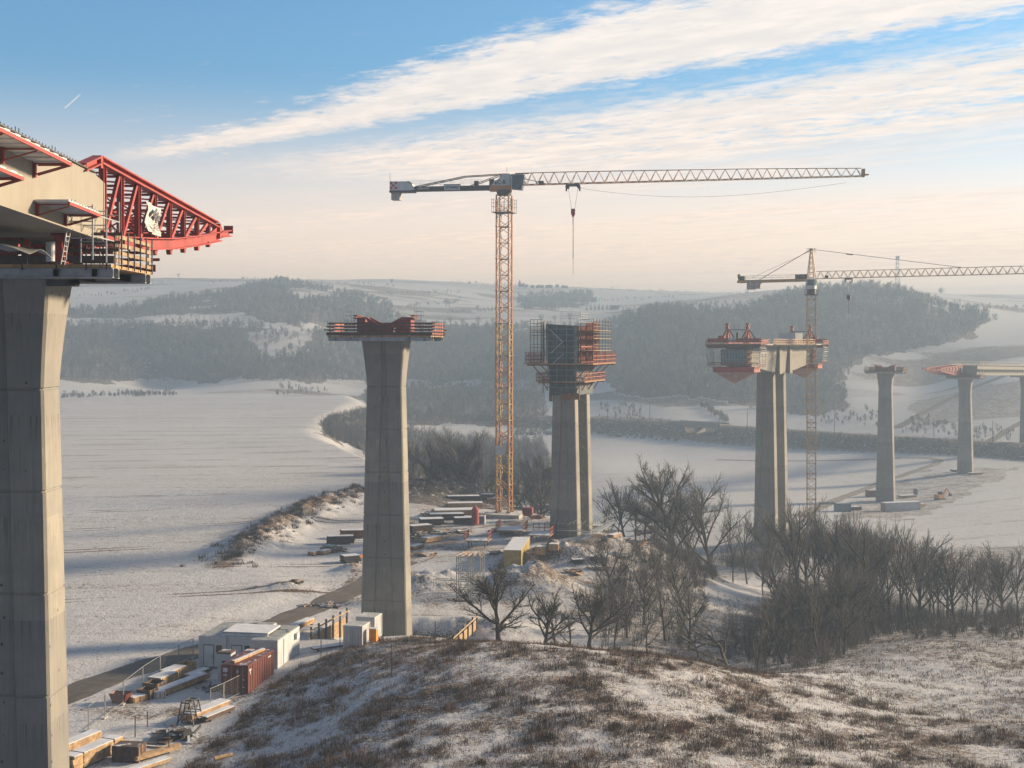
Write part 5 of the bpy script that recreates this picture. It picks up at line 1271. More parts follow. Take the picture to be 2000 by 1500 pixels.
def boards(name, label, cat, loc, heading, L, W, layers, per, mat='timber', th=.14, snow=True, group=None, bearers=True, jit=.06, seed=1, strap=False):
    """a stack of sawn boards on bearers, snow on its top"""
    r = random.Random(seed); t = thing(name, loc, heading, label, cat, group); z = .14 if bearers else 0
    if bearers:
        for y in (-L * .33, L * .33):
            b = MB(); b.box((0, y, .06), (W * 1.05, .14, .18)); b.obj('bearer', 'dark_timber', t)
    b = MB()
    for k in range(layers):
        for j in range(per):
            w = W / per; b.box((-W / 2 + w * (j + .5) + r.uniform(-.01, .01), r.uniform(-jit, jit), z + th * (k + .5)), (w * .93, L * r.uniform(.95, 1.0), th * .9), Matrix.Rotation(r.uniform(-.012, .012), 3, 'Z'))
    b.obj('boards', mat, t); top = z + th * layers
    if snow: b = MB(); b.box((0, 0, top + .02), (W * .93, L * .94, .06)); b.obj('snow_cover', 'snow_top', t)
    if strap:
        for y in (-L * .3, L * .3):
            b = MB(); b.box((0, y, z + th * layers / 2), (W + .04, .06, th * layers + .14)); b.obj('strap', 'dark_steel', t)
    return t
# bottom left yard
boards('timber_stack', 'strapped pack of long fresh planks at the lower left corner of the yard', 'timber stack', at(182, 1487), 22, 5.6, 1.15, 6, 4, 'bright_board', .17, strap=True, seed=3)
boards('timber_stack', 'shorter plank pack half hidden behind the nearest pier', 'timber stack', at(150, 1462), 22, 4.6, 1.0, 4, 4, 'bright_board', .16, seed=4)
def crate(label, px, py, hd, s, mat='dark_timber', lidm=None, group='timber boxes in the yard'):
    t = thing('timber_box', at(px, py), hd, label, 'timber box', group); L, W, h = s
    b = MB()
    for x in (-W / 2, W / 2): b.box((x, 0, h / 2), (.06, L, h))
    for y in (-L / 2, L / 2): b.box((0, y, h / 2), (W - .06, .06, h))
    b.box((0, 0, .05), (W - .08, L - .08, .06)); b.obj('box_walls', mat, t)
    b = MB()
    for x in (-W / 2 - .05, W / 2 + .05):
        for y in (-L * .4, 0, L * .4): b.box((x, y, h / 2), (.05, .08, h))
    b.obj('batten', 'timber', t)
    if lidm: b = MB(); b.box((0, 0, h + .02), (W * .98, L * .98, .06)); b.obj('lid', lidm, t)
    return t
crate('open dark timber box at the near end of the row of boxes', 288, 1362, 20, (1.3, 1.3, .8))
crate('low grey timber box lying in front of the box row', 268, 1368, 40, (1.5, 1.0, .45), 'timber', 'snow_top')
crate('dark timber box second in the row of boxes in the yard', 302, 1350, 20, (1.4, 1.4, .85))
crate('long timber box with bright side boards in the middle of the box row', 318, 1337, 20, (2.6, 1.4, .9), 'bright_board', 'snow_top')
crate('timber box with a white lid near the far end of the box row', 338, 1324, 20, (2.4, 1.3, .9), 'bright_board', 'snow_top')
crate('dark open timber box at the far end of the box row', 360, 1312, 20, (2.2, 1.2, .8), 'bright_board')
crate('small snow topped box in front of the long beams in the yard', 312, 1362, 70, (.9, .7, .55), 'light_grey', 'snow_top')
boards('beam_stack', 'long pale beams lying beside the row of timber boxes', 'beam stack', at(352, 1345), 24, 7.2, 1.0, 3, 3, 'timber', .16, jit=.5, seed=6)
boards('beam_stack', 'short dark beams piled at the far end of the yard by the cabins', 'beam stack', at(385, 1320), 24, 3.0, .9, 2, 4, 'dark_timber', .14, jit=.4, seed=7)
t = thing('skip', at(236, 1372), 15, 'small rusty red skip standing in the yard by the fence', 'skip')
b = MB(); b.loft([[(-.6, -.4, .1), (.6, -.4, .1), (.6, .4, .1), (-.6, .4, .1)], [(-.85, -.55, .85), (.85, -.55, .85), (.85, .55, .85), (-.85, .55, .85)]], False); b.poly([(-.6, -.4, .12), (.6, -.4, .12), (.6, .4, .12), (-.6, .4, .12)]); o = b.obj('tub', 'brown_red', t); o.modifiers.new('thick', 'SOLIDIFY').thickness = .04
b = MB(); b.box((0, 0, .05), (1.2, .8, .08)); b.obj('skid', 'dark_steel', t)
# mesh fence panels beside the lane and along the mound
M['fence_wire'] = simple('fence_wire', (.20, .20, .20), .6, var=.1)
def fence(points, label, group, tall=2.0, feet=True):
    for i, (a, c) in enumerate(zip(points[:-1], points[1:])):
        d = c - a; L = math.hypot(d.x, d.y); hd = math.degrees(math.atan2(d.x, d.y)); t = thing('fence_panel', a, hd, ordinal(i, label[0], label[1]), 'fence', group); dz = d.z
        for y in (.06, L - .06):
            b = MB(); b.tube((0, y, 0), (0, y + rng.uniform(-.03, .03), tall), .035, .035, 6); o = b.obj('post', 'galv', t); o.location.z = dz * y / L
            if feet: b = MB(); b.box((0, y, .06), (.24, .6, .13)); o2 = b.obj('foot', 'concrete_pad', t); o2.location.z = dz * y / L
        b = MB(); b.bar((0, .06, tall - .03), (0, L - .06, tall - .03 + dz), .04); b.bar((0, .06, .22), (0, L - .06, .22 + dz), .035); b.obj('rail', 'galv', t)
        b = MB()
        for k in range(1, 18): y = L * k / 18; b.bar((0, y, .22 + dz * k / 18), (0, y, tall - .03 + dz * k / 18), .006)
        for k in range(1, 6): z = .22 + (tall - .25) * k / 6; b.bar((0, .06, z), (0, L - .06, z + dz), .006)
        b.obj('wire_mesh', 'fence_wire', t)
fence([at(p_, q_) for p_, q_ in ((172, 1428), (205, 1403), (241, 1376), (279, 1345), (313, 1322), (349, 1299), (378, 1286))], ('mesh fence panel', 'beside the lane'), 'fence panels beside the lane')
fence([at(p_, q_) for p_, q_ in ((410, 1386), (437, 1374), (480, 1352))], ('mesh fence panel', 'in front of the rust red container'), 'fence panels by the container', 1.8)
# lone stakes on the mound
for i, (px, py, h) in enumerate(((627, 1282, 2.0), (664, 1268, 2.2), (765, 1322, 2.6), (636, 1480, 1.2), (850, 1268, 2.4), (330, 1472, 1.8), (288, 1420, 1.2), (264, 1440, 1.6))):
    b = MB(); b.tube((0, 0, -.2), (0, 0, h), .045, .04, 6); b.box((0, 0, h + .02), (.1, .1, .05)); o = b.obj('marker_stake', 'dark_steel'); o.location = at(px, py); tag(o, ordinal(i, 'thin dark stake', 'among those standing in the yard and on the mound') if False else ['stake left of the small white containers', 'stake just behind the first container stake near the pier', 'tall stake on the mound under the red topped pier', 'short stake near the bottom edge of the mound', 'stake right of the pier by the timber rail', 'stake beside the loose planks at the yard edge', 'stake by the dark scrap heap in the yard', 'stake left of the loose planks in the yard'][i], 'stake', 'marker stakes')
# frames, bundles, scrap
t = thing('steel_trestle', at(362, 1418), 15, 'dark welded A frame trestles standing in the yard below the container', 'trestle')
for k in range(3):
    y = k * .75; b = MB()
    for s in (-1, 1): b.bar((s * .75, y, 0), (s * .35, y, 1.9), .09)
    b.bar((-.55, y, .95), (.55, y, .95), .07); b.bar((-.38, y, 1.86), (.38, y, 1.86), .09); b.obj('frame', 'dark_steel', t)
b = MB()
for s in (-1, 1): b.bar((s * .36, 0, 1.9), (s * .36, 1.5, 1.9), .08); b.bar((s * .72, 0, .1), (s * .36, 1.5, 1.8), .05)
b.obj('brace', 'dark_steel', t)
boards('beam_stack', 'stack of long pale formwork beams behind the dark trestles', 'beam stack', at(405, 1398), 26, 5.0, 1.2, 4, 4, 'timber', .16, jit=.35, seed=9)
boards('beam_stack', 'low dark beams lying just right of the trestles', 'beam stack', at(425, 1400), 26, 3.8, .7, 2, 3, 'dark_timber', .16, jit=.3, seed=10)
def scrap(label, px, py, n, size, mats, seed, hd=0, loc=None):
    """a heap of odd lengths and sheets, one thing"""
    r = random.Random(seed); t = thing('scrap_heap', loc or at(px, py), hd, label, 'scrap heap'); 
    for mi, mt in enumerate(mats):
        b = MB()
        for k in range(n // len(mats)):
            L = r.uniform(.4, 1.0) * size[0]; a = Vector((r.gauss(0, size[0] * .3), r.gauss(0, size[1] * .3), 0)); rot = Matrix.Rotation(r.gauss(0, .5), 3, 'Z') @ Matrix.Rotation(r.gauss(0, .16), 3, 'X')
            z = abs(r.gauss(0, size[2] * .45)) * max(.1, 1 - a.length / size[0]) + .08
            b.box((a.x, a.y, z), (r.choice((.12, .2, .5, .8)), L, r.choice((.08, .12, .2))), rot)
        b.obj(('long_pieces', 'sheets', 'odd_pieces')[mi], mt, t)
    return t
scrap('dark heap of scrap steel and sheeting at the edge of the yard', 345, 1440, 34, (2.4, 1.6, .6), ('dark_steel', 'dark_timber', 'light_grey'), 3)
crate('brown timber crate at the bottom of the yard beside the loose planks', 252, 1484, 8, (1.4, 2.0, 1.15), 'dark_timber', 'dark_timber')
boards('loose_planks', 'bright loose planks tipped on the bank at the yard edge', 'planks', at(308, 1478) + Vector((0, 0, .25)), 40, 4.0, .8, 2, 2, 'bright_board', .13, snow=False, bearers=False, jit=.6, seed=12)
boards('loose_planks', 'lower pair of bright planks at the bottom picture edge', 'planks', at(292, 1502) + Vector((0, 0, .2)), 36, 3.6, .7, 2, 2, 'bright_board', .12, snow=True, bearers=False, jit=.5, seed=13)
b = MB(); b.tube((-.7, 0, .15), (.7, .25, .2), .16, .14, 9); o = b.obj('log', 'bright_board'); o.location = at(437, 1483); o.rotation_euler = (0, 0, .5); tag(o, 'short pale log lying on the grassy bank below the yard', 'log')
b = MB(); b.box((0, 0, .07), (.2, 4.2, .12)); o = b.obj('timber_beam', 'timber'); o.location = at(280, 1458); o.rotation_euler = (0, 0, 1.3); tag(o, 'single beam on the ground between the crate and the scrap heap', 'beam')
# shoring of the pier pit
def shoring(a, c, label, h=2.4, tilt=0):
    d = c - a; L = math.hypot(d.x, d.y); hd = math.degrees(math.atan2(d.x, d.y)); t = thing('shoring_wall', a, hd, label, 'shoring wall', 'timber shoring of the pier pit'); dz = d.z
    b = MB()
    for k in range(9): z0 = -h + .3 + h * .9 * k / 9; b.bar((.0, 0, z0), (0, L, z0 + dz), .08, h * .9 / 9 * .9)
    b.obj('lagging', 'bright_board', t)
    for k in range(6):
        y = L * (k + .2) / 5.4; b = MB(); b.box((.10, y, -h / 2 + .45 + dz * y / L), (.16, .2, h + .9)); b.obj('post', 'dark_steel', t)
    b = MB(); b.bar((.16, 0, .55), (.16, L, .55 + dz), .05, .14); b.obj('hand_rail', 'bright_board', t)
shoring(Vector((-21.4, 134.8, 29.1)), Vector((-18.6, 144.8, 29.2)), 'timber shoring wall with dark posts left of the red topped pier')
shoring(Vector((-6.3, 133.6, 28.6)), Vector((-4.0, 146.0, 28.4)), 'timber shoring rail sloping up right of the red topped pier', 1.2)
boards('timber_stack', 'snow topped white beams behind the left shoring wall', 'timber stack', Vector((-22.9, 139.6, 29.0)), 20, 4.2, 1.0, 2, 2, 'timber', .25, seed=15)
boards('timber_stack', 'flat snowy board left of the small white containers', 'timber stack', Vector((-18.3, 127.5, hz(-18.3, 127.5) + .05)), 60, 3.6, .9, 1, 3, 'dark_timber', .12, seed=16)

# ---- around the crane
base = Vector((-1.4, 229, 28.2)); t = thing('crane_foundation', base, 16, 'concrete foundation block under the tall crane', 'foundation')
b = MB(); b.box((.6, -.6, .8), (6.4, 6.4, 1.5)); b.obj('block', 'concrete_pad', t); b = MB()
for x in (-1.1, 1.1):
    for y in (-1.1, 1.1): b.box((x, y, 1.6), (.7, .7, .2))
b.obj('anchor_plate', 'dark_steel', t)
p = at(928, 1026); t = thing('silo', p, 0, 'red upright silo with a pointed top left of the crane foot', 'silo')
b = MB(); b.tube((0, 0, .2), (0, 0, 2.7), .62, .62, 14); b.tube((0, 0, 2.7), (0, 0, 3.3), .62, .15, 14); b.obj('body', 'red_steel', t); b = MB()
for k in range(3): a_ = k * 2.1; b.bar((.5 * math.cos(a_), .5 * math.sin(a_), 0), (.5 * math.cos(a_), .5 * math.sin(a_), .4), .1)
b.obj('leg', 'dull_red', t)
p = at(942, 1024); t = thing('cabinet', p, 10, 'pale grey cabinet standing right of the red silo', 'cabinet'); b = MB(); b.box((0, 0, .75), (1.0, .8, 1.4)); b.obj('body', 'light_grey', t); b = MB(); b.box((0, 0, 1.47), (1.05, .85, .06)); b.obj('lid', 'snow_top', t); b = MB(); b.box((0, -.41, .75), (.8, .03, 1.1)); b.obj('door', 'blue_grey', t)
p = at(1031, 1017); t = thing('hopper', p, 10, 'red steel hopper on four legs right of the crane foot', 'hopper')
b = MB(); b.loft([[(-.45, -.45, .8), (.45, -.45, .8), (.45, .45, .8), (-.45, .45, .8)], [(-.85, -.85, 1.3), (.85, -.85, 1.3), (.85, .85, 1.3), (-.85, .85, 1.3)], [(-.85, -.85, 2.3), (.85, -.85, 2.3), (.85, .85, 2.3), (-.85, .85, 2.3)]]); b.obj('bin', 'dull_red', t); b = MB()
for x in (-.7, .7):
    for y in (-.7, .7): b.bar((x, y, 0), (x, y, 1.4), .1)
b.obj('leg_frame', 'dull_red', t)
PILES = [ # label, px, py, width px, heading, depth m, layers, material
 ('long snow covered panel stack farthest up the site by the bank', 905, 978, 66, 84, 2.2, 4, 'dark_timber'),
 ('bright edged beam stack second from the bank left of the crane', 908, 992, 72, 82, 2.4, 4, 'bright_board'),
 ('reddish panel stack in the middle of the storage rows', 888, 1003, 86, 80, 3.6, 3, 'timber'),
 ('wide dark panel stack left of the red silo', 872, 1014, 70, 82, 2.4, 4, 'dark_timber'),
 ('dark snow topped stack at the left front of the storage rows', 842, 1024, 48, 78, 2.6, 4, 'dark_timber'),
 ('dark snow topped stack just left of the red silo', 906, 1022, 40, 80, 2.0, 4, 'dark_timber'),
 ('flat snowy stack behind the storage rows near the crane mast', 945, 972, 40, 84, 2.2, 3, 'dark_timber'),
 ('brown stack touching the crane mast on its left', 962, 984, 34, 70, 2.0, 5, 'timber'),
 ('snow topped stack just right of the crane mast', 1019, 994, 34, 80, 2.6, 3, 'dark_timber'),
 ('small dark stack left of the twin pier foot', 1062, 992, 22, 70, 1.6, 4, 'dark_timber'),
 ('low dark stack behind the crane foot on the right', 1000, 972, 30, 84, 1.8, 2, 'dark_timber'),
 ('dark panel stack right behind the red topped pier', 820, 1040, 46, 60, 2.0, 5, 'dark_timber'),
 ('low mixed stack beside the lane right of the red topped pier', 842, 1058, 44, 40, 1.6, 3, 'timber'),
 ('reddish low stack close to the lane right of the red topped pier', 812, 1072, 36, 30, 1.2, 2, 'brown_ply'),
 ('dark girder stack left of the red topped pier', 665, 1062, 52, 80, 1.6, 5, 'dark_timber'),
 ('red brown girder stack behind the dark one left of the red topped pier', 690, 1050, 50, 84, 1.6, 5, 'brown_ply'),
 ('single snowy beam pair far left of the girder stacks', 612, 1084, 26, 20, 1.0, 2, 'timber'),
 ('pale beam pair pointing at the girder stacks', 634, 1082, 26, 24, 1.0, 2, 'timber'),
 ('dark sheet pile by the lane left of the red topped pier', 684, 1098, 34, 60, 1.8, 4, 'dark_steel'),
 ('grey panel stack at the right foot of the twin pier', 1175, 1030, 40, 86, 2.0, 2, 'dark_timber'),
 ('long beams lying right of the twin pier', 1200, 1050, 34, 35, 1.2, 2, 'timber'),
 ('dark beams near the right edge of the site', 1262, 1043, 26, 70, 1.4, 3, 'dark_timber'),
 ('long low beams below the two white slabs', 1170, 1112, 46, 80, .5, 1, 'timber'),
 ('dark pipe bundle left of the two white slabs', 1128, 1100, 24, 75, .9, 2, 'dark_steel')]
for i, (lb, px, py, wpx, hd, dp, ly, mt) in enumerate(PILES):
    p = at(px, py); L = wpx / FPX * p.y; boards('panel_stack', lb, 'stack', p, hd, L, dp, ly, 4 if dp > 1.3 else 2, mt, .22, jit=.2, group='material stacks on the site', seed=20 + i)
scrap('tangled dark heap of steel left of the red topped pier', 650, 1075, 36, (3.0, 1.5, .8), ('dark_steel', 'dark_timber', 'blue_grey'), 5, 70)
scrap('dark clutter between the storage rows and the red topped pier', 818, 1050, 40, (3.2, 2.2, .8), ('dark_steel', 'timber', 'galv'), 6, 50)
scrap('clutter of steel and boards behind the red rail platforms', 985, 1040, 40, (3.6, 1.6, .7), ('dark_steel', 'dull_red', 'galv'), 7, 85)
scrap('scattered steel parts along the right edge of the site', 1235, 1060, 34, (3.2, 2.4, .4), ('dark_steel', 'brown_ply', 'galv'), 8, 40)
scrap('loose boards and sheets at the foot of the twin pier', 1190, 1040, 30, (3.0, 1.8, .5), ('dark_timber', 'orange_red', 'dark_steel'), 9, 60)
scrap('low clutter left of the crane foundation', 950, 1008, 26, (2.6, 1.6, .6), ('galv', 'timber', 'blue_grey'), 10, 40)
t = thing('yellow_beam', at(700, 1090), 55, 'short bright yellow beam lying by the red topped pier', 'beam'); b = MB(); b.box((0, 0, .2), (.4, 1.8, .35)); b.obj('beam', 'orange_box', t)
t = thing('drum_roll', at(1245, 1047), 70, 'rusty cable drum lying at the right edge of the site', 'drum'); b = MB(); b.tube((-.5, 0, .7), (.5, 0, .7), .5, .5, 12); b.obj('core', 'dark_steel', t); b = MB(); b.tube((-.55, 0, .7), (-.45, 0, .7), .7, .7, 14); b.tube((.45, 0, .7), (.55, 0, .7), .7, .7, 14); b.obj('flange', 'brown_ply', t)
b = MB(); b.bar((0, 0, 0), (1.9, .5, 4.2), .14); o = b.obj('leaning_pole', 'galv'); o.location = at(1034, 972); tag(o, 'pale pole leaning in front of the trees right of the crane', 'pole')
for i, (lb, px, py, n, sz, mts, hd) in enumerate((
 ('pale boards and steel tangled by the long yellow container', 968, 1082, 24, (2.0, 1.4, .4), ('timber', 'dark_steel', 'galv'), 20),
 ('dark steel and snowy sheets in front of the red silo', 905, 1040, 26, (2.4, 1.2, .4), ('dark_steel', 'light_grey', 'timber'), 70),
 ('heap of dark forms behind the red hopper', 1045, 1000, 22, (2.0, 1.2, .5), ('dark_timber', 'dark_steel', 'timber'), 85),
 ('grey rubble and boards on the snow right of the spoil heap', 1200, 1085, 22, (2.6, 1.6, .3), ('dark_steel', 'timber', 'blue_grey'), 30),
 ('mixed boards and sheets beside the lane left of the storage rows', 862, 1042, 26, (2.4, 1.4, .4), ('timber', 'dark_steel', 'blue_grey'), 60),
 ('dark bits and snow capped boards left of the low scaffold table', 836, 1085, 24, (2.2, 1.2, .4), ('dark_timber', 'timber', 'galv'), 40),
 ('tangle of pale beams and steel between crane foot and twin pier', 1050, 1012, 26, (2.4, 1.4, .5), ('timber', 'dark_steel', 'dull_red'), 80),
 ('dark clutter behind the crane foot near the trees', 985, 962, 28, (3.0, 1.2, .5), ('dark_timber', 'timber', 'blue_grey'), 85),
 ('clutter along the foot of the earth bank', 838, 1008, 26, (3.0, 1.4, .5), ('galv', 'dark_steel', 'timber'), 60),
 ('loose steel on the snow below the spoil heap', 1120, 1118, 18, (2.2, 1.0, .3), ('dark_steel', 'timber', 'dark_timber'), 70),
 ('small heap of boards at the right rim of the site', 1275, 1056, 18, (1.8, 1.2, .4), ('dark_timber', 'brown_ply', 'timber'), 20),
 ('dark lumps beside the field edge left of the lane', 580, 1140, 16, (1.6, 1.0, .4), ('dark_timber', 'dark_steel', 'timber'), 50),
 ('short steel bits lying in the lane verge by the white cabins', 600, 1184, 12, (1.4, .8, .2), ('dark_steel', 'timber', 'galv'), 20),
 ('snowy boards behind the shoring wall by the lane', 640, 1185, 14, (2.0, .8, .3), ('timber', 'dark_timber', 'galv'), 15),
 ('dark odds and ends beside the utility cabin', 415, 1346, 16, (1.2, .8, .4), ('dark_steel', 'dark_timber', 'blue_grey'), 30),
 ('scattered boards in front of the long plank pack', 225, 1455, 12, (1.6, .8, .2), ('timber', 'dark_timber', 'galv'), 60))):
    scrap(lb, px, py, n, sz, mts, 40 + i, hd)
# yellow long container and the platforms with red rails behind it
yc = cont('container', 'long yellow container with snow on its roof in the middle of the site', 0, 0, 6.5, 12.2, 2.4, 2.75, 'yellow_wood', 'snow_top', loc=Vector((.05, 178.6, hz(.1, 179) - .05)), doors=True)
def railed_platform(label, px, py, hd, L, W, hgt, rails):
    p = at(px, py); t = thing('work_platform', p, hd, label, 'work platform', 'work platforms with red rails'); b = MB(); b.box((0, 0, hgt), (W, L, .16)); b.obj('deck', 'timber', t)
    b = MB(); b.box((0, 0, hgt + .10), (W * .96, L * .96, .05)); b.obj('snow_cover', 'snow_top', t)
    b = MB()
    for s in (-1, 1): b.bar((s * W * .35, -L / 2, hgt - .25), (s * W * .35, L / 2, hgt - .25), .14, .3)
    for y in (-L * .4, L * .4):
        for s in (-1, 1): b.bar((s * W * .35, y, 0), (s * W * .35, y, hgt - .3), .12)
    b.obj('under_frame', 'dark_timber', t)
    cs = {'l': [(-W / 2, -L / 2), (-W / 2, L / 2)], 'r': [(W / 2, -L / 2), (W / 2, L / 2)], 'b': [(-W / 2, L / 2), (W / 2, L / 2)], 'f': [(-W / 2, -L / 2), (W / 2, -L / 2)]}
    for k in rails: b = MB(); railing(b, cs[k], hgt + .08, 1.25, .9, (.5, 1.1), .10); b.obj('guard_rail', 'orange_red', t)
railed_platform('snowy platform with red rails left of the yellow container', 934, 1068, 8, 3.4, 3.6, 1.1, 'lr')
railed_platform('snowy platform with red rails directly behind the yellow container', 1000, 1045, 10, 4.5, 4.4, 1.0, 'lr')
railed_platform('snowy platform with red rails right of the yellow container', 1058, 1056, 12, 5.0, 3.6, 1.1, 'rb')
crate('bright timber crate right of the yellow container', 1058, 1082, 15, (1.6, 1.3, 1.1), 'bright_board', 'snow_top', 'timber crates by the yellow container')
crate('smaller timber crate beside the spoil heap right of the yellow container', 1082, 1074, 10, (1.4, 1.3, .9), 'bright_board', 'snow_top', 'timber crates by the yellow container')
for i, (px, py, lb) in enumerate(((1160, 1094, 'left one of two white topped slabs on the snowy site right of the spoil heap'), (1178, 1096, 'right one of two white topped slabs with a dark stripe'))):
    p = at(px, py); t = thing('slab_stack', p, 4, lb, 'slab stack', 'white topped slabs'); b = MB(); b.box((0, 1.2, .3), (1.25, 3.4, .55)); b.obj('slabs', 'dark_timber', t); b = MB(); b.box((0, 1.2, .6), (1.27, 3.42, .08)); b.obj('snow_cover', 'snow_top', t)
    if i: b = MB(); b.box((-.1, 1.2, .66), (.25, 2.6, .06)); b.obj('strip', 'brown_ply', t)
t = thing('site_machine', at(1179, 1072), 30, 'small dark compact machine beside the white topped slabs', 'machine'); b = MB(); b.box((0, 0, .75), (1.2, 2.0, .7)); b.box((0, .5, 1.3), (1.0, .9, .6)); b.obj('body', 'dark_steel', t); b = MB()
for x in (-.6, .6):
    for y in (-.7, .7): b.tube((x - .12, y, .35), (x + .12, y, .35), .35, .35, 12)
b.obj('wheels', 'sign_black', t); b = MB()
for x in (-.35, .35): b.tube((x, -1.02, .8), (x, -1.06, .8), .12, .12, 8)
b.obj('headlights', 'white_paint', t)
# scaffold tower in front of the yellow container
p = at(915, 1172); t = thing('scaffold_tower', p, 8, 'grey scaffold tower standing among twigs left of the dark bare tree', 'scaffold', None)
for y in (0, 1.5, 3.0):
    b = MB()
    for x in (-1.5, 0, 1.5): b.bar((x, y, 0), (x, y, 5.6), .12)
    for z in (.3, 1.3, 2.3, 3.3, 4.3, 5.3): b.bar((-1.5, y, z), (1.5, y, z), .09)
    b.bar((-1.5, y, .3), (0, y, 2.3), .08); b.bar((0, y, 2.3), (1.5, y, 4.3), .08); b.obj('frame', 'galv', t)
b = MB()
for x in (-1.5, 0, 1.5):
    for z in (1.3, 3.3, 5.3): b.bar((x, 0, z), (x, 3, z), .045)
b.obj('ledger', 'galv', t)
b = MB()
for k in range(5): b.box((-1.2 + .6 * k, 1.5, 5.55), (.25, 3.6, .06), Matrix.Rotation(.1 * (k - 2), 3, 'Z'))
b.obj('plank', 'timber', t)
t = thing('low_scaffold', at(870, 1150), 15, 'low grey scaffold table left of the scaffold tower', 'scaffold'); b = MB()
for x in (-1.4, 1.4):
    for y in (-.5, .5): b.bar((x, y, 0), (x, y, 1.2), .07)
for y in (-.5, .5): b.bar((-1.5, y, 1.2), (1.5, y, 1.2), .08); b.bar((-1.5, y, .5), (1.5, y, .5), .06)
b.obj('frame', 'galv', t)
# guard platform round the foot of the twin pier
t = thing('guard_scaffold', P2 + Vector((0, -3.6, -.4)), h2, 'low grey guard scaffold round the foot of the twin pier', 'scaffold')
b = MB(); railing(b, [(-3.6, -2.0), (3.8, -2.0), (3.8, 9.5)], 0, 3.4, 1.6, (1.3, 2.2, 3.0), .06); b.box((4.3, 3.5, 2.0), (1.0, 12, .06)); b.box((.8, -2.5, 2.0), (6, .9, .06)); b.obj('frame', 'galv', t)
b = MB()
for k in range(9): b.bar((-3.2 + k * .8, -2.9, 2.9 + .3 * (k % 2)), (-2.8 + k * .8, -2.2, 3.4 + .3 * (k % 2)), .05)
b.obj('stub_bar', 'galv', t)
# ---- valley sites round the far piers
c = cont('container', 'long container with a pink end and snowy roof at the foot of the far pier', 0, 0, 74, 11.5, 2.6, 3.2, 'white_paint', 'snow_top', loc=P(1725, 1003, 371)); 
b = MB(); b.box((0, -.12, 1.6), (2.4, .03, 2.7)); b.obj('end_panel', 'pink_sheet', c)
cont('container', 'small dark container left of the far pier beside the lane', 0, 0, 80, 4.2, 2.4, 2.6, 'blue_grey', 'white_roof', loc=P(1632, 1000, 368))
cont('container', 'brown low container left of the far pier foot', 0, 0, 76, 5.0, 2.4, 2.4, 'brown_red', 'white_roof', loc=P(1694, 972, 408))
t = thing('portable_toilet', P(1788, 968, 410), 10, 'small blue toilet cabin right of the far pier foot', 'toilet cabin'); b = MB(); b.box((0, 0, 1.1), (1.2, 1.2, 2.2)); b.obj('body', 'blue_grey', t); b = MB(); b.prism([(-.65, -.65, 2.2), (.65, -.65, 2.2), (0, -.65, 2.5)], (0, 1.3, 0)); b.obj('roof', 'light_grey', t)
t = thing('excavator', P(1836, 978, 396), 60, 'small yellow excavator on the snowy ground right of the far pier', 'excavator')
b = MB(); b.box((-.8, 0, .4), (.5, 2.8, .8)); b.box((.8, 0, .4), (.5, 2.8, .8)); b.obj('track', 'sign_black', t); b = MB(); b.box((0, -.4, 1.4), (2.0, 2.4, 1.0)); b.obj('body', 'yellow_steel', t); b = MB(); b.box((-.5, .6, 2.1), (.9, 1.1, 1.3)); b.obj('cab', 'glass_dark', t)
b = MB(); b.bar((.3, .8, 1.6), (.3, 2.6, 3.6), .35); b.bar((.3, 2.6, 3.6), (.3, 4.2, 2.0), .28); b.obj('boom', 'yellow_steel', t); b = MB(); b.box((.3, 4.2, 1.6), (.9, .6, .7)); b.obj('bucket', 'dark_steel', t)
for i, (lb, px, py, Y, hd, L, W, ly, mt) in enumerate((('low timber stack right behind the far pier foot', 1772, 965, 404, 70, 6, 2, 2, 'timber'), ('bright planks lying right of the second far pier', 1905, 926, 452, 70, 6, 1.4, 2, 'bright_board'), ('dark stack on the work ground of the second far pier', 1870, 918, 462, 70, 5, 2, 2, 'dark_timber'), ('dark stack left of the far pier by the small container', 1662, 1000, 372, 70, 6, 2.2, 3, 'dark_timber'), ('snowy stack right of the long pink ended container', 1790, 996, 380, 60, 5, 2.5, 3, 'timber'))):
    q = P(px, py, Y); q.z = hz(q.x, q.y); boards('panel_stack', lb, 'stack', q, hd, L, W, ly, 3, mt, .3, seed=70 + i, group='material stacks in the valley')
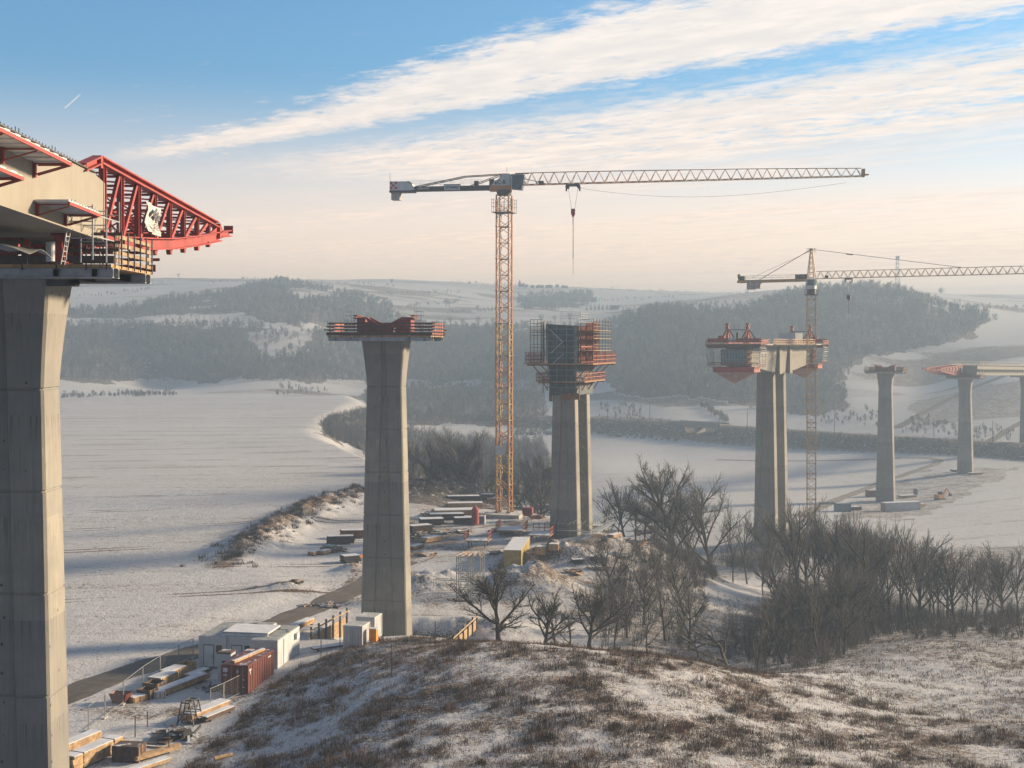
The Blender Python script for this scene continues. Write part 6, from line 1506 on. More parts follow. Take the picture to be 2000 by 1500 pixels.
# ------------------------------------------------------------------ bare trees
def tree_meshes(seed, h, spread=.45, trunk=.02, fork=.25, twigs=1.0, gnarl=.12, up=.35, limbs=9, bole=.72, kl0=1.0):
    """two mesh builders: trunk with main limbs, crown of branches and twigs"""
    r = random.Random(seed); T = MB(); Cn = MB()
    def poly(b, pts, r0, r1, n):
        k = len(pts) - 1; base = len(b.v)
        for i, p in enumerate(pts):
            d = (pts[min(i + 1, k)] - pts[max(i - 1, 0)]).normalized(); u = Vector((0, 0, 1)) if abs(d.z) < .95 else Vector((1, 0, 0))
            x = d.cross(u).normalized(); y = d.cross(x); rad = r0 + (r1 - r0) * i / k
            for j in range(n):
                t = 2 * math.pi * j / n; b.v.append(tuple(p + x * (rad * math.cos(t)) + y * (rad * math.sin(t))))
        for i in range(k):
            for j in range(n):
                j2 = (j + 1) % n; a = base + i * n; b.f.append((a + j, a + j2, a + n + j2, a + n + j))
    def grow(p, d, L, rad, lev):
        segs = (6, 5, 4, 3, 2)[min(lev, 4)]; pts = [p.copy()]; q = p.copy(); dd = d.copy()
        for i in range(segs):
            dd = (dd + Vector((r.gauss(0, gnarl), r.gauss(0, gnarl), r.gauss(0, gnarl * .6) + up * .10 * (1 if lev else 0)))).normalized()
            q = q + dd * (L / segs); pts.append(q.copy())
        n = (7, 5, 4, 3, 3)[min(lev, 4)]
        poly(T if lev < 2 else Cn, pts, rad, rad * (.45 if lev < 3 else .35), n)
        if lev >= 4: return
        kids = (limbs, 6, 6, 5)[lev]; kids = max(2, int(kids * (twigs if lev >= 2 else 1) + r.random() * .9))
        for c in range(kids):
            f = (fork + (1 - fork) * (c + r.random()) / kids) if lev == 0 else (.22 + .78 * (c + r.random() * .9) / kids)
            f = min(f, .98); i = min(int(f * segs), segs - 1); s = f * segs - i
            pp = pts[i] + (pts[i + 1] - pts[i]) * s; ax = (pts[i + 1] - pts[i]).normalized()
            az = c * 2.4 + r.random() * 1.1
            sd = Vector((math.cos(az), math.sin(az), 0)); sd = (sd - ax * sd.dot(ax)).normalized()
            ang = (spread + (1 - f) * .35) * (1 + r.gauss(0, .18)) if lev == 0 else .62 + r.gauss(0, .16)
            nd = (ax * math.cos(ang) + sd * math.sin(ang)); nd.z += up * .25; nd.normalize()
            k = (.62 * kl0 if lev == 0 else .50) * (1.12 - .55 * f) * (1 + r.gauss(0, .12))
            grow(pp, nd, L * max(k, .2), rad * (.62, .5, .5, .55)[lev] * (1 - .3 * f), lev + 1)
        grow(pts[-1], dd, L * .42, rad * .4, min(lev + 2, 4)) if lev < 3 else None
    grow(Vector((0, 0, -.4)), Vector((r.gauss(0, .04), r.gauss(0, .04), 1)).normalized(), h * bole, h * trunk, 0)
    zmax = max(v[2] for v in T.v + Cn.v); k = h / zmax
    for b in (T, Cn): b.v = [(x * k, y * k, z * k if z > 0 else z) for x, y, z in b.v]
    return T, Cn

TREES = {}
def tree_kind(key, name, mats, **kw):
    T, Cn = tree_meshes(**kw)
    me = []
    for nm, b, mt in (('trunk', T, mats[0]), ('crown', Cn, mats[1])):
        m = bpy.data.meshes.new(nm); m.from_pydata(b.v, [], b.f); m.materials.append(M[mt]); m.polygons.foreach_set('use_smooth', [True] * len(m.polygons)); me.append(m)
    TREES[key] = (name, kw['h'], me)
def put_tree(key, x, y, h, label, group=None, rot=None, sink=0.0, widen=1.0):
    name, h0, me = TREES[key]; s = h / h0
    t = bpy.data.objects.new(name, None); COL.objects.link(t); t.location = (x, y, hz(x, y) - sink); t.scale = (s * widen, s * widen, s)
    t.rotation_euler = (0, 0, rng.random() * 6.28 if rot is None else rot)
    tag(t, label, 'tree', group)
    for nm, m in zip(('trunk', 'crown'), me):
        o = bpy.data.objects.new(nm, m); COL.objects.link(o); o.parent = t
    return t
tree_kind('round', 'bare_tree', ('bark', 'twig'), seed=5, h=14, spread=.64, trunk=.023, fork=.30, twigs=2.1, gnarl=.10, up=.26, limbs=13, bole=.52, kl0=1.35)
tree_kind('oval', 'bare_tree', ('bark', 'twig'), seed=8, h=14, spread=.48, trunk=.017, fork=.28, twigs=1.4, gnarl=.11, up=.40, limbs=9, bole=.52, kl0=1.35)
tree_kind('tall', 'slender_bare_tree', ('bark', 'twig'), seed=14, h=16, spread=.34, trunk=.013, fork=.32, twigs=1.15, gnarl=.10, up=.55, limbs=10)
tree_kind('tall2', 'slender_bare_tree', ('bark', 'twig'), seed=23, h=16, spread=.40, trunk=.012, fork=.26, twigs=1.1, gnarl=.13, up=.5, limbs=9)
tree_kind('apple', 'gnarled_bare_tree', ('bark', 'twig'), seed=31, h=7, spread=.80, trunk=.032, fork=.30, twigs=1.1, gnarl=.24, up=.05, limbs=8)
tree_kind('dark', 'bare_tree', ('bark', 'bark'), seed=44, h=11, spread=.60, trunk=.026, fork=.40, twigs=1.6, gnarl=.17, up=.22, limbs=8, bole=.42, kl0=1.7)
tree_kind('small', 'small_bare_tree', ('bark', 'twig'), seed=52, h=8, spread=.55, trunk=.022, fork=.30, twigs=.6, gnarl=.14, up=.3, limbs=6)

def row_of_trees(rows, noun, where, group, labels=None):
    rows = sorted(rows, key=lambda q: q[0])
    for i, (px, Y, pytop, key) in enumerate(rows):
        x = (px - 1000) / FPX * Y; zt = EYE - (pytop - HZ) / FPX * Y; h = max(2.0, zt - hz(x, Y))
        put_tree(key, x, Y, h, (labels or {}).get(px) or ordinal(i, noun, where), group, sink=.1, widen=min(1.0, 13.0 / h) if key in ('tall', 'tall2') and h > 16 else 1.0)

# trees at the foot of the near mound
row_of_trees([(975, 126, 1085, 'dark'), (1064, 131, 1138, 'dark'), (1084, 133, 1150, 'small'), (1112, 135, 1172, 'small'), (1150, 138, 1128, 'dark'), (1200, 142, 1165, 'small'), (1265, 143, 1180, 'small'),
              (1375, 140, 1210, 'apple'), (1428, 133, 1195, 'apple'), (1478, 140, 1205, 'small'), (1530, 146, 1150, 'oval'), (1600, 150, 1120, 'oval'), (1560, 142, 1190, 'small'), (1648, 150, 1160, 'oval')], 'dark bare tree', 'behind the crest of the grassy mound', 'trees behind the near mound',
             {975: 'large dark bare tree with spreading limbs in front of the yellow container', 1428: 'gnarled low apple tree with a crooked trunk on the right flank of the mound'})
row_of_trees([(1205, 168, 1035, 'oval'), (1232, 185, 1045, 'tall2'), (1258, 160, 1090, 'oval'), (1290, 175, 1055, 'oval'), (1312, 190, 1030, 'tall'), (1338, 168, 1075, 'oval'), (1362, 185, 1060, 'tall2'), (1180, 158, 1110, 'small'), (1225, 152, 1125, 'oval'), (1300, 154, 1120, 'small'), (1345, 152, 1130, 'oval')], 'bare tree', 'in the thicket on the flank of the site', 'trees in the flank thicket')
row_of_trees([(1545, 158, 1110, 'oval'), (1570, 170, 1080, 'tall2'), (1598, 165, 1075, 'oval'), (1622, 160, 1090, 'oval'), (1640, 172, 1070, 'tall'), (1660, 160, 1095, 'oval'), (1684, 165, 1085, 'tall2'), (1500, 152, 1160, 'oval'), (1462, 150, 1180, 'small'), (1710, 168, 1090, 'oval'), (1525, 182, 1085, 'oval'), (1490, 200, 1062, 'tall2')], 'bare tree', 'in the ravine thicket', 'trees in the ravine thicket')
# trees along the creek, right
row_of_trees([(1545, 212, 985, 'tall2'), (1565, 205, 965, 'oval'), (1590, 198, 975, 'tall'), (1605, 205, 968, 'tall'), (1632, 200, 985, 'oval'), (1655, 196, 990, 'tall2'), (1672, 190, 975, 'tall'), (1692, 196, 985, 'tall2'), (1716, 190, 1000, 'tall'), (1742, 185, 1005, 'tall2'),
              (1768, 176, 1000, 'tall'), (1792, 180, 1030, 'oval'), (1815, 186, 1045, 'tall2'), (1838, 184, 1060, 'tall'), (1866, 182, 1050, 'oval'), (1884, 190, 1062, 'tall2'), (1905, 186, 1055, 'tall'), (1935, 192, 1080, 'tall2'), (1966, 186, 1055, 'oval'), (1992, 182, 1048, 'tall'), (1580, 215, 990, 'oval'), (1618, 192, 1015, 'oval'), (1645, 210, 1000, 'tall'), (1664, 205, 1010, 'oval'), (1682, 183, 1000, 'oval'), (1705, 200, 1010, 'tall'), (1730, 196, 1018, 'oval'), (1755, 192, 1025, 'tall2'), (1780, 170, 1010, 'tall2'), (1803, 190, 1040, 'tall'), (1826, 175, 1050, 'tall2'), (1850, 196, 1062, 'oval'), (1895, 176, 1070, 'tall'), (1920, 200, 1075, 'oval'), (1950, 180, 1070, 'tall')], 'slender bare tree', 'along the creek', 'trees along the creek')
# trees between the site and the far shaft
row_of_trees([(1205, 226, 940, 'tall2'), (1222, 224, 930, 'oval'), (1242, 226, 935, 'tall'), (1262, 228, 955, 'small'), (1326, 226, 886, 'round'), (1362, 236, 950, 'oval'), (1396, 226, 928, 'oval'), (1432, 232, 962, 'tall2'), (1460, 240, 985, 'tall'), (1488, 236, 990, 'tall2'), (1515, 236, 995, 'oval'), (1285, 240, 940, 'tall')], 'bare tree', 'between the site and the far twin pier', 'trees beside the site',
             {1326: 'big round crowned bare tree standing against the snowy field beside the site'})
# trees on the valley side behind the crane
row_of_trees([(812, 305, 850, 'oval'), (834, 295, 855, 'tall2'), (862, 290, 838, 'oval'), (884, 300, 860, 'small'), (905, 292, 832, 'round'), (932, 296, 840, 'oval'), (952, 310, 850, 'tall2'), (1012, 285, 885, 'oval'), (1034, 290, 880, 'round'), (1058, 288, 890, 'oval'), (1180, 268, 945, 'small')], 'bare tree', 'on the slope behind the tall crane', 'trees behind the tall crane')

# ------------------------------------------------------------------ thickets, woods and grass: masses nobody could count
def strands(name, B, hts, K, wid, mats, label, lean=.45, seg=2, rad=.5, probs=None, trunky=False, seed=1):
    """B (n,3) bush feet; K upright thin strands each"""
    r = np.random.RandomState(seed); n = len(B)
    foot = np.repeat(B, K, 0); h = np.repeat(hts, K); m = len(foot)
    az = r.uniform(0, 2 * np.pi, m); ln = np.abs(r.normal(0, lean, m)); L = h * r.uniform(.45, 1.0, m)
    off = r.normal(0, 1, (m, 2)) * (np.repeat(hts, K) * rad * .4)[:, None]
    base = foot + np.stack([off[:, 0], off[:, 1], np.zeros(m)], -1)
    if trunky:   # a far tree: twigs spread through an egg shaped crown
        t = r.uniform(.12, .95, m); rr = np.sqrt(r.uniform(0, 1, m)) * h * .34 * np.sin(np.pi * np.clip(t, .05, .98) ** .8)
        base = foot + np.stack([np.cos(az) * rr * .7, np.sin(az) * rr * .7, h * t * .8], -1); L = h * r.uniform(.12, .32, m); ln = r.uniform(.1, .7, m)
        tr = r.uniform(0, 1, m) < .10; base[tr] = foot[tr]; L = np.where(tr, h * .75, L); ln = np.where(tr, .05, ln)
    d = np.stack([np.cos(az) * np.sin(ln), np.sin(az) * np.sin(ln), np.cos(ln)], -1)
    tip = base + d * L[:, None]; mid = base + d * (L * .5)[:, None] + np.stack([np.cos(az + 1.3), np.sin(az + 1.3), np.zeros(m)], -1) * (L * .07)[:, None]
    sa = az + r.uniform(-1.2, 1.2, m); sx = np.abs(np.cos(sa)) + .25
    side = np.stack([np.where(np.cos(sa) < 0, -sx, sx), np.sin(sa) * .6, np.zeros(m)], -1); side /= np.linalg.norm(side, axis=1)[:, None]
    w = (wid * r.uniform(.6, 1.4, m))[:, None] * side / 2
    if seg == 2:
        V = np.stack([base - w, base + w, mid + w * .8, mid - w * .8, tip + w * .25, tip - w * .25], 1).reshape(-1, 3); i = np.arange(m)[:, None] * 6
        F = np.concatenate([i + np.array([[0, 1, 2, 3]]), i + np.array([[3, 2, 4, 5]])], 1).reshape(-1, 4); mi = np.repeat(r.choice(len(mats), n, p=probs), K * 2)
    else:
        V = np.stack([base - w, base + w, tip + w * .3, tip - w * .3], 1).reshape(-1, 3); F = np.arange(m * 4).reshape(-1, 4); mi = np.repeat(r.choice(len(mats), n, p=probs), K)
    o = np_obj(name, V, F, mats, mi=mi); tag(o, label, kind='stuff'); return o

def scatter(poly, lo, hi, n, seed, clump=0, test=None):
    """feet on the ground inside a design outline (bearing, elevation) and a distance range"""
    r = np.random.RandomState(seed); out = []
    xs0 = min(p[0] for p in poly); xs1 = max(p[0] for p in poly); tries = 0
    while sum(len(o) for o in out) < n and tries < 60:
        tries += 1; m = 6000
        Y = np.sqrt(r.uniform(lo * lo, hi * hi, m)); px = r.uniform(xs0, xs1, m); X = (px - 1000) / FPX * Y
        z = H(X, Y); py = HZ + FPX * (EYE - z) / Y
        k = inpoly(px + (fbm(X / Y * 60, np.log(Y) * 60, 7, 3) - .5) * 24, py, poly)
        if clump: k &= fbm(X / clump, Y / clump, seed, 3) > .46
        if test is not None: k &= test(px, py)
        out.append(np.stack([X[k], Y[k], z[k]], -1))
    a = np.concatenate(out); return a[:n]

# brown thickets on the flank of the site and in the ravine
P1_ = [(1185, 1105), (1300, 1055), (1390, 1040), (1440, 1075), (1400, 1110), (1385, 1160), (1330, 1215), (1350, 1265), (1180, 1262), (1150, 1240), (1160, 1180)]
P2_ = [(1440, 1085), (1560, 1070), (1700, 1105), (1740, 1160), (1735, 1240), (1690, 1260), (1590, 1310), (1480, 1300), (1400, 1280), (1420, 1235), (1500, 1205), (1530, 1150), (1480, 1115)]
P3_ = [(1700, 1150), (1800, 1205), (2060, 1190), (2060, 1252), (1860, 1258), (1720, 1236)]
a = scatter(P1_, 138, 225, 330, 1); b_ = scatter(P2_, 135, 215, 520, 2); c_ = scatter(P3_, 150, 230, 420, 3)
def mixed(feet, lo, hi, seed):
    """heights with a few tall individuals among low scrub"""
    r = np.random.RandomState(seed); return lo + (hi - lo) * r.beta(1.3, 2.6, len(feet))
h = np.concatenate([mixed(a, 1.0, 5.5, 31), mixed(b_, 1.2, 7.0, 32), mixed(c_, .8, 4.4, 33)]); fe = np.concatenate([a, b_, c_])
strands('thicket', fe, h * .75, 18, .034, ['twig_red', 'twig', 'bark'], 'brown leafless thicket filling the ravine right of the site', .30, rad=.35, probs=[.4, .4, .2], seed=4)
strands('thicket_twigs', fe, h, 44, .028, ['twig_red', 'twig', 'bark'], 'fine leafless twigs of the ravine thicket', .5, seg=1, trunky=True, probs=[.4, .4, .2], seed=5)
P5_ = [(1150, 950), (1300, 965), (1420, 985), (1560, 1000), (1700, 1040), (1720, 1090), (1560, 1075), (1400, 1050), (1310, 1040), (1240, 1010), (1160, 995)]
a = scatter(P5_, 222, 300, 330, 5)
strands('thicket', a, mixed(a, 1.2, 6.5, 35), 60, .05, ['twig', 'twig_red'], 'grey brush along the foot of the building site', .34, seg=1, trunky=True, seed=6)
P6_ = [(1385, 1042), (1480, 1058), (1570, 1082), (1520, 1120), (1440, 1114), (1385, 1104)]
a = scatter(P6_, 180, 275, 190, 7)
strands('thicket', a, mixed(a, 1.2, 6.0, 38), 60, .04, ['twig', 'twig_red'], 'brown brush below the twin pier with the grey deck', .34, seg=1, trunky=True, seed=27)
bx, by = [], []
for (x0, y0), (x1, y1) in zip(BANK[:-1], BANK[1:]):
    for _ in range(60): f_ = nr.uniform(); bx.append(x0 + (x1 - x0) * f_ + nr.normal(0, 2.2)); by.append(y0 + (y1 - y0) * f_ + nr.normal(0, 2.2))
bx = np.array(bx); by = np.array(by); a = np.stack([bx, by, H(bx, by)], -1)
strands('bank_weeds', a, nr.uniform(.3, 1.0, len(a)), 30, .05, ['dark_grass', 'twig_red'], 'dark weeds on the rough earth bank at the field edge', .7, rad=1.1, seed=28)
P4_ = [(735, 800), (760, 770), (860, 770), (960, 780), (1050, 800), (1045, 850), (1070, 900), (1066, 940), (960, 950), (800, 935), (715, 900), (712, 850)]
a = scatter(P4_, 275, 600, 1150, 8)
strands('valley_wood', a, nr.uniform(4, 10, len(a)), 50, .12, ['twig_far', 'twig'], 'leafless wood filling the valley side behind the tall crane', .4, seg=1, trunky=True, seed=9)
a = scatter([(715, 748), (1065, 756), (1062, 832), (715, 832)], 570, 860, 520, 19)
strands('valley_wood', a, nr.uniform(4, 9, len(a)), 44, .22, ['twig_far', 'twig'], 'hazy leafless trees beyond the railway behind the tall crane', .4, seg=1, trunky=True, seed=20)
a = scatter(P8_, 340, 720, 330, 10)
strands('brush', a, nr.uniform(2.0, 4.5, len(a)), 36, .09, ['twig', 'twig_red'], 'dark brush on the slope at the right edge of the snow field', .45, seed=11)
P9_ = [(1000, 816), (1100, 818), (1300, 826), (1500, 841), (1720, 855), (2010, 872), (2010, 900), (1700, 878), (1500, 868), (1300, 862), (1150, 850), (1000, 850)]
a = scatter(P9_, 440, 700, 900, 12, test=lambda px, py: ~(((px > 1328) & (px < 1408)) | ((px > 885) & (px < 962))))
strands('embankment_brush', a, nr.uniform(1.0, 2.8, len(a)), 24, .12, ['twig_far', 'twig'], 'low brush covering the railway embankment', .5, seg=1, seed=13)
P10_ = [(118, 762), (345, 760), (348, 774), (118, 778)]
a = np.concatenate([scatter(P10_, 560, 740, 150, 14, clump=18), scatter([(540, 752), (640, 748), (660, 768), (540, 772)], 560, 800, 40, 15), scatter([(1620, 795), (1720, 800), (1725, 836), (1600, 830)], 540, 700, 60, 16), scatter([(1180, 790), (1260, 795), (1260, 822), (1160, 815)], 600, 800, 50, 17), scatter([(1362, 794), (1376, 794), (1424, 824), (1408, 826)], 600, 900, 90, 18), scatter([(1780, 818), (2010, 850), (2010, 866), (1760, 846)], 520, 760, 90, 26)])
strands('hedge_brush', a, mixed(a, 1.2, 5.5, 36), 34, .16, ['twig_far', 'twig'], 'thin hedge shrubs along the far field edges', .4, seg=1, trunky=True, seed=18)
# the far woods
def far_wood(key, n, hlo, hhi, label, seed, K=44, wid=.27):
    poly, lo, hi = WOODS[key]
    ok = lambda px, py: ~(inpoly(px, py, CLEAR[0]) | inpoly(px, py, CLEAR[1]) | (inpoly(px, py, CLEAR[2]) & (np.sin(px * 12.9 + py * 7.1) > -.6)))
    a = scatter(poly, lo * .97, hi * 1.03, n, seed, test=ok)
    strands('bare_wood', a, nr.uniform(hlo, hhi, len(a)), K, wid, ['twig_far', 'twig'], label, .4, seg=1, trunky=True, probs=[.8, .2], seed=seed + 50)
far_wood('bluff', 2300, 4.5, 8, 'grey leafless wood on the steep bluff behind the snow field', 21)
far_wood('upper', 1500, 4, 7.5, 'leafless copses on the upper hillside above the terrace', 22)
far_wood('spur', 2600, 5, 9.5, 'large hazy leafless wood on the hill behind the grey deck', 23)
far_wood('mid', 420, 4, 7, 'small far wood below the village skyline', 24)
far_wood('fringe', 900, 4, 8, 'thin leafless wood along the foot of the middle hills', 25)

hp = []
for k_, (x0, y0, x1, y1, n_) in enumerate(((290, 557, 520, 551, 60), (470, 546, 770, 559, 150), (760, 603, 900, 588, 50), (860, 614, 1000, 602, 50), (1190, 604, 1490, 591, 90), (1000, 563, 1490, 574, 130), (1850, 598, 2010, 603, 60), (880, 553, 1080, 560, 110), (140, 582, 300, 566, 40), (1150, 588, 1330, 580, 50), (700, 575, 900, 570, 50))):
    hp.append(scatter([(x0, y0 - 2.5), (x1, y1 - 2.5), (x1, y1 + 3), (x0, y0 + 3)], FY(1300), FY(3300), n_, 80 + k_))
hp = np.concatenate(hp)
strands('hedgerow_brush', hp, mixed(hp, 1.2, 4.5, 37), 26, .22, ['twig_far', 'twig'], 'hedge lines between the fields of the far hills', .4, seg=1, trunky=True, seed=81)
def grass(name, feet, lo, hi, K, wid, label, seed, probs):
    r = np.random.RandomState(seed); n = len(feet); m = n * K
    hh = np.repeat(r.uniform(lo, hi, n), K) * r.uniform(.6, 1.15, m); cl = np.repeat(r.uniform(0, 6.28, n), K) + r.normal(0, .9, m)
    ln = np.clip(np.abs(r.normal(.95, .4, m)), .05, 1.45); foot = np.repeat(feet, K, 0) + np.stack([r.normal(0, .16, m), r.normal(0, .16, m), np.zeros(m) - .03], -1)
    d = np.stack([np.cos(cl) * np.sin(ln), np.sin(cl) * np.sin(ln), np.cos(ln)], -1); tip = foot + d * hh[:, None]
    mid = foot + np.stack([d[:, 0] * .35, d[:, 1] * .35, d[:, 2] * .75], -1) * hh[:, None]
    sa = r.uniform(0, 6.28, m); w = np.stack([np.cos(sa), np.sin(sa) * .5, np.zeros(m)], -1) * (wid * r.uniform(.6, 1.4, m) / 2)[:, None]
    V = np.stack([foot - w, foot + w, mid + w * .8, mid - w * .8, tip + w * .2, tip - w * .2], 1).reshape(-1, 3); i = np.arange(m)[:, None] * 6
    F = np.concatenate([i + np.array([[0, 1, 2, 3]]), i + np.array([[3, 2, 4, 5]])], 1).reshape(-1, 4)
    o = np_obj(name, V, F, ['straw', 'rust_grass', 'dark_grass'], mi=np.repeat(r.choice(3, n, p=probs), K * 2)); tag(o, label, kind='stuff')
def feet_near(n, seed, ylo, yhi, thr, right=False):
    r = np.random.RandomState(seed); m = n * 6
    Y = r.uniform(ylo, yhi, m); px = r.uniform(330, 2080, m); X = (px - 1000) / FPX * Y
    k = (rough_amount(X, Y) > .25) & (fbm(X / 2.4, Y / 2.4, 41, 3) + .5 * (fbm(X / .9, Y / .9, 43, 2) - .5) > thr)
    if right is not None:
        mound = X < np.interp(Y, [60, 100, 112, 125, 140], [34, 37, 30, 22, 14])
        k &= mound if not right else ~mound
    X, Y = X[k][:n], Y[k][:n]; return np.stack([X, Y, H(X, Y)], -1)
grass('dry_grass', feet_near(42000, 61, 62, 136, .45), .14, .42, 8, .022, 'dead brown grass tufts sticking through thin snow on the near mound', 62, [.26, .54, .20])
grass('dry_grass', feet_near(17000, 63, 62, 136, .28), .10, .30, 7, .022, 'short dead grass between the snow patches on the near mound', 64, [.35, .40, .25])
grass('meadow_grass', feet_near(12000, 65, 70, 190, .42, True), .18, .48, 7, .03, 'dead grass standing in the snowy meadow at the lower right', 66, [.30, .50, .20])
sh = feet_near(1000, 67, 66, 134, .56)
strands('heath_shrub', sh, nr.uniform(.25, .9, len(sh)), 46, .022, ['rust_grass', 'dark_grass', 'twig_red'], 'low brown shrubs dotted over the near mound', .6, rad=.9, seed=68)
# ------------------------------------------------------------------ far things
def ground_at(px, Y): x = (px - 1000) / FPX * Y; return Vector((x, Y, hz(x, Y)))
tr = random.Random(5)
i = 0
for k in range(38):
    px = 150 + k * 9.6 + tr.uniform(-2, 2); py = 630 - 6 * math.sin((px - 150) / 360 * 3.1) + tr.uniform(-1, 1)
    Y = FY(1515); g = ground_at(px, Y); put_tree('small', g.x, g.y, tr.uniform(3.8, 5.6), 'small bare tree in the long row on the far snowy terrace', 'trees in the row on the far terrace', sink=.1)
for px, Y0, h in ((350, 2500, 7), (395, 2480, 4), (420, 2450, 4), (765, 2690, 6), (915, 2850, 6), (1090, 2900, 6), (1140, 2880, 5), (560, 2600, 3.5), (870, 2050, 9), (878, 2040, 8), (812, 2060, 5), (930, 1980, 6), (700, 1500, 8), (590, 1230, 7), (610, 1220, 6), (880, 1700, 8), (900, 1690, 7), (935, 1700, 8), (960, 1690, 7), (1060, 1700, 8), (1085, 1690, 7), (1110, 1700, 8), (1255, 1350, 9), (1270, 1340, 8)):
    Y = FY(Y0); g = ground_at(px, Y); put_tree('oval' if h > 5 else 'small', g.x, g.y, h, 'single bare tree on the far hazy hills', 'scattered trees on the far hills', sink=.1)
g = ground_at(1840, FY(2300)); put_tree('round', g.x, g.y, 8, 'lone round tree on the right skyline beside the lattice mast', sink=.1)
g = ground_at(1826, FY(2300)); put_tree('small', g.x, g.y, 3, 'little bush beside the lone tree on the right skyline', sink=.1)
# conifers by the farm
def conifer(g, h, label):
    t = thing('conifer_tree', g, 0, label, 'tree', 'conifers by the far farm')
    b = MB(); b.tube((0, 0, -.3), (0, 0, h * .9), h * .02, h * .006, 5); b.obj('trunk', 'bark', t)
    r = random.Random(int(g.x * 7)); b = MB()
    for k in range(260):
        f = r.random() ** .8; z = h * (.1 + .88 * f); L = h * .24 * (1 - f) + .15; a = r.random() * 6.28; e = Vector((math.cos(a), math.sin(a), -.35 + r.gauss(0, .15)))
        p = Vector((0, 0, z)); q = p + e * L * r.uniform(.6, 1.1); s = Vector((-e.y, e.x, 0)) * L * .22
        b.poly([p, q - s, q + e * .1, q + s])
    b.obj('crown', 'conifer', t)
for i, (px, h) in enumerate(((1146, 6), (1154, 8), (1162, 7), (1170, 8), (1177, 7), (1186, 6))):
    conifer(ground_at(px, FY(2080) + (i % 2) * 4), h, ordinal(i, 'dark conifer', 'in the little row by the far farm'))
g = ground_at(1202, FY(2060)); t = thing('farm_building', g, 20, 'low dark farm building beside the far conifers', 'building')
b = MB(); b.box((0, 0, 1.1), (9, 5, 2.6)); b.obj('wall', 'far_wall', t); b = MB(); b.prism([(-4.8, -2.9, 2.3), (-4.8, 2.9, 2.3), (-4.8, 0, 4.2)], (9.6, 0, 0)); b.obj('roof', 'far_roof', t)
g = ground_at(1015, FY(3000)); t = thing('church', g, 30, 'tiny church with a pointed tower on the middle skyline', 'church')
b = MB(); b.box((0, 0, 2.6), (2.4, 2.4, 6)); b.obj('tower', 'far_wall', t)
b = MB(); b.loft([[(-1.3, -1.3, 5.6), (1.3, -1.3, 5.6), (1.3, 1.3, 5.6), (-1.3, 1.3, 5.6)], [(-.7, -.7, 6.8), (.7, -.7, 6.8), (.7, .7, 6.8), (-.7, .7, 6.8)], [(-.05, -.05, 9.3), (.05, -.05, 9.3), (.05, .05, 9.3), (-.05, .05, 9.3)]]); b.obj('spire', 'far_roof', t)
b = MB(); b.box((4, 0, 1.2), (6, 3, 3.2)); b.obj('nave', 'far_wall', t); b = MB(); b.prism([(.9, -1.8, 2.7), (.9, 1.8, 2.7), (.9, 0, 4.4)], (6.4, 0, 0)); b.obj('roof', 'far_roof', t)
hr = random.Random(9)
for i in range(9):
    g = ground_at(1028 + i * 10 + hr.uniform(-3, 3), FY(2990) + hr.uniform(-15, 15)); t = thing('village_house', g, hr.uniform(0, 90), ordinal(i, 'tiny hazy house', 'right of the church on the skyline'), 'house', 'houses of the village on the skyline')
    b = MB(); b.box((0, 0, .9), (4, 3, 2.4)); b.obj('wall', 'far_wall', t); b = MB(); b.prism([(-2.2, -1.8, 2), (-2.2, 1.8, 2), (-2.2, 0, 3.6)], (4.4, 0, 0)); b.obj('roof', 'far_roof', t)
# lattice mast on the right skyline
g = ground_at(1753, FY(1650)); hgt = (EYE - (500 - HZ) / FPX * g.y) - g.z
t = thing('lattice_mast', g, 20, 'tall thin lattice mast on the right skyline above the wood', 'mast')
b = MB(); w0, w1 = hgt * .075, hgt * .028
for k in range(12):
    z0, z1 = hgt * k / 12, hgt * (k + 1) / 12; a0 = w0 + (w1 - w0) * k / 12; a1 = w0 + (w1 - w0) * (k + 1) / 12
    c0 = [(-a0, -a0), (a0, -a0), (a0, a0), (-a0, a0)]; c1 = [(-a1, -a1), (a1, -a1), (a1, a1), (-a1, a1)]
    for j in range(4):
        j2 = (j + 1) % 4; b.bar((*c0[j], z0), (*c1[j], z1), .28); b.bar((*c0[j], z0), (*c1[j2], z1), .14); b.bar((*c0[j], z0), (*c0[j2], z0), .14)
b.obj('lattice', 'light_grey', t)
b = MB()
for z in (.66, .78, .9, .98): b.box((0, 0, hgt * z), (w1 * 3.4, w1 * 3.4, .35))
for k in range(6): b.tube((w1 * 1.6 * math.cos(k), w1 * 1.6 * math.sin(k), hgt * .92), (w1 * 1.6 * math.cos(k), w1 * 1.6 * math.sin(k), hgt * 1.0), .3, .3, 6)
b.obj('aerial_platform', 'light_grey', t)
g = ground_at(765, FY(2700)); t = thing('water_tower', g, 0, 'tiny water tower on the left middle skyline', 'water tower')
b = MB(); b.tube((0, 0, 0), (0, 0, 3.0), .5, .4, 8); b.obj('stem', 'far_wall', t); b = MB(); b.tube((0, 0, 2.8), (0, 0, 3.8), .7, 1.8, 10); b.tube((0, 0, 3.8), (0, 0, 4.4), 1.8, 1.5, 10); b.obj('tank', 'far_wall', t)
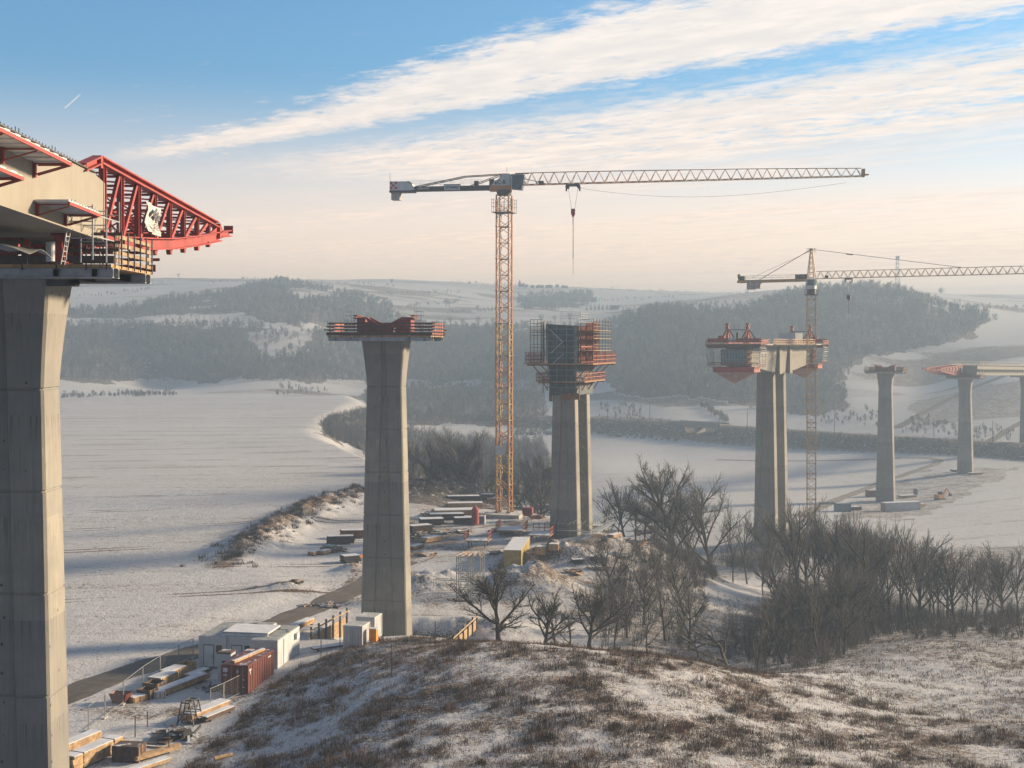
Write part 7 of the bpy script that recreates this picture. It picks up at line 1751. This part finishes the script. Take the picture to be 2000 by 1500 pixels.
# ---- railway: ballast, bridges in the bank, catenary masts
M['ballast'] = simple('ballast', (.11, .095, .085), .95, var=.4, scale=2)
strip('railway_track', RAIL, 7.0, 'ballast', .35, 'dark railway bed along the crown of the embankment', 3.0, .1)
def rail_pt(px):
    for (ax, ay), (bx, by), i in zip(RAIL[:-1], RAIL[1:], range(20)):
        pa, pb = 1000 + FPX * ax / ay, 1000 + FPX * bx / by
        if pa <= px <= pb:
            # solve along the segment
            lo, hi = 0.0, 1.0
            for _ in range(30):
                m = (lo + hi) / 2; x, y = ax + (bx - ax) * m, ay + (by - ay) * m
                if 1000 + FPX * x / y < px: lo = m
                else: hi = m
            return Vector((x, y, RAILZ[i] + (RAILZ[i + 1] - RAILZ[i]) * lo)), math.degrees(math.atan2(bx - ax, by - ay))
for (pa, pb, npier, lab) in ((1322, 1412, 2, 'low concrete railway bridge with two openings in the embankment'), (872, 972, 3, 'railway bridge on stout piers half hidden by the valley trees')):
    a, hd = rail_pt(pa); c, _ = rail_pt(pb); L = (c - a).length; mid = (a + c) / 2
    t = thing('railway_bridge', Vector((a.x, a.y, a.z)), math.degrees(math.atan2(c.x - a.x, c.y - a.y)), lab, 'bridge', 'railway bridges in the embankment')
    b = MB(); b.box((0, L / 2, -.75), (7.4, L + 2, 1.9)); b.obj('girder', 'concrete', t)
    b = MB()
    for s in (-1, 1): b.box((s * 3.9, L / 2, .55), (.25, L + 2, .9))
    b.obj('parapet', 'concrete', t)
    for k in range(npier + 1):
        y = L * k / npier; w = 2.6 if k in (0, npier) else 1.6
        b = MB(); b.box((0, y, -7.2), (7.0, w, 11.0)); b.obj('pier' if 0 < k < npier else 'abutment', 'concrete', t)
for i, px in enumerate((1130, 1196, 1278, 1469, 1547, 1640, 1730, 1835, 1950)):
    p, hd = rail_pt(px); n = Vector((math.cos(R(hd)), -math.sin(R(hd)), 0)); p = p + n * 4.2
    t = thing('catenary_mast', Vector((p.x, p.y, hz(p.x, p.y) - .2)), hd, ordinal(i, 'catenary mast', 'on the railway bank'), 'mast', 'catenary masts along the railway')
    b = MB(); b.tube((0, 0, 0), (0, 0, 9.6), .16, .11, 6); b.obj('pole', 'dark_steel', t); b = MB(); b.bar((0, 0, 8.4), (-3.6, 0, 8.0), .08); b.bar((0, 0, 7.0), (-3.2, 0, 7.9), .07); b.obj('cantilever', 'dark_steel', t)

def slope_line(pts): 
    return [(q.x, q.y) for q in (G(a, c, 520) for a, c in pts)]
M['track_soil'] = lane_mat('track_soil', (.12, .10, .085), .06)
strip('field_track', slope_line([(1752, 836), (1800, 808), (1850, 782), (1900, 758), (1960, 735), (2060, 705)]), 5.0, 'track_soil', .25, 'rough track climbing the far snowy hillside on the right', 3.0, .6)
strip('field_track', slope_line([(1935, 862), (1965, 842), (2000, 822), (2060, 795)]), 4.0, 'track_soil', .25, 'lower farm track at the right edge beyond the railway', 3.0, .5)
